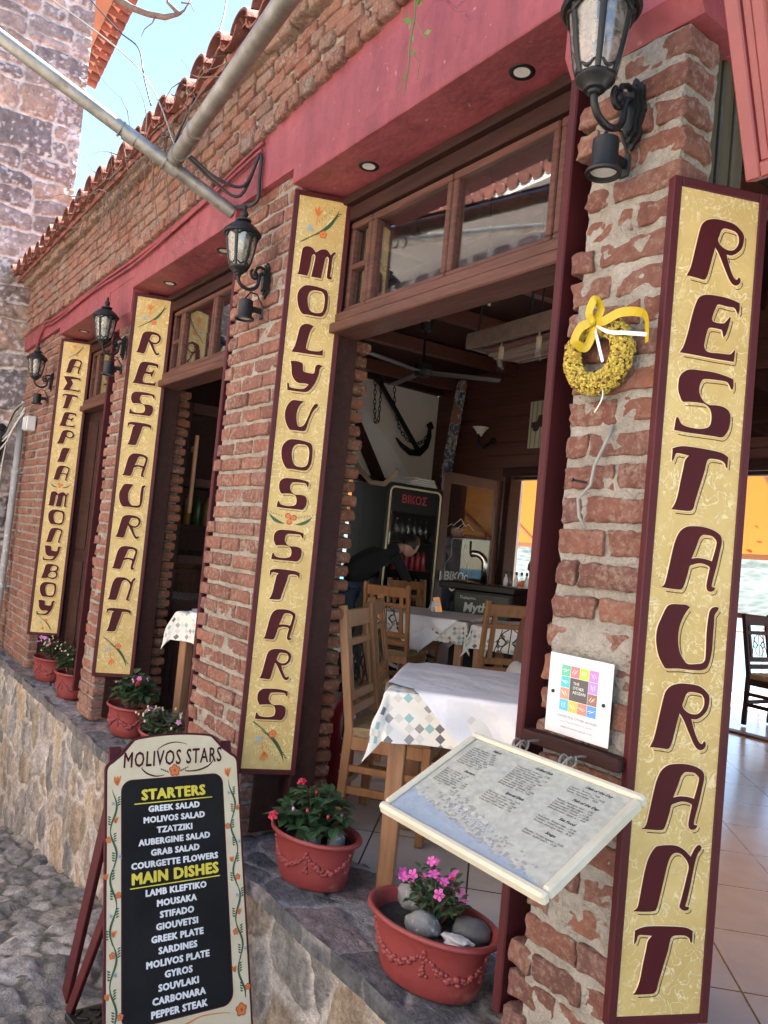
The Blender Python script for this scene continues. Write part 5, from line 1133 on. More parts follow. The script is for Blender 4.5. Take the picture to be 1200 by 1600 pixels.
# green creeper hanging in front of the beam
cr = thing('green_creeper', 'thin green creeper shoot dangling in front of the red beam', 'creeper', (-2.05, 1.43, 3.1)); mb = MB(); lf = MB(); r = random.Random(9)
A = [pix(650, -20, 2.65), pix(648, 30, 2.65), pix(640, 70, 2.66), pix(638, 110, 2.67), pix(630, 150, 2.68)]
mb.tube(A, [0.003, 0.0028, 0.0024, 0.002, 0.001], 6); mb.tube([A[2], pix(655, 100, 2.66), pix(652, 125, 2.66)], 0.0014, 5); mb.tube([A[1], pix(660, 55, 2.65), pix(668, 62, 2.65)], 0.0014, 5); mb.tube([A[3], pix(618, 148, 2.68)], 0.0012, 5); mb.build('stem', M_leaf2, cr)
for (px, py) in ((637, 32), (634, 22), (640, 40), (646, 82), (652, 0), (655, 4), (668, 50), (632, 120), (645, 60)):
    c = pix(px, py, 2.65); s_ = 0.018 * r.uniform(0.7, 1.4); a = Vector((r.uniform(-1, 1), r.uniform(-.4, .4), r.uniform(-1, 0.2))).normalized(); b_ = a.cross(Vector((r.uniform(-.3, .3), 1, 0.3))).normalized()
    lf.add([c - a * s_, c + b_ * s_ * 0.6 , c + a * s_, c - b_ * s_ * 0.6], [(0, 1, 2, 3)])
lf.build('leaves', M_leaf2, cr)
# drainpipe and cable bundle at the far end
dp = thing('drain_pipe', 'grey drainpipe running down the far corner of the facade', 'pipe', (-8.35, 1.5, 0)); mb = MB()
mb.tube([(-8.10, 1.53, 2.25), (-8.12, 1.53, 1.0), (-8.05, 1.50, -0.1), (-7.98, 1.47, -1.45)], 0.032, 12); mb.build('pipe', M_drain, dp, smooth=True)
mb = MB()
for z in (1.7, 0.6): mb.tube([(-8.11, 1.53, z - 0.02), (-8.11, 1.53, z + 0.02)], 0.040, 12); mb.bx(-8.13, -8.09, 1.53, 1.60, z - .01, z + .01)
mb.build('bracket', M_drain, dp)
r = random.Random(14)
for k in range(10):
    x = -8.35 - 0.035 * k + r.uniform(-0.02, 0.02); pts = [(-7.9 + r.uniform(-.1, .05), 1.50, 2.33 + r.uniform(-.1, .1)), (-8.1, 1.44, 2.15 + r.uniform(-.15, .1))] + [(x + r.uniform(-0.05, 0.05), 1.46 - 0.012 * k, z) for z in (1.8, 1.3, 0.8, 0.3, -0.3)] + [(x - 0.1, 1.46 - 0.012 * k, -1.0)]
    cable(pts, r.uniform(0.006, 0.011), [M_greywire, M_greyplas, M_greywire, M_blackwire][k % 4], ['grey cable in the bundle hanging by the far corner of the facade', 'white cable in the bundle hanging by the far corner of the facade', 'grey cable in the bundle hanging by the far corner of the facade', 'black cable in the bundle hanging by the far corner of the facade'][k % 4], group='cable bundle at the far corner')
jb_ = thing('junction_box', 'pale junction box where the cables meet under the farthest lantern', 'electrical box', (-7.75, 1.55, 2.1)); mb = MB(); mb.bx(-7.86, -7.72, 1.50, 1.585, 2.08, 2.22, 0.01); mb.build('case', M_greyplas, jb_); mb = MB(); mb.bx(-7.85, -7.73, 1.490, 1.499, 2.09, 2.21, 0.006); mb.build('lid', M_greyplas, jb_)
sc_ = thing('wall_lantern', 'black lantern bracket fixed to the rough stone house at the left edge', 'lantern', (-8.6, 1.4, 1.95)); mb = MB()
mb.tube([(-8.68, 1.44, 1.92), (-8.55, 1.42, 1.80), (-8.4, 1.40, 1.82), (-8.33, 1.40, 1.92)], 0.014, 8); mb.bx(-8.70, -8.66, 1.40, 1.49, 1.80, 2.02, 0.01); mb.build('arm', M_lampiron, sc_, smooth=True, auto=40)
mb = MB(); mb.lathe([(0.03, 0), (0.05, 0.03), (0.07, 0.16), (0.09, 0.17), (0.05, 0.21), (0.01, 0.24)], 16, Matrix.Translation((-8.33, 1.40, 1.93))); mb.build('head', M_lampiron, sc_, smooth=True, auto=40)
# old flex nailed to the near pillar
fx = thing('wall_cable', 'short grey cable end nailed to the brick below the wreath', 'cable', (-1.24, 1.58, 1.5)); mb = MB()
pts = [(-1.218, 1.588, 1.665), (-1.223, 1.572, 1.62), (-1.248, 1.566, 1.56), (-1.252, 1.562, 1.51), (-1.288, 1.562, 1.475), (-1.283, 1.566, 1.43), (-1.266, 1.574, 1.40)]
mb.tube(pts, 0.0044, 8); mb.build('sheath', M_greywire, fx, smooth=True); mb = MB(); mb.tube([(-1.262, 1.562, 1.516), (-1.285, 1.535, 1.52)], 0.003, 6); mb.tube([(-1.285, 1.535, 1.52), (-1.287, 1.532, 1.5205)], 0.006, 8); mb.build('nail', M_iron, fx)

# ------------------------------------------------------------------ laminated notice
pp = thing('notice_card', 'white laminated card of coloured squares pinned to the brick pillar', 'notice', (-1.24, 1.575, 0.98))
Mp = MT((-1.341, 1.571, 1.077), 0, 0, 0); Mp = Mp @ Matrix(((1, 0, 0, 0), (0, 0, -1, 0), (0, 1, 0, 0), (0, 0, 0, 1)))
mb = MB(); mb.T = Mp; mb.bx(0, 0.197, -0.20, 0, -0.001, 0.0); mb.T = None; mb.build('card', pm('glossy_white_card', (0.62, 0.62, 0.62), (0.55, 0.55, 0.56), scale=6, rough=0.12, bump=0.5, bscale=12, bdist=0.01), pp)
sq = [(0.10, 0.45, 0.27), (0.72, 0.16, 0.18), (0.40, 0.66, 0.05), (0.72, 0.18, 0.50), (0.05, 0.45, 0.46), None, None, (0.38, 0.22, 0.58), (0.76, 0.24, 0.15), None, None, (0.26, 0.11, 0.07), (0.07, 0.42, 0.76), (0.62, 0.44, 0.06), (0.70, 0.19, 0.12), (0.06, 0.25, 0.65)]
ms = [M_blackplastic, M_whitetext]; mb = MB(); mb.T = Mp; s_ = 0.0288
for k, c in enumerate(sq):
    i, j = k % 4, k // 4
    if c is None: continue
    ms.append(pm('card_colour', c, c, rough=0.3)); mb.m = len(ms) - 1
    x, y = 0.041 + i * s_, -0.026 - j * s_; mb.bx(x, x + s_ - 0.0015, y - s_ + 0.0015, y, 0.0002, 0.0005)
    mb.m = 1
    for q in range(3): mb.box((x + 0.008 + 0.005 * q, y - 0.012 - 0.003 * (q % 2), 0.0007), (0.0012, 0.012, 0.0002), Matrix.Rotation(0.6 * (k % 5 - 2), 4, 'Z'))
ms.append(pm('card_charcoal', (0.07, 0.065, 0.065), rough=0.3)); mb.m = len(ms) - 1; mb.bx(0.041 + s_, 0.041 + 3 * s_ - 0.0015, -0.026 - 3 * s_ + 0.0015, -0.026 - s_, 0.0002, 0.0005); mb.T = None
mb.m = 1
text_to(mb, 'THE\nOTHER\nAEGEAN', Mp @ MT((0.041 + s_ * 1.35, -0.026 - s_ * 1.55, 0.0008)), 0.0105, align='LEFT', line=1.05)
ms.append(pm('card_grey_ink', (0.25, 0.27, 0.29), rough=0.4)); mb.m = len(ms) - 1
text_to(mb, 'LESVOS THE OTHER AEGEAN', Mp @ MT((0.099, -0.157, 0.0005)), 0.0096)
text_to(mb, 'Local Tourism Network member', Mp @ MT((0.099, -0.168, 0.0005)), 0.0066, spacing=1.2)
text_to(mb, 'www.theotheraegean.com', Mp @ MT((0.099, -0.182, 0.0005)), 0.0080, spacing=1.15)
mb.build('print', ms, pp)
mb = MB()
for a, b_ in ((0.018, -0.098), (0.176, -0.102)): mb.lathe([(0.0045, 0), (0.0045, 0.003), (0.001, 0.004)], 10, Mp @ MT((a, b_, 0)))
mb.build('screws', M_iron, pp)

# ------------------------------------------------------------------ wreath with bow
wr = thing('flower_wreath', 'dried yellow flower wreath with a yellow satin bow on the brick', 'wreath', (-1.285, 1.55, 1.86))
wc = Vector((-1.256, 1.556, 1.842)); r = random.Random(21); mb = MB()
mb.tube([wc + Vector((0.074 * math.cos(a), 0, 0.074 * math.sin(a))) for a in np.linspace(0, 2 * PI, 36, endpoint=False)], 0.017, 10, closed=True); mb.build('ring', M_brownbud, wr, smooth=True)
def buds(n, rad, mat, name, rr):
    bt = MB(); 
    for k in range(n):
        a = r.uniform(0, 2 * PI); f = r.uniform(-2.9, 0.9) if True else 0; q = 0.022 * r.uniform(0.85, 1.25)
        c = wc + Vector(((0.074 + q * math.cos(f)) * math.cos(a), q * math.sin(f) - 0.002, (0.074 + q * math.cos(f)) * math.sin(a)))
        bt.ball(c, rr * r.uniform(0.6, 1.25), 6, (1, 1, r.uniform(.7, 1)))
    bt.build(name, mat, wr)
buds(2100, 0, M_yellowbud, 'yellow_flowers', 0.0042); buds(170, 0, M_brownbud, 'brown_buds', 0.0052)
bt = MB()
for k in range(420):
    a = r.uniform(0, 2 * PI); f = r.uniform(-2.6, 0.6); q = 0.0245
    nrm = Vector((math.cos(f) * math.cos(a), math.sin(f), math.cos(f) * math.sin(a))); c = wc + Vector((0.074 * math.cos(a), 0, 0.074 * math.sin(a))) + nrm * q * r.uniform(0.9, 1.25)
    u_ = nrm.orthogonal().normalized(); v_ = nrm.cross(u_)
    for p_ in range(6):
        e = u_ * math.cos(p_ * PI / 3) + v_ * math.sin(p_ * PI / 3); g_ = nrm.cross(e); s_ = 0.0062 * r.uniform(.7, 1.2); bt.add([c, c + e * s_ * .6 + g_ * s_ * .35 + nrm * .002, c + e * s_ * 1.2 + nrm * .001, c + e * s_ * .6 - g_ * s_ * .35 + nrm * .002], [(0, 1, 2, 3)])
bt.build('flower_heads', M_yellowbud, wr)
def ribbon(pts, w, mat, parent, name, tw=None):
    P = [np.array(p, float) for p in pts]; out = []
    for i in range(len(P) - 1):
        p0 = P[max(i - 1, 0)]; p1 = P[i]; p2 = P[i + 1]; p3 = P[min(i + 2, len(P) - 1)]
        for k in range(8):
            t = k / 8; out.append(0.5 * ((2 * p1) + (-p0 + p2) * t + (2 * p0 - 5 * p1 + 4 * p2 - p3) * t * t + (-p0 + 3 * p1 - 3 * p2 + p3) * t ** 3))
    out.append(P[-1]); n = len(out); V = []; F = []
    for i, c in enumerate(out):
        t = np.array(out[min(i + 1, n - 1)]) - np.array(out[max(i - 1, 0)]); t /= np.linalg.norm(t) + 1e-9
        ax = np.array([math.sin((tw or 0) * i / n), 1.0, 0.35]); s_ = np.cross(t, ax); s_ /= np.linalg.norm(s_) + 1e-9; ww = w * (0.55 + 0.45 * min(1, i / 6, (n - 1 - i) / 3 + 0.6))
        nn = np.cross(s_, t) * 0.0006
        V += [c - s_ * ww / 2 - nn, c + s_ * ww / 2 - nn, c + s_ * ww / 2 + nn, c - s_ * ww / 2 + nn]
    for i in range(n - 1):
        a = 4 * i; b_ = a + 4; F += [(a, a + 1, b_ + 1, b_), (a + 2, a + 3, b_ + 3, b_ + 2), (a + 1, a + 2, b_ + 2, b_ + 1), (a + 3, a, b_, b_ + 3)]
    m_ = MB(); m_.add([Vector(v) for v in V], F); return m_.build(name, mat, parent, smooth=True, auto=40)
K = wc + Vector((0.004, -0.034, 0.078))
bow = thing('satin_bow', 'yellow satin bow tied to the top of the flower wreath', 'bow', tuple(K))
wr['label'] = 'round wreath of dried yellow flowers hung on the brick pillar'
def kp(dx, dy, dz): return tuple(K + Vector((dx, dy, dz)))
ribbon([kp(0, 0, 0), kp(-0.008, -0.012, 0.018), kp(0.010, -0.016, 0.050), kp(0.016, 0.004, 0.030), kp(0.003, 0.004, 0.004)], 0.022, M_ribbon, bow, 'loop')
ribbon([kp(0, 0, 0), kp(-0.026, -0.016, -0.014), kp(-0.040, -0.018, -0.048), kp(-0.022, 0.002, -0.062), kp(-0.006, 0.006, -0.03), kp(0, 0.004, 0)], 0.024, M_ribbon, bow, 'loop')
ribbon([kp(0.004, 0, 0.003), kp(0.04, -0.014, -0.010), kp(0.085, -0.010, 0.004), kp(0.13, 0.000, 0.000), kp(0.148, 0.008, -0.016), kp(0.152, 0.012, -0.075)], 0.022, M_ribbon, bow, 'tail', 0.9)
mb = MB(); mb.ball(kp(0, -0.004, 0), 0.010, 12, (1, 0.8, 1.2)); mb.build('knot', M_ribbon, bow, smooth=True)
ribbon([kp(0.006, 0.004, -0.01), kp(0.05, -0.002, -0.035), kp(0.10, 0.004, -0.045), kp(0.150, 0.012, -0.055)], 0.010, M_white, bow, 'white_tail'); ribbon([kp(0.002, 0.006, -0.02), kp(0.016, 0.006, -0.06), kp(0.03, 0.010, -0.105)], 0.009, M_white, bow, 'white_tail')
ribbon([kp(0.028, 0.016, -0.15), kp(0.022, 0.03, -0.19), kp(-0.002, 0.034, -0.225)], 0.003, M_white, bow, 'white_thread')

# ------------------------------------------------------------------ framed menu on hooks
mn = thing('menu_board', 'cream framed menu under glass tilted out from the brick pillar', 'menu', (-1.2, 1.3, 0.75))
TL_, TR_, BR_, BL_ = Vector((-1.468, 1.452, 0.845)), Vector((-0.951, 1.452, 0.840)), Vector((-0.951, 1.15, 0.668)), Vector((-1.442, 1.15, 0.690))
ux = (TR_ - TL_).normalized(); dn = (BL_ - TL_); dn = (dn - ux * dn.dot(ux)); hgt = dn.length; dn.normalize(); nz = ux.cross(-dn) 
wid = (TR_ - TL_).length
Mm = Matrix((ux, -dn, nz)).transposed().to_4x4(); Mm.translation = TL_
mb = MB(); mb.T = Mm; fw = 0.020
mb.bx(0, wid, -fw, 0, -0.022, 0.006, 0.006); mb.bx(0, wid, -hgt, -hgt + fw, -0.022, 0.006, 0.006); mb.bx(0.0006, fw, -hgt + fw, -fw, -0.022, 0.0055, 0.005); mb.bx(wid - fw, wid - 0.0006, -hgt + fw, -fw, -0.022, 0.0055, 0.005)
mb.T = None; mb.build('frame', pm('grey_cream_frame', (0.60, 0.56, 0.44), (0.50, 0.46, 0.34), scale=12, rough=0.55, bump=0.1), mn)
mb = MB(); mb.T = Mm; mb.bx(fw, wid - fw, -hgt + fw, -fw, -0.016, -0.0045); mb.T = None
mp_, mnt, mbs = newmat('printed_menu_sheet'); L = mnt.links.new
mtc = N(mnt, 'ShaderNodeTexCoord'); mmp = N(mnt, 'ShaderNodeMapping'); L(mtc.outputs['Object'], mmp.inputs[0])
mnz = N(mnt, 'ShaderNodeTexNoise', i_Scale=55.0, i_Detail=5.0); L(mtc.outputs['Object'], mnz.inputs[0]); mrp = ramp(mnt, [(0.35, (0.58, 0.57, 0.48)), (0.65, (0.70, 0.69, 0.59))]); L(mnz.outputs[0], mrp.inputs[0]); L(mrp.outputs[0], mbs.inputs['Base Color']); mbs.inputs['Roughness'].default_value = 0.7
mb.build('menu_sheet', mp_, mn)
# faded picture of the town printed along the bottom
mb = MB(); r = random.Random(8); PA, PB, PC = pm('print_blue', (0.50, 0.56, 0.62), (0.42, 0.49, 0.57), scale=50), pm('print_grey', (0.50, 0.49, 0.44), (0.40, 0.40, 0.36), scale=70), pm('print_ink', (0.05, 0.05, 0.055), rough=0.7)
W0, H0 = wid, hgt
coast = [(fw, -hgt * 0.70)] + [(fw + (wid - 2 * fw) * t, -hgt * (0.70 + 0.20 * t ** 0.8) - 0.012 * r.random()) for t in np.linspace(0.04, 0.9, 26)] + [(wid - fw, -hgt + fw + 0.002), (wid - fw, -hgt + fw), (fw, -hgt + fw)]
mb.m = 0; flat(mb, coast, Mm, -0.0040, 0.0002)
mb.m = 1
for k in range(210):
    t = r.triangular(0, 1, 0.35); x = fw + 0.01 + (wid - 2 * fw - 0.05) * t; top = 0.40 + 0.34 * t; y = -hgt * r.uniform(top + 0.08, min(0.74 + 0.18 * t, 0.9)); w_, h_ = r.uniform(0.003, 0.013), r.uniform(0.003, 0.008)
    if x + w_ > wid - fw or y - h_ < -hgt + fw: continue
    q = [(x, y), (x - 0.001, y - h_), (x + w_ * 0.6, y - h_ * 1.2), (x + w_, y - h_ * 0.2)]; flat(mb, q, Mm, -0.0038 + 0.00002 * (k % 9), 0.00001)
mb.m = 2
def lines(cx, y, n, wmax, sz, head=None, price=True):
    words = ['Tzatziki', 'Greek salad', 'Aubergine salad', 'Fried potatoes', 'Grilled octopus', 'Shrimps saganaki', 'Lamb chops', 'Souvlaki', 'Mussels', 'Sardines', 'Mousaka', 'Calamari', 'Stuffed vine leaves', 'Feta cheese', 'Swordfish', 'Pork steak']
    if head: text_to(mb, head, Mm @ MT((cx, y, -0.0032)), sz * 1.45, bold=0.0002, shear=0.35, align='CENTER'); y -= sz * 1.7
    body = []; 
    for k in range(n):
        s_ = r.choice(words) + ' - ' + r.choice(words); s_ = s_[:26]; s_ += ' ' + '.' * r.randint(2, 6) + (f' {r.randint(3, 19)}.{r.choice(["00", "50"])}' if price else ''); body.append(s_)
    text_to(mb, '\n'.join(body), Mm @ MT((cx - wmax / 2, y, -0.0032)), sz, align='LEFT', line=1.0, spacing=0.95)
    return y - n * sz * 1.0
s_ = 0.0076
y = lines(0.112, -0.040, 9, 0.145, s_, 'Salads'); lines(0.108, y - 0.014, 7, 0.14, s_, 'Starters')
y = lines(0.265, -0.042, 10, 0.14, s_, 'Grilled Fish'); lines(0.265, y - 0.014, 5, 0.14, s_, 'Special Dish')
y = lines(0.420, -0.040, 3, 0.135, s_, 'Dish of the Day'); y = lines(0.420, y - 0.012, 5, 0.135, s_, 'Fish of the Day'); y = lines(0.420, y - 0.012, 3, 0.135, s_, 'Sea Food'); lines(0.415, y - 0.012, 2, 0.12, s_, 'Soups')
ms2 = [PA, PB, PC, M_whitetext]; mb.m = 3
text_to(mb, 'MOLYVOS STARS', Mm @ MT((0.235, -hgt * 0.76, -0.0030), -0.12), 0.0175, bold=0.0008); text_to(mb, 'restaurant', Mm @ MT((0.235, -hgt * 0.81, -0.0030), -0.12), 0.0125, bold=0.0004)
for k in range(6):
    c = (0.175 + 0.024 * k, -hgt * 0.70 + 0.004 - 0.0035 * (k - 1.5) ** 2 * 0.35); q = [(c[0] + (0.0095 if i % 2 == 0 else 0.004) * math.cos(PI / 2 + i * PI / 5), c[1] + (0.0095 if i % 2 == 0 else 0.004) * math.sin(PI / 2 + i * PI / 5)) for i in range(10)]; flat(mb, q, Mm, -0.0028, 0.0002)
mb.build('print', ms2, mn)
mb = MB(); mb.T = Mm; mb.bx(fw + .001, wid - fw - .001, -hgt + fw + .001, -fw - .001, -0.001, 0.0005); mb.T = None; mb.build('glass', M_clear, mn)
st_ = thing('hook_strip', 'dark wooden strip with metal hooks holding the menu frame', 'batten', (-1.25, 1.55, 0.84)); mb = MB(); mb.bx(-1.395, -1.095, 1.545, 1.585, 0.836, 0.868, 0.003); mb.build('batten', M_darkwood, st_)
mb = MB()
for x in (-1.335, -1.185):
    mb.tube([(x, 1.548, 0.85), (x, 1.52, 0.852)] + [(x + 0.012 * math.sin(a), 1.505 - 0.018 * math.sin(a * .5), 0.852 + 0.012 * (math.cos(a) - 1) + 0.0) for a in np.linspace(0, 5.2, 12)], 0.0028, 6); mb.tube([(x + 0.011 * math.cos(a), 1.475 + 0.022 * math.sin(a), 0.848 + 0.01 * math.cos(a * 2)) for a in np.linspace(0, 2 * PI, 14, endpoint=False)], 0.0028, 6, closed=True)
mb.build('hook', pm('dull_hook_metal', (0.30, 0.29, 0.26), rough=0.45, metal=0.5), st_)

# ------------------------------------------------------------------ A-frame menu board
ab = thing('menu_a_board', 'cream painted A-frame board with a black list of starters and main dishes', 'A-board', (-2.7, 1.2, -0.5))
ang = R_(86); ux = Vector((math.cos(ang), math.sin(ang), 0)); upv = Vector((-0.41, 0, 0.912)); upv = (upv - ux * upv.dot(ux)).normalized(); nz = ux.cross(upv).normalized()
Ma = Matrix((ux, upv, nz)).transposed().to_4x4(); Ma.translation = Vector((-2.448, 1.44, -0.389))
def arc(cx, cy, r_, a0, a1, n=6): return [(cx + r_ * math.cos(R_(a0 + (a1 - a0) * i / n)), cy + r_ * math.sin(R_(a0 + (a1 - a0) * i / n))) for i in range(n + 1)]
UL, UR = -0.515, 0.0
def outline(d):
    L_, R2 = UL + d, UR - d; sh, tp = 0.888 - d, 0.985 - d
    top = [(R2, sh)] + arc(R2 - 0.065, sh + 0.03, 0.055, -10, 60, 5)[0:0] 
    pts = [(L_, -0.12 + d), (R2, -0.12 + d), (R2, sh - 0.02)] + arc(R2 - 0.03, sh - 0.02, 0.03, 0, 70, 4) + [(R2 - 0.055, sh + 0.035), (R2 - 0.085, tp - 0.028)] + [(R2 - 0.10, tp - 0.012)]
    m_ = (L_ + R2) / 2; hw = (R2 - 0.115) - m_
    pts += [(m_ + hw * t, tp - 0.008 + 0.010 * (1 - t * t)) for t in np.linspace(1, -1, 13)]
    pts += [(L_ + 0.10, tp - 0.012), (L_ + 0.085, tp - 0.028), (L_ + 0.055, sh + 0.035)] + arc(L_ + 0.03, sh - 0.02, 0.03, 110, 180, 4)
    return pts
mb = MB(); mb.prism([outline(0)], Ma, -0.016, 0.0, back=True); fb = mb.build('front_board', M_redwood, ab)
mb = MB(); mb.prism([outline(0.008)], Ma, 0.0, 0.0012); mb.build('cream_face', M_cream, ab)
bl, br_, bb, bt = -0.455, -0.072, 0.045, 0.822
def rrect(x0, x1, y0, y1, r_): return arc(x1 - r_, y0 + r_, r_, -90, 0) + arc(x1 - r_, y1 - r_, r_, 0, 90) + arc(x0 + r_, y1 - r_, r_, 90, 180) + arc(x0 + r_, y0 + r_, r_, 180, 270)
mb = MB(); mb.m = 1; mb.prism([rrect(bl - 0.004, br_ + 0.004, bb - 0.004, bt + 0.004, 0.04)], Ma, 0.0, 0.0016); mb.m = 0; mb.prism([rrect(bl, br_, bb, bt, 0.037)], Ma, 0.0, 0.0022); mb.build('black_panel', [M_black, M_maroon], ab)
mb = MB(); cx = (bl + br_) / 2
txt = [('STARTERS', .050, 1), ('GREEK SALAD', .0285, 0), ('MOLIVOS SALAD', .0285, 0), ('TZATZIKI', .0285, 0), ('AUBERGINE SALAD', .0285, 0), ('GRAB SALAD', .0285, 0), ('COURGETTE FLOWERS', .0285, 0), ('MAIN DISHES', .050, 1), ('LAMB KLEFTIKO', .0285, 0), ('MOUSAKA', .0285, 0), ('STIFADO', .0285, 0), ('GIOUVETSI', .0285, 0), ('GREEK PLATE', .0285, 0), ('SARDINES', .0285, 0), ('MOLIVOS PLATE', .0285, 0), ('GYROS', .0285, 0), ('SOUVLAKI', .0285, 0), ('CARBONARA', .0285, 0), ('PEPPER STEAK', .0285, 0)]
y = 0.752
for s_, sz, big in txt:
    mb.m = 1 if big else 0
    if s_ == 'MAIN DISHES': y -= 0.012
    text_to(mb, s_, Ma @ MT((cx, y, 0.0030)), sz, bold=0.0030 if big else 0.0019, spacing=1.10)
    if big:
        wdt = 0.148 if s_ == 'STARTERS' else 0.165
        mb.prism([[(cx - wdt, y - 0.014), (cx + wdt, y - 0.014), (cx + wdt, y - 0.0105), (cx - wdt, y - 0.0105)]], Ma, 0.0022, 0.0030)
        y -= 0.0435
    else: y -= 0.0372
mb.build('lettering', [M_whitetext, M_yellowtext], ab)
# name painted in tall thin capitals, with scrolls
mb = MB(); Ms = Ma @ MT((cx + 0.002, 0.868, 0.0024)); text_to(mb, 'MOLIVOS STARS', Ms @ MT((0, 0.002, 0), 0.0, 0, 0, (0.92, 1.5, 1)), 0.052, bold=0.0010, spacing=1.12, shear=0.12)
def stroke(pts, w0, w1=None):
    P = catmull([(*p, False) for p in pts], 5, closed=False) + [pts[-1]]; n = len(P); a = []; b_ = []
    for i in range(n):
        t = np.array(P[min(i + 1, n - 1)]) - np.array(P[max(i - 1, 0)]); t = t / (np.linalg.norm(t) + 1e-9); nr = np.array([-t[1], t[0]]); ww = (w0 * math.sin(PI * (0.12 + 0.86 * i / (n - 1)))) / 2
        a.append(tuple(np.array(P[i]) + nr * ww)); b_.append(tuple(np.array(P[i]) - nr * ww))
    return a + b_[::-1]
flat(mb, stroke([(bl + 0.075, 0.866), (bl + 0.09, 0.845), (bl + 0.125, 0.832), (bl + 0.155, 0.838)], 0.006), Ma, 0.0022); flat(mb, stroke([(br_ - 0.145, 0.848), (br_ - 0.10, 0.842), (br_ - 0.05, 0.858), (br_ - 0.035, 0.885)], 0.006), Ma, 0.0022)
flat(mb, stroke([(cx - 0.055, 0.925), (cx - 0.03, 0.945), (cx + 0.015, 0.952), (cx + 0.055, 0.938)], 0.004), Ma, 0.0022)
mb.build('painted_name', M_maroon, ab)
# vine border painted up both sides
mb = MB(); r = random.Random(4)
for sd, xm in ((-1, (UL + bl) / 2), (1, (UR + br_) / 2 + 0.002)):
    ph = 0 if sd < 0 else 1.2
    seg = [(xm + 0.011 * math.sin(t * 2 * PI * 4.6 + ph), 0.055 + t * 0.74) for t in np.linspace(0, 1, 50)]
    mb.m = 0
    for k in range(0, 48, 8): flat(mb, stroke(seg[k:k + 10], 0.0075), Ma, 0.0022)
    for k in range(2, 48, 4):
        p = seg[k]; s2 = 1 if (k // 4) % 2 else -1
        mb.m = 0
        for q in range(4): flat(mb, leafpoly((p[0] + s2 * 0.004, p[1] + 0.008 * q - 0.01), (p[0] + s2 * 0.016, p[1] + 0.008 * q - 0.004), 0.0050, 0.15), Ma, 0.0022)
        if (k // 4) % 3 == 0: rosette(mb, Ma, p[0] - s2 * 0.013, p[1], 0.0105, 0.0022)
        elif (k // 4) % 3 == 1:
            mb.m = 1
            for dx in (-0.008, 0.0, 0.008): flat(mb, leafpoly((p[0] - s2 * 0.012, p[1] - 0.008), (p[0] - s2 * 0.014 + dx, p[1] + 0.014), 0.008, 0.1), Ma, 0.0022)
        else:
            mb.m = 3
            for q in range(3): flat(mb, leafpoly((p[0] - s2 * 0.006, p[1]), (p[0] - s2 * 0.018, p[1] + 0.006 * (q - 1)), 0.0055, 0.1), Ma, 0.0022)
rosette(mb, Ma, cx + 0.005, 0.848, 0.021, 0.0022); rosette(mb, Ma, br_ + 0.03, 0.02, 0.02, 0.0022); rosette(mb, Ma, cx - 0.06, 0.02, 0.014, 0.0022)
mb.m = 0
for sg in (-1, 1):
    for q in range(4): flat(mb, leafpoly((cx + 0.005 + sg * (0.022 + 0.008 * q), 0.840 + 0.004 * q), (cx + 0.005 + sg * (0.030 + 0.008 * q), 0.850 + 0.003 * q), 0.0045, 0.1), Ma, 0.0022)
for sg in (-1, 1):
    x0 = (UL + 0.045) if sg < 0 else (UR - 0.045); mb.m = 1
    for dx in (-0.012, 0.0, 0.012): flat(mb, leafpoly((x0, 0.808), (x0 + dx, 0.845), 0.011, 0.08), Ma, 0.0022)
flat(mb, stroke([(bl + 0.03, 0.012), (cx - 0.12, 0.03), (cx - 0.03, 0.008), (cx + 0.08, 0.03), (br_ - 0.02, 0.015)], 0.006), Ma, 0.0022)
mb.build('painted_vines', PAINT, ab)
# rear frame
mb = MB(); hz = 0.47; back = Vector((-3.27, 0, -0.665)); topx = -2.885
for yy in (0.955, 1.41): pass
rearL = [Vector((topx - 0.02, 1.03, 0.44)), Vector((-3.24, 1.03, -0.63))]; rearR = [Vector((topx - 0.02, 1.40, 0.44)), Vector((-3.24, 1.40, -0.63))]
mb.bar(rearL[0], rearL[1], 0.075, 0.02, up=(0, 1, 0)); mb.bar(rearR[0], rearR[1], 0.075, 0.02, up=(0, 1, 0)); mb.bar(rearL[0].lerp(rearL[1], 0.02), rearR[0].lerp(rearR[1], 0.02), 0.02, 0.07)
mb.build('rear_frame', M_redwood, ab)
mb = MB(); mb.bar((-2.70, 0.985, 0.02), (-3.06, 0.99, -0.595), 0.05, 0.018, up=(0, 1, 0)); mb.build('side_brace', M_redwood, ab)
mb = MB(); mb.T = Ma; mb.bx(UL + 0.02, UL + 0.06, -0.16, 0.95, -0.036, -0.0165); mb.bx(UR - 0.06, UR - 0.02, -0.16, 0.95, -0.036, -0.0165); mb.T = None; mb.build('front_leg', M_redwood, ab)
dc = thing('drain_cover', 'patterned cast iron cover set in the cobbles behind the A-board', 'drain cover', (-2.85, 1.15, -0.55)); mb = MB(); r = random.Random(2)
z0 = -0.115 + 0.166 * -2.85
Md = Matrix.Translation((-2.86, 1.16, z0 + 0.045)) @ Matrix.Rotation(-0.165, 4, 'Y')
mb.T = Md; mb.bx(-0.19, 0.19, -0.19, 0.19, -0.03, 0.0, 0.004)
for i in range(6):
    for j in range(6): mb.box((-0.15 + 0.06 * i, -0.15 + 0.06 * j, 0.003), (0.045, 0.012, 0.006), Matrix.Rotation(PI / 4 * (1 if (i + j) % 2 else -1), 4, 'Z'), 0.002)
mb.T = None; mb.build('plate', M_iron, dc)

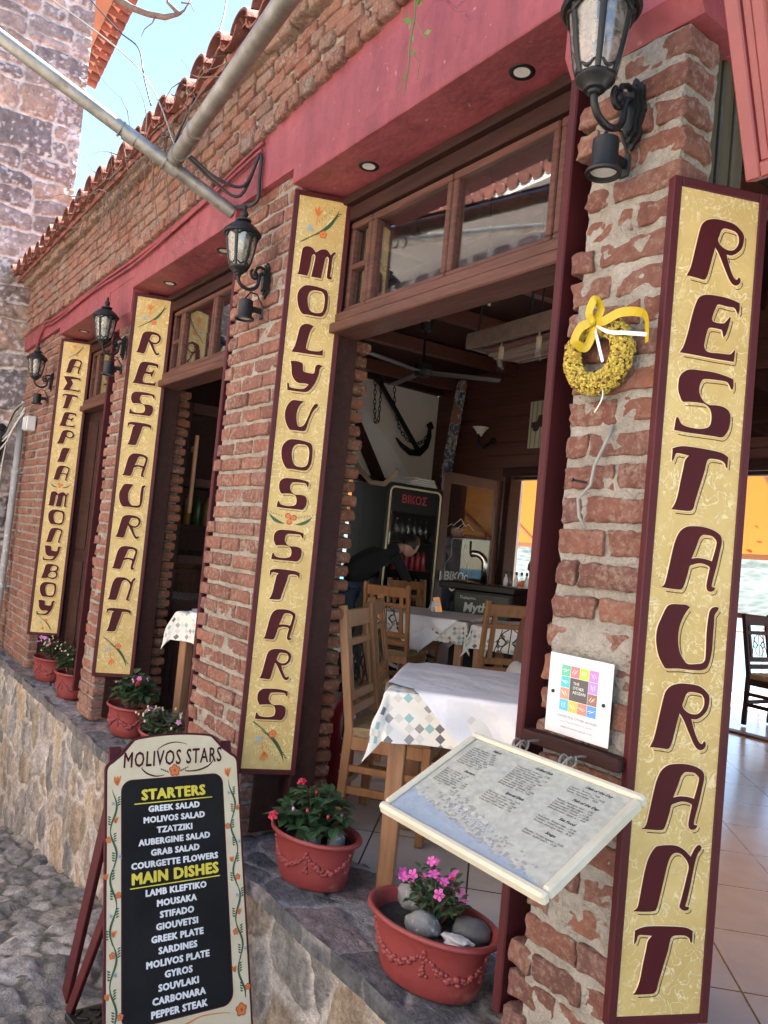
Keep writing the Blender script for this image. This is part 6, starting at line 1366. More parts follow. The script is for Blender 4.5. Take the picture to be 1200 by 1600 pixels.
# ------------------------------------------------------------------ pots, stones and plants
def pot(label, x, y, rz, a, b_, h, z=0.0):
    t = thing('flower_pot', label, 'flower pot', (x, y, z), 'terracotta coloured pots on the slate ledge', rz=rz)
    m_ = MB(); prof = [(0.70, 0.0), (0.735, 0.006), (0.775, h * 0.25), (0.83, h * 0.62), (0.875, h * 0.86), (0.90, h * 0.885), (0.965, h * 0.90), (0.995, h * 0.925), (1.0, h * 0.955), (0.985, h * 0.985), (0.955, h), (0.915, h * 0.99), (0.885, h * 0.95), (0.86, h * 0.85), (0.80, h * 0.72)]
    m_.lathe(prof, 56, sx=a, sy=b_); m_.build('body', M_pot, t, smooth=True, auto=50)
    s_ = MB(); s_.lathe([(0.0001, h * 0.80), (0.5, h * 0.81), (0.85, h * 0.78)], 40, sx=a, sy=b_, cap=False); s_.build('soil', M_soil, t, smooth=True)
    g = MB(); r = random.Random(int(abs(x) * 100))
    def wall(phi, zz): # point on the pot skin
        q = np.interp(zz, [p[1] for p in prof[:5]], [p[0] for p in prof[:5]]); return Vector((a * q * math.cos(phi), b_ * q * math.sin(phi), zz))
    for c0 in ((-PI / 2 - 0.95, -PI / 2 + 0.35), (-PI / 2 + 0.35, -PI / 2 + 1.6), (-PI / 2 - 2.2, -PI / 2 - 0.95)):
        for k in range(26):
            t_ = k / 25; phi = c0[0] + (c0[1] - c0[0]) * t_; zz = h * (0.70 - 0.30 * math.sin(PI * t_) ** 0.9); w_ = 0.6 + 0.6 * math.sin(PI * t_)
            for q in range(2):
                p = wall(phi + r.uniform(-.02, .02), zz + r.uniform(-0.008, 0.008) * w_); g.ball(p, 0.0098 * w_ * r.uniform(0.7, 1.25), 8, (1, 1, r.uniform(.6, 1)))
        for k in range(5): g.ball(wall(c0[1] + r.uniform(-.03, .03), h * (0.66 - 0.045 * k)), 0.006, 8)
        for k in range(10): g.ball(wall(c0[1] + r.uniform(-.07, .07), h * (0.42 + r.uniform(-.06, .05))), 0.0075, 8)
        g.ball(wall(c0[1], h * 0.74), 0.009, 8)
    g.build('garland', M_pot, t, smooth=True)
    return t
def stone(label, x, y, z, sx, sy, sz, mat, seed, rz=0.0, rough=0.12):
    V, F = brick_template((14, 14, 14)); p = V / np.linalg.norm(V, axis=1, keepdims=True); n = fbm(p * 1.3 + seed, seed, 3)[:, None]; p = p * (1 + rough * n) * np.array([sx, sy, sz]); c, s_ = math.cos(rz), math.sin(rz)
    p = np.stack([p[:, 0] * c - p[:, 1] * s_, p[:, 0] * s_ + p[:, 1] * c, p[:, 2]], -1) + np.array([x, y, z])
    return tag(npmesh('pebble', p, F, mat), label, 'stone')
LEAF = [(0, 0), (0.18, 0.16), (0.45, 0.25), (0.72, 0.17), (1.0, 0.0)]
def add_leaf(mb, p, d, up, ln, wd, curl=0.25):
    d = d.normalized(); s_ = d.cross(up).normalized(); n = s_.cross(d).normalized(); L_ = []; R2 = []; C_ = []
    for t, w in LEAF:
        c = p + d * (t * ln) - n * (curl * ln * t * t * 0.6)
        C_.append(c); L_.append(c + s_ * (w * wd * 2) + n * (w * wd * 0.55)); R2.append(c - s_ * (w * wd * 2) + n * (w * wd * 0.55))
    V = C_ + L_[1:-1] + R2[1:-1]; F = [(0, 1, 5), (0, 8, 1), (1, 2, 6, 5), (1, 8, 9, 2), (2, 3, 7, 6), (2, 9, 10, 3), (3, 4, 7), (3, 10, 4)]
    mb.add(V, F)
def add_flower(mb, p, d, r_, n=5, cup=0.15):
    d = d.normalized(); u = d.orthogonal().normalized(); v = d.cross(u)
    for k in range(n):
        a = 2 * PI * k / n; e = u * math.cos(a) + v * math.sin(a); f = u * math.cos(a + .52) + v * math.sin(a + .52); g = u * math.cos(a - .52) + v * math.sin(a - .52)
        mb.add([p, p + f * r_ * .80 + d * cup * r_, p + (e * .8 + f * .3) * r_ * 1.0 + d * cup * r_ * 0.7, p + (e * .8 + g * .3) * r_ * 1.0 + d * cup * r_ * 0.7, p + g * r_ * .80 + d * cup * r_], [(0, 4, 3, 2, 1)])
def plant(name, label, x, y, z, R2, H, nst, leafsz, seed, flowers, sx=1.0, sy=1.0, lmat=None, dens=1.0):
    t = thing(name, label, 'plant', (x, y, z), 'impatiens plants in the pots'); r = random.Random(seed); sm = MB(); lm = MB(); fm = [(MB(), m_, k) for m_, k, _ in flowers]
    tips = []
    for k in range(nst):
        a = r.uniform(0, 2 * PI); q = math.sqrt(r.random()); e = Vector((math.cos(a) * q * R2 * sx, math.sin(a) * q * R2 * sy, H * (1.0 - 0.55 * q * q) * r.uniform(0.75, 1.08)))
        b0 = Vector((e.x * 0.25, e.y * 0.25, 0)); m_ = b0.lerp(e, 0.5) + Vector((0, 0, H * 0.12)); pts = [b0, m_, e]; sm.tube([Vector((x, y, z)) + p for p in pts], [0.003, 0.0025, 0.0015], 5)
        nl = int(9 * dens)
        for j in range(nl):
            t_ = 0.35 + 0.65 * j / (nl - 1); p = (b0.lerp(m_, t_ * 2) if t_ < .5 else m_.lerp(e, t_ * 2 - 1)) + Vector((x, y, z)); an = j * 2.4 + a + r.uniform(-.4, .4)
            d = Vector((math.cos(an), math.sin(an), r.uniform(-0.15, 0.65) + 0.25 * (t_ > .9))); add_leaf(lm, p, d, Vector((0, 0, 1)), leafsz * r.uniform(0.6, 1.2), leafsz * r.uniform(0.55, 0.75), r.uniform(0.2, 0.8))
        tips.append(Vector((x, y, z)) + e)
    for (m_, mat, kind), (_, _, cnt) in zip(fm, flowers):
        for k in range(cnt):
            p = r.choice(tips) + Vector((r.uniform(-.03, .03), r.uniform(-.045, .02), r.uniform(0.005, 0.028))); d = Vector((r.uniform(-.3, .7), r.uniform(-1, .1), r.uniform(0.1, 1)))
            if kind == 'rose':
                for q in range(4): add_flower(m_, p + d.normalized() * 0.003 * q, d + Vector((r.uniform(-.2, .2), r.uniform(-.2, .2), 0)), 0.020 - 0.0035 * q, 6, 0.3 + 0.25 * q)
            elif kind == 'bud': m_.ball(p, 0.006, 8, (1, 1, 1.4))
            else: add_flower(m_, p, d, 0.017 * r.uniform(.8, 1.15))
    sm.build('stems', M_stem, t); lm.build('foliage', lmat or M_leaf, t); 
    for k, (m_, mat, kind) in enumerate(fm): m_.build('blooms' if kind != 'bud' else 'buds', mat, t)
    return t
# near oval pot with magenta flowers
pot('long oval terracotta coloured pot nearest the menu frame, holding a magenta plant', -1.800, 1.665, R_(11), 0.238, 0.150, 0.19)
plant('flowering_plant', 'sparse plant with magenta flowers between stones in the nearest pot', -1.830, 1.70, 0.150, 0.110, 0.165, 34, 0.028, 5, [(M_pink, 'f', 15), (M_redflower, 'f', 1)], sx=1.15, sy=0.7, dens=1.1)
stone('rounded grey stone at the back left of the magenta plant', -1.935, 1.705, 0.178, 0.075, 0.055, 0.045, M_pebble, 3)
stone('speckled oval stone in front of the magenta plant', -1.79, 1.615, 0.172, 0.062, 0.036, 0.038, M_pebble, 8, 0.3)
stone('dark grey stone at the right side of the magenta plant', -1.70, 1.735, 0.166, 0.062, 0.040, 0.042, pm('dark_river_stone', (0.10, 0.10, 0.105), (0.07, 0.07, 0.072), scale=12, rough=0.6, bump=0.3), 12, 0.6)
stone('jagged white stone lying in the nearest pot', -1.675, 1.655, 0.168, 0.050, 0.028, 0.018, M_marble, 15, 0.2, 0.4)
# pot with rose coloured flowers
pot('oval pot with crimson buds under the MOLYVOS STARS sign', -2.545, 1.70, R_(16), 0.205, 0.140, 0.19)
plant('flowering_plant', 'bushy dark leaved plant with crimson blooms under the MOLYVOS STARS sign', -2.575, 1.71, 0.14, 0.190, 0.195, 46, 0.066, 17, [(M_redflower, 'rose', 3), (M_paleflower, 'bud', 4), (M_redflower, 'bud', 3)], sx=1.0, sy=0.72, dens=0.85)
stone('smooth grey stone at the front of the crimson flowered pot', -2.52, 1.655, 0.165, 0.052, 0.034, 0.030, M_pebble, 23, 0.3); stone('round dark stone at the right of the crimson flowered pot', -2.455, 1.735, 0.165, 0.036, 0.034, 0.040, M_pebble, 27)
# pots on the ledge further along
pot('round pot with red blooms below the flowered RESTAURANT sign', -4.80, 1.715, R_(8), 0.185, 0.125, 0.185)
plant('flowering_plant', 'plant with red rose like blooms below the flowered RESTAURANT sign', -4.78, 1.715, 0.15, 0.20, 0.225, 40, 0.066, 33, [(M_redflower, 'rose', 4), (M_paleflower, 'bud', 8), (M_pink, 'f', 2)], sx=1.0, sy=0.7, dens=0.85)
pot('pot half hidden behind the top of the A-board', -4.16, 1.70, R_(8), 0.185, 0.125, 0.17)
plant('flowering_plant', 'low spreading plant with pale pink flowers just above the A-board', -4.20, 1.70, 0.13, 0.20, 0.155, 34, 0.042, 37, [(M_paleflower, 'f', 9), (M_cream, 'bud', 22)], sx=1.1, sy=0.8)
pot('pot touching the third brick pillar with leaves only', -5.90, 1.66, R_(8), 0.165, 0.12, 0.185)
plant('flowering_plant', 'leafy plant without blooms beside the third brick pillar', -5.90, 1.66, 0.15, 0.16, 0.21, 26, 0.06, 41, [(M_cream, 'bud', 3)], sx=1.0, sy=0.75, dens=0.85)
pot('farthest pot at the end of the ledge', -6.55, 1.655, R_(8), 0.185, 0.125, 0.185)
plant('flowering_plant', 'plant with pink and cream flowers in the farthest pot', -6.52, 1.66, 0.15, 0.20, 0.19, 30, 0.045, 43, [(M_pink, 'f', 4), (M_paleflower, 'f', 5), (M_cream, 'bud', 26)], sx=1.1, sy=0.75)

# weeds and litter at the foot of the wall
wd = thing('wall_weeds', 'small tuft of green weeds at the foot of the rubble wall', 'weeds', (-3.75, 1.46, -0.72)); mb = MB(); r = random.Random(19)
for k in range(60):
    x = -3.75 + r.uniform(-0.14, 0.14); y = 1.47 + r.uniform(-0.06, 0.03); z = float(street_z(np.array(x), y)) + 0.02; add_leaf(mb, Vector((x, y, z)), Vector((r.uniform(-1, 1), r.uniform(-1, .3), r.uniform(.3, 1.2))), Vector((0, 0, 1)), r.uniform(0.018, 0.04), 0.014, 0.4)
mb.build('leaves', M_leaf2, wd)
for k in range(7):
    x = r.uniform(-5.2, -3.2); y = r.uniform(0.6, 1.4); z = float(street_z(np.array(x), y)) + 0.028; mb = MB(); add_leaf(mb, Vector((x, y, z)), Vector((r.uniform(-1, 1), r.uniform(-1, 1), 0.05)), Vector((0, 0, 1)), r.uniform(0.03, 0.05), 0.022, 0.1); tag(mb.build('fallen_leaf', M_twig), 'dry brown leaf fallen on the cobbles', 'leaf', 'fallen leaves on the cobbles')
# ------------------------------------------------------------------ chairs
def make_chair(label):
    t = thing('wooden_chair', label, 'chair', (0, 0, 0), 'rush seated wooden chairs', rz=0.0)
    # faces +x; back at x=-0.19
    for s_ in (-1, 1):
        y = 0.195 * s_; m_ = MB(); m_.bar((-0.19, y, 0), (-0.175, y, 0.46), 0.042, 0.030, up=(0, 1, 0)); m_.bar((-0.175, y, 0.455), (-0.265, y, 1.02), 0.040, 0.029, up=(0, 1, 0)); m_.build('back_post', M_chair, t)
        m_ = MB(); m_.bar((0.20, y, 0), (0.20, y, 0.435), 0.038, 0.038, up=(0, 1, 0)); m_.build('leg', M_chair, t)
    def bx_(z): return -0.175 - 0.09 * (z - 0.455) / 0.565
    for z, hgt_ in ((0.955, 0.085), (0.845, 0.035), (0.60, 0.045), (0.535, 0.045)):
        m_ = MB(); m_.box((bx_(z), 0, z), (0.022, 0.36, hgt_), Matrix.Rotation(-0.158, 4, 'Y'), 0.004); m_.build('back_rail', M_chair, t)
    for s_ in (-1, 1):
        m_ = MB(); m_.bar((bx_(0.62), 0.135 * s_, 0.62), (bx_(0.915), 0.135 * s_, 0.915), 0.020, 0.034, up=(0, 1, 0)); m_.build('back_slat', M_chair, t)
    ir = MB()
    def P(y, z): return Vector((bx_(z), y, z))
    for s_ in (-1, 1):
        ir.tube([P(s_ * (0.018 + 0.040 * math.sin(PI * q)), 0.63 + 0.10 * q) for q in np.linspace(0, 1, 10)], 0.004, 5); ir.tube([P(s_ * (0.018 + 0.050 * math.sin(PI * q)), 0.735 + 0.09 * q) for q in np.linspace(0, 1, 10)], 0.004, 5)
        ir.tube([P(s_ * (0.06 + 0.028 * math.cos(q)), 0.735 + 0.03 * math.sin(q)) for q in np.linspace(0, 2 * PI, 12, endpoint=False)], 0.004, 5, closed=True); ir.tube([P(s_ * (0.115 - 0.05 * q), 0.63 + 0.19 * q) for q in np.linspace(0, 1, 5)], 0.0035, 5)
    ir.tube([P(0, 0.625), P(0, 0.83)], 0.004, 5); ir.build('iron_scroll', M_iron, t)
    m_ = MB()
    for s_ in (-1, 1): m_.bx(-0.16, 0.182, 0.195 * s_ - 0.012, 0.195 * s_ + 0.012, 0.37, 0.43, 0.003)
    m_.bx(0.19, 0.214, -0.176, 0.176, 0.37, 0.43, 0.003); m_.bx(-0.19, -0.166, -0.18, 0.18, 0.37, 0.43, 0.003); m_.build('seat_frame', M_chair, t)
    V, F = brick_template((16, 16, 3)); p = V * np.array([0.205, 0.205, 0.022]); rr = np.maximum(abs(V[:, 0]), abs(V[:, 1])); p[:, 2] += 0.452 - 0.010 * (1 - rr ** 2) + 0.003 * np.sin(p[:, 1] * 320) * (abs(V[:, 0]) > abs(V[:, 1])) + 0.003 * np.sin(p[:, 0] * 320) * (abs(V[:, 1]) >= abs(V[:, 0])); p[:, 0] += 0.008
    npmesh('rush_seat', p, F, M_rush, t)
    m_ = MB()
    for s_ in (-1, 1):
        m_.bx(-0.165, 0.182, 0.195 * s_ - 0.010, 0.195 * s_ + 0.010, 0.17, 0.205, 0.003); m_.bx(-0.165, 0.182, 0.195 * s_ - 0.010, 0.195 * s_ + 0.010, 0.27, 0.30, 0.003)
    m_.bx(0.19, 0.21, -0.176, 0.176, 0.20, 0.24, 0.003); m_.bx(-0.195, -0.172, -0.18, 0.18, 0.19, 0.225, 0.003); m_.build('stretcher', M_chair, t)
    return t
ch0 = make_chair('wooden chair with rush seat pulled up to the nearest white clothed table')
def put(c, x, y, rz, label=None):
    c.location = (x, y, 0.0); c.rotation_euler = (0, 0, rz)
    if label: c['label'] = label
put(ch0, -2.905, 2.345, R_(37))
for x, y, rz, lab in (
    (-2.63, 3.02, R_(228), 'wooden chair on the far side of the nearest table, partly behind the red jamb board'),
    (-3.52, 2.93, R_(46), 'wooden chair standing edge on between the nearest chair and the middle table'),
    (-5.22, 4.10, R_(118), 'wooden chair with its back to us at the middle table'),
    (-5.90, 4.85, R_(-15), 'wooden chair on the far side of the middle table, under the drinks fridge'),
    (-3.95, 4.05, R_(155), 'wooden chair at the right hand back table, mostly hidden by another backrest'),
    (-5.75, 6.25, R_(60), 'wooden chair by the terrace door behind the person in orange')):
    put(copy_tree(ch0), x, y, rz, lab)
c_ = copy_tree(ch0); put(c_, -3.50, 7.27, R_(-6), 'wooden chair out on the sea terrace, coloured dark as a backlit silhouette')
for p in [q for q in c_.children if q.name.split('.')[0] in ('back_post', 'leg', 'seat_frame', 'stretcher', 'back_rail', 'back_slat')]:
    p.data = p.data.copy(); p.data.materials[0] = M_darkwood  # backlit silhouette put into the colour: pine swapped for dark wood
# round topped dark chair
rt = thing('wooden_chair', 'dark brown chair with a rounded backrest panel and a pale cushion', 'chair', (-3.42, 3.42, 0), 'rush seated wooden chairs', rz=R_(235))
M_dkchair = pm('dark_chestnut', (0.20, 0.075, 0.03), (0.13, 0.045, 0.02), scale=6, rough=0.35)
for s_ in (-1, 1):
    m_ = MB(); m_.tube([(-0.19, 0.195 * s_, 0), (-0.185, 0.195 * s_, 0.45), (-0.23, 0.195 * s_, 0.80), (-0.245, 0.19 * s_, 0.93)], [0.017, 0.019, 0.018, 0.015], 10); m_.build('back_post', M_dkchair, rt, smooth=True, auto=60); m_ = MB(); m_.bx(0.18, 0.215, 0.195 * s_ - .018, 0.195 * s_ + .018, 0, 0.44, 0.004); m_.build('leg', M_dkchair, rt)
m_ = MB(); Mq = Matrix(((0.0, 0.16, 1, -0.225), (1, 0, 0, 0), (0, 1, 0, 0), (0, 0, 0, 1))); m_.prism([[(-0.18, 0.70)] + [(-0.18 + 0.0, 0.70)][0:0] + [(0.18, 0.70), (0.19, 0.90)] + [(0.19 * math.cos(q), 0.90 + 0.075 * math.sin(q)) for q in np.linspace(0.15, PI - 0.15, 12)] + [(-0.19, 0.90)]], Matrix(((0, -0.14, 1, -0.11), (1, 0, 0, 0), (0, 1, 0, 0), (0, 0, 0, 1))), -0.012, 0.012, back=True); m_.build('back_panel', M_dkchair, rt)
m_ = MB(); m_.box((-0.20, 0, 0.56), (0.02, 0.36, 0.05), None, .004); m_.build('back_rail', M_dkchair, rt); m_ = MB(); m_.bx(-0.19, 0.21, -0.2, 0.2, 0.40, 0.445, 0.006); m_.build('seat', M_dkchair, rt)
tag(stone('x', 0, 0, 0, 0.05, 0.17, 0.11, M_cloth, 5, 0, 0.05), 'white cushion leaning on the dark round backed chair', 'cushion'); cu_ = bpy.context.scene.objects[-1] if False else None
for o in list(COL.objects):
    if o.get('category') == 'cushion': o.name = 'cushion'; o.location = (-3.32, 3.57, 0.58); o.rotation_euler = (0, 0.15, R_(55))

# ------------------------------------------------------------------ tables and cloths
def make_table(label, hw, hd, H, x, y, rz):
    t = thing('dining_table', label, 'table', (x, y, 0), 'dining tables inside', rz=rz)
    m_ = MB(); m_.bx(-hw, hw, -hd, hd, H - 0.035, H, 0.006); m_.build('top', M_chair, t)
    for sx in (-1, 1):
        for sy in (-1, 1): m_ = MB(); m_.bar((sx * (hw - 0.05), sy * (hd - 0.05), 0), (sx * (hw - 0.05), sy * (hd - 0.05), H - 0.036), 0.066, 0.066, up=(0, 1, 0), bev=0.004); m_.build('leg', M_tleg, t)
    m_ = MB()
    for sy in (-1, 1): m_.bx(-hw + 0.085, hw - 0.085, sy * (hd - 0.05) - 0.01, sy * (hd - 0.05) + 0.01, H - 0.12, H - 0.036)
    for sx in (-1, 1): m_.bx(sx * (hw - 0.05) - 0.01, sx * (hw - 0.05) + 0.01, -hd + 0.085, hd - 0.085, H - 0.12, H - 0.036)
    m_.build('apron', M_tleg, t); return t
M_tleg = pm('oak_table_leg', (0.34, 0.17, 0.075), (0.20, 0.085, 0.04), scale=5, rough=0.4, stretch=(7, 7, 0.7), bump=0.1)
def cloth(name, label, group, S_, hw, hd, H, x, y, rz, mat, rot=0.0, off=0.0, n=161, seed=0, sh=(0, 0)):
    s_ = np.linspace(-S_, S_, n); ss, tt = np.meshgrid(s_, s_, indexing='ij'); ss = ss.ravel(); tt = tt.ravel(); c, si = math.cos(rot), math.sin(rot)
    a = ss * c - tt * si + sh[0]; b_ = ss * si + tt * c + sh[1]
    ea = np.maximum(np.abs(a) - hw, 0); eb = np.maximum(np.abs(b_) - hd, 0); hang = np.hypot(ea, eb); r_ = 0.018
    th = np.arctan2(eb, ea + 1e-9)
    cor = (ea > 0) & (eb > 0)
    # distance outward: rounded edge then almost vertical; corner folds swing outward
    outw = np.where(hang < r_ * 1.57, r_ * np.sin(np.minimum(hang / r_, 1.57)), r_ + 0.05 * (hang - r_ * 1.57)); dropz = np.where(hang < r_ * 1.57, r_ * (1 - np.cos(np.minimum(hang / r_, 1.57))), r_ + (hang - r_ * 1.57) * 0.985)
    fold = 0.36 * np.minimum(ea, eb) * np.sin(2 * th)
    P = np.stack([ss * 3, tt * 3, 0 * ss], -1); w = 0.022 * np.clip(hang / 0.15, 0, 1) * np.sin((a + b_) * 17 + 2.0 * fbm(P, seed, 2)) * np.where(cor, 0.5, 1.0) + 0.012 * np.clip(hang / 0.1, 0, 1) * fbm(P * 1.5, seed + 3, 2)
    ux_ = np.where(ea > 0, np.sign(a), 0) * np.cos(th) ; uy_ = np.where(eb > 0, np.sign(b_), 0) * np.sin(th)
    X = np.clip(a, -hw, hw) + ux_ * (outw + off + np.maximum(w, -0.012) + fold); Y = np.clip(b_, -hd, hd) + uy_ * (outw + off + np.maximum(w, -0.012) + fold)
    cr_ = np.exp(-np.abs(ss + 0.05) / 0.006) + np.exp(-np.abs(tt - 0.04) / 0.006) + 0.7 * np.exp(-np.abs(ss - 0.3) / 0.006) + 0.7 * np.exp(-np.abs(tt + 0.3) / 0.006)
    Z = H + off + 0.003 - dropz + (0.003 * fbm(P * 2.2, seed + 9, 3) + 0.003 * cr_) * (hang == 0)
    cz, sz = math.cos(rz), math.sin(rz); V = np.stack([x + X * cz - Y * sz, y + X * sz + Y * cz, Z], -1)
    o = npmesh(name, V, grid_faces(n, n), mat, None, uv=np.stack([ss, tt], -1), uvname='cloth'); return tag(o, label, 'tablecloth', group)
def table_set(x, y, rz, hw, hd, lt, lu, lo, seed, H=0.75, so=0.56, sh=(0, 0)):
    make_table(lt, hw, hd, H, x, y, rz)
    cloth('printed_tablecloth', lu, 'printed undercloths', max(hw, hd) + 0.20, hw, hd, H, x, y, rz, M_print, 0.0, 0.0, seed=seed)
    cloth('white_tablecloth', lo, 'white overcloths', so, hw, hd, H, x, y, rz, M_cloth, R_(45), 0.013, seed=seed + 5, sh=sh)
table_set(-2.36, 2.40, R_(44), 0.385, 0.385, 'square wooden table in the near doorway', 'diamond printed cloth on the near doorway table', 'white cloth laid diagonally over the near doorway table', 3, H=0.755, so=0.60, sh=(0.16, 0.02))
table_set(-5.33, 4.62, R_(30), 0.42, 0.42, 'wooden table in the middle of the dining room', 'diamond printed cloth hanging from the middle table', 'white cloth laid over the middle table', 13, so=0.56)
table_set(-4.45, 4.95, R_(30), 0.40, 0.40, 'wooden table at the right in front of the beer counter', 'diamond printed cloth on the table in front of the beer counter', 'white cloth on the table in front of the beer counter', 23, so=0.40)
table_set(-4.72, 2.55, R_(20), 0.40, 0.40, 'wooden table just inside the middle doorway', 'printed cloth on the table inside the middle doorway', 'white cloth on the table inside the middle doorway', 33, so=0.48)
mb = MB(); sp2 = thing('napkin_holder', 'small white napkin holder on the middle table', 'napkin holder', (-5.45, 4.72, 0.76)); 
mb.bar((-5.49, 4.70, 0.762), (-5.45, 4.72, 0.90), 0.004, 0.08, up=(0, 1, 0)); mb.bar((-5.41, 4.74, 0.762), (-5.45, 4.72, 0.90), 0.004, 0.08, up=(0, 1, 0)); mb.build('sides', M_chrome, sp2); mb = MB(); mb.bx(-5.475, -5.425, 4.69, 4.75, 0.764, 0.86); mb.build('napkins', M_white, sp2)

# ------------------------------------------------------------------ things inside
def lbl(name, label, cat, loc, group=None): return thing(name, label, cat, loc, group)
fg = lbl('drinks_fridge', 'tall black glass door drinks fridge with a pale outline', 'fridge', (-6.7, 5.07, 0)); XF = -6.33
mb = MB(); mb.bx(-7.0, XF - 0.42, 4.70, 5.45, 0.05, 2.0, 0.01); mb.bx(XF - 0.42, XF - 0.03, 4.70, 4.74, 0.05, 2.0); mb.bx(XF - 0.42, XF - 0.03, 5.41, 5.45, 0.05, 2.0); mb.bx(XF - 0.42, XF - 0.03, 4.741, 5.409, 0.05, 0.12); mb.bx(XF - 0.42, XF - 0.03, 4.741, 5.409, 1.95, 2.0); mb.build('cabinet', M_blackplastic, fg)
mb = MB(); mb.bx(XF - 0.028, XF, 4.70, 4.765, 0.08, 1.99, 0.004); mb.bx(XF - 0.028, XF, 5.385, 5.45, 0.08, 1.99, 0.004); mb.bx(XF - 0.028, XF, 4.766, 5.384, 1.70, 1.99, 0.004); mb.bx(XF - 0.028, XF, 4.766, 5.384, 0.08, 0.16, 0.004); mb.build('door_frame', M_blackplastic, fg)
mb = MB(); mb.bx(XF - 0.02, XF - 0.014, 4.766, 5.384, 0.16, 1.70); mb.build('door_glass', M_clear, fg)
mb = MB(); out = [(XF + 0.004, y_, z_) for y_, z_ in rrect(4.735, 5.415, 0.15, 1.955, 0.06)]; mb.tube([Vector(p) for p in out], 0.011, 6, closed=True); mb.build('pale_trim', M_cream, fg)
mb = MB(); Mt = Matrix(((0, 0, 1, XF + 0.003), (1, 0, 0, 5.06), (0, 1, 0, 1.80), (0, 0, 0, 1))); text_to(mb, 'ΒΙΚΟΣ', Mt, 0.115, offset=0.002); mb.build('lettering', pm('red_letter', (0.42, 0.03, 0.05), rough=0.5), fg)
for z in (0.45, 0.78, 1.10, 1.40):
    mb = MB(); mb.bx(XF - 0.40, XF - 0.06, 4.745, 5.405, z - 0.008, z); mb.build('shelf', M_iron, fg)
r = random.Random(6); cans = {'can': [(M_redflower, 0.785), (M_chrome, 0.785)]}
def can(nm, label, y, z, mat, h, rad, cat='drink can', grp='drinks in the fridge', x=XF - 0.12):
    o = MB(); o.lathe([(rad * .8, 0), (rad, 0.008), (rad, h * 0.72), (rad * .85, h * 0.80), (rad * .42, h * 0.9), (rad * .42, h)] if h > 0.16 else [(rad * .8, 0), (rad, 0.008), (rad, h - 0.008), (rad * .8, h)], 12, Matrix.Translation((x, y, z)))
    return tag(o.build(nm, mat, None, smooth=True, auto=40), label, cat, grp)
M_amber = pm('amber_bottle', (0.30, 0.20, 0.03), rough=0.15); M_greenb = pm('green_bottle', (0.03, 0.10, 0.03), rough=0.15); M_sodared = pm('red_soda', (0.45, 0.02, 0.04), rough=0.25)
for k in range(6): can('soda_bottle', 'red soft drink bottle on the middle fridge shelf', 4.95 + 0.08 * k, 1.10, M_sodared, 0.20, 0.03, 'bottle', 'red bottles in the fridge')
for k in range(6): can('beer_bottle', 'amber bottle on the lower fridge shelf', 4.95 + 0.08 * k, 0.78, M_amber, 0.23, 0.03, 'bottle', 'amber bottles in the fridge')
for k in range(6): can('water_bottle', 'clear bottle on the top fridge shelf', 4.95 + 0.08 * k, 1.40, M_clear, 0.24, 0.032, 'bottle', 'clear bottles in the fridge')
for k in range(5): can('dark_bottle', 'dark bottle on the bottom fridge shelf', 4.97 + 0.09 * k, 0.45, M_greenb, 0.26, 0.033, 'bottle', 'dark bottles in the fridge')
cl = lbl('cloth_bundle', 'folded pale cloths piled on top of the drinks fridge', 'cloths', (-6.6, 5.2, 2.0)); mb = MB()
for k in range(4): mb.box((-6.55 + 0.01 * k, 5.18, 2.012 + 0.022 * k), (0.35, 0.45 - 0.05 * k, 0.02), Matrix.Rotation(0.06 * k, 4, 'Z'), 0.009)
mb.build('cloths', M_greyplas, cl)
# open glazed door, hinged on the terrace frame
gd = lbl('glass_door', 'open brown framed glass door beside the fridge with white cola graphics', 'door', (-6.6, 6.55, 0)); XD = -6.60
mb = MB(); mb.bx(XD - 0.02, XD + 0.02, 5.66, 5.77, 0.02, 2.24, 0.004); mb.bx(XD - 0.02, XD + 0.02, 6.50, 6.60, 0.02, 2.24, 0.004); mb.bx(XD - 0.019, XD + 0.019, 5.771, 6.499, 2.12, 2.24, 0.004); mb.bx(XD - 0.019, XD + 0.019, 5.771, 6.499, 0.02, 0.30, 0.004); mb.build('frame', pm('door_brown', (0.11, 0.05, 0.035), (0.08, 0.035, 0.026), rough=0.45, scale=6), gd)
mb = MB(); mb.bx(XD - 0.003, XD + 0.003, 5.77, 6.50, 0.30, 2.12); mb.build('pane', M_clear, gd)
mb = MB(); Mt = Matrix(((0, 0, 1, XD + 0.006), (1, 0, 0, 6.00), (0, 1, 0, 0.0), (0, 0, 0, 1)))
text_to(mb, 'ΒίΚΟς', Mt @ MT((-0.02, 1.02, 0)), 0.13, offset=0.003, shear=0.1); text_to(mb, 'Cola', Mt @ MT((0.0, 0.90, 0)), 0.13, offset=0.003, shear=0.2)
mb.T = Mt
def dline(pts, w=0.006):
    for p, q in zip(pts, pts[1:]):
        p = np.array(p); q = np.array(q); d = q - p; nr = np.array([-d[1], d[0]]) / np.linalg.norm(d) * w / 2; mb.add([Vector((*a, 0)) for a in (p - nr, q - nr, q + nr, p + nr)], [(0, 1, 2, 3)])
dline([(-0.22, 1.62), (-0.16, 1.66), (-0.13, 1.64), (-0.02, 1.73), (0.06, 1.65), (0.10, 1.68), (0.20, 1.60)]); dline([(-0.10, 1.59), (0.02, 1.68), (0.04, 1.65), (0.0, 1.62), (0.03, 1.61), (-0.02, 1.585), (-0.06, 1.59)])
dline([(-0.2, 0.95), (-0.2, 1.20), (-0.12, 1.30), (-0.13, 1.46), (-0.11, 1.50), (0.07, 1.50), (0.09, 1.46), (0.08, 1.30), (0.16, 1.20), (0.16, 0.85)], 0.005)
mb.T = None; mb.build('graphics', pm('white_vinyl', (0.55, 0.55, 0.54), rough=0.5), gd)
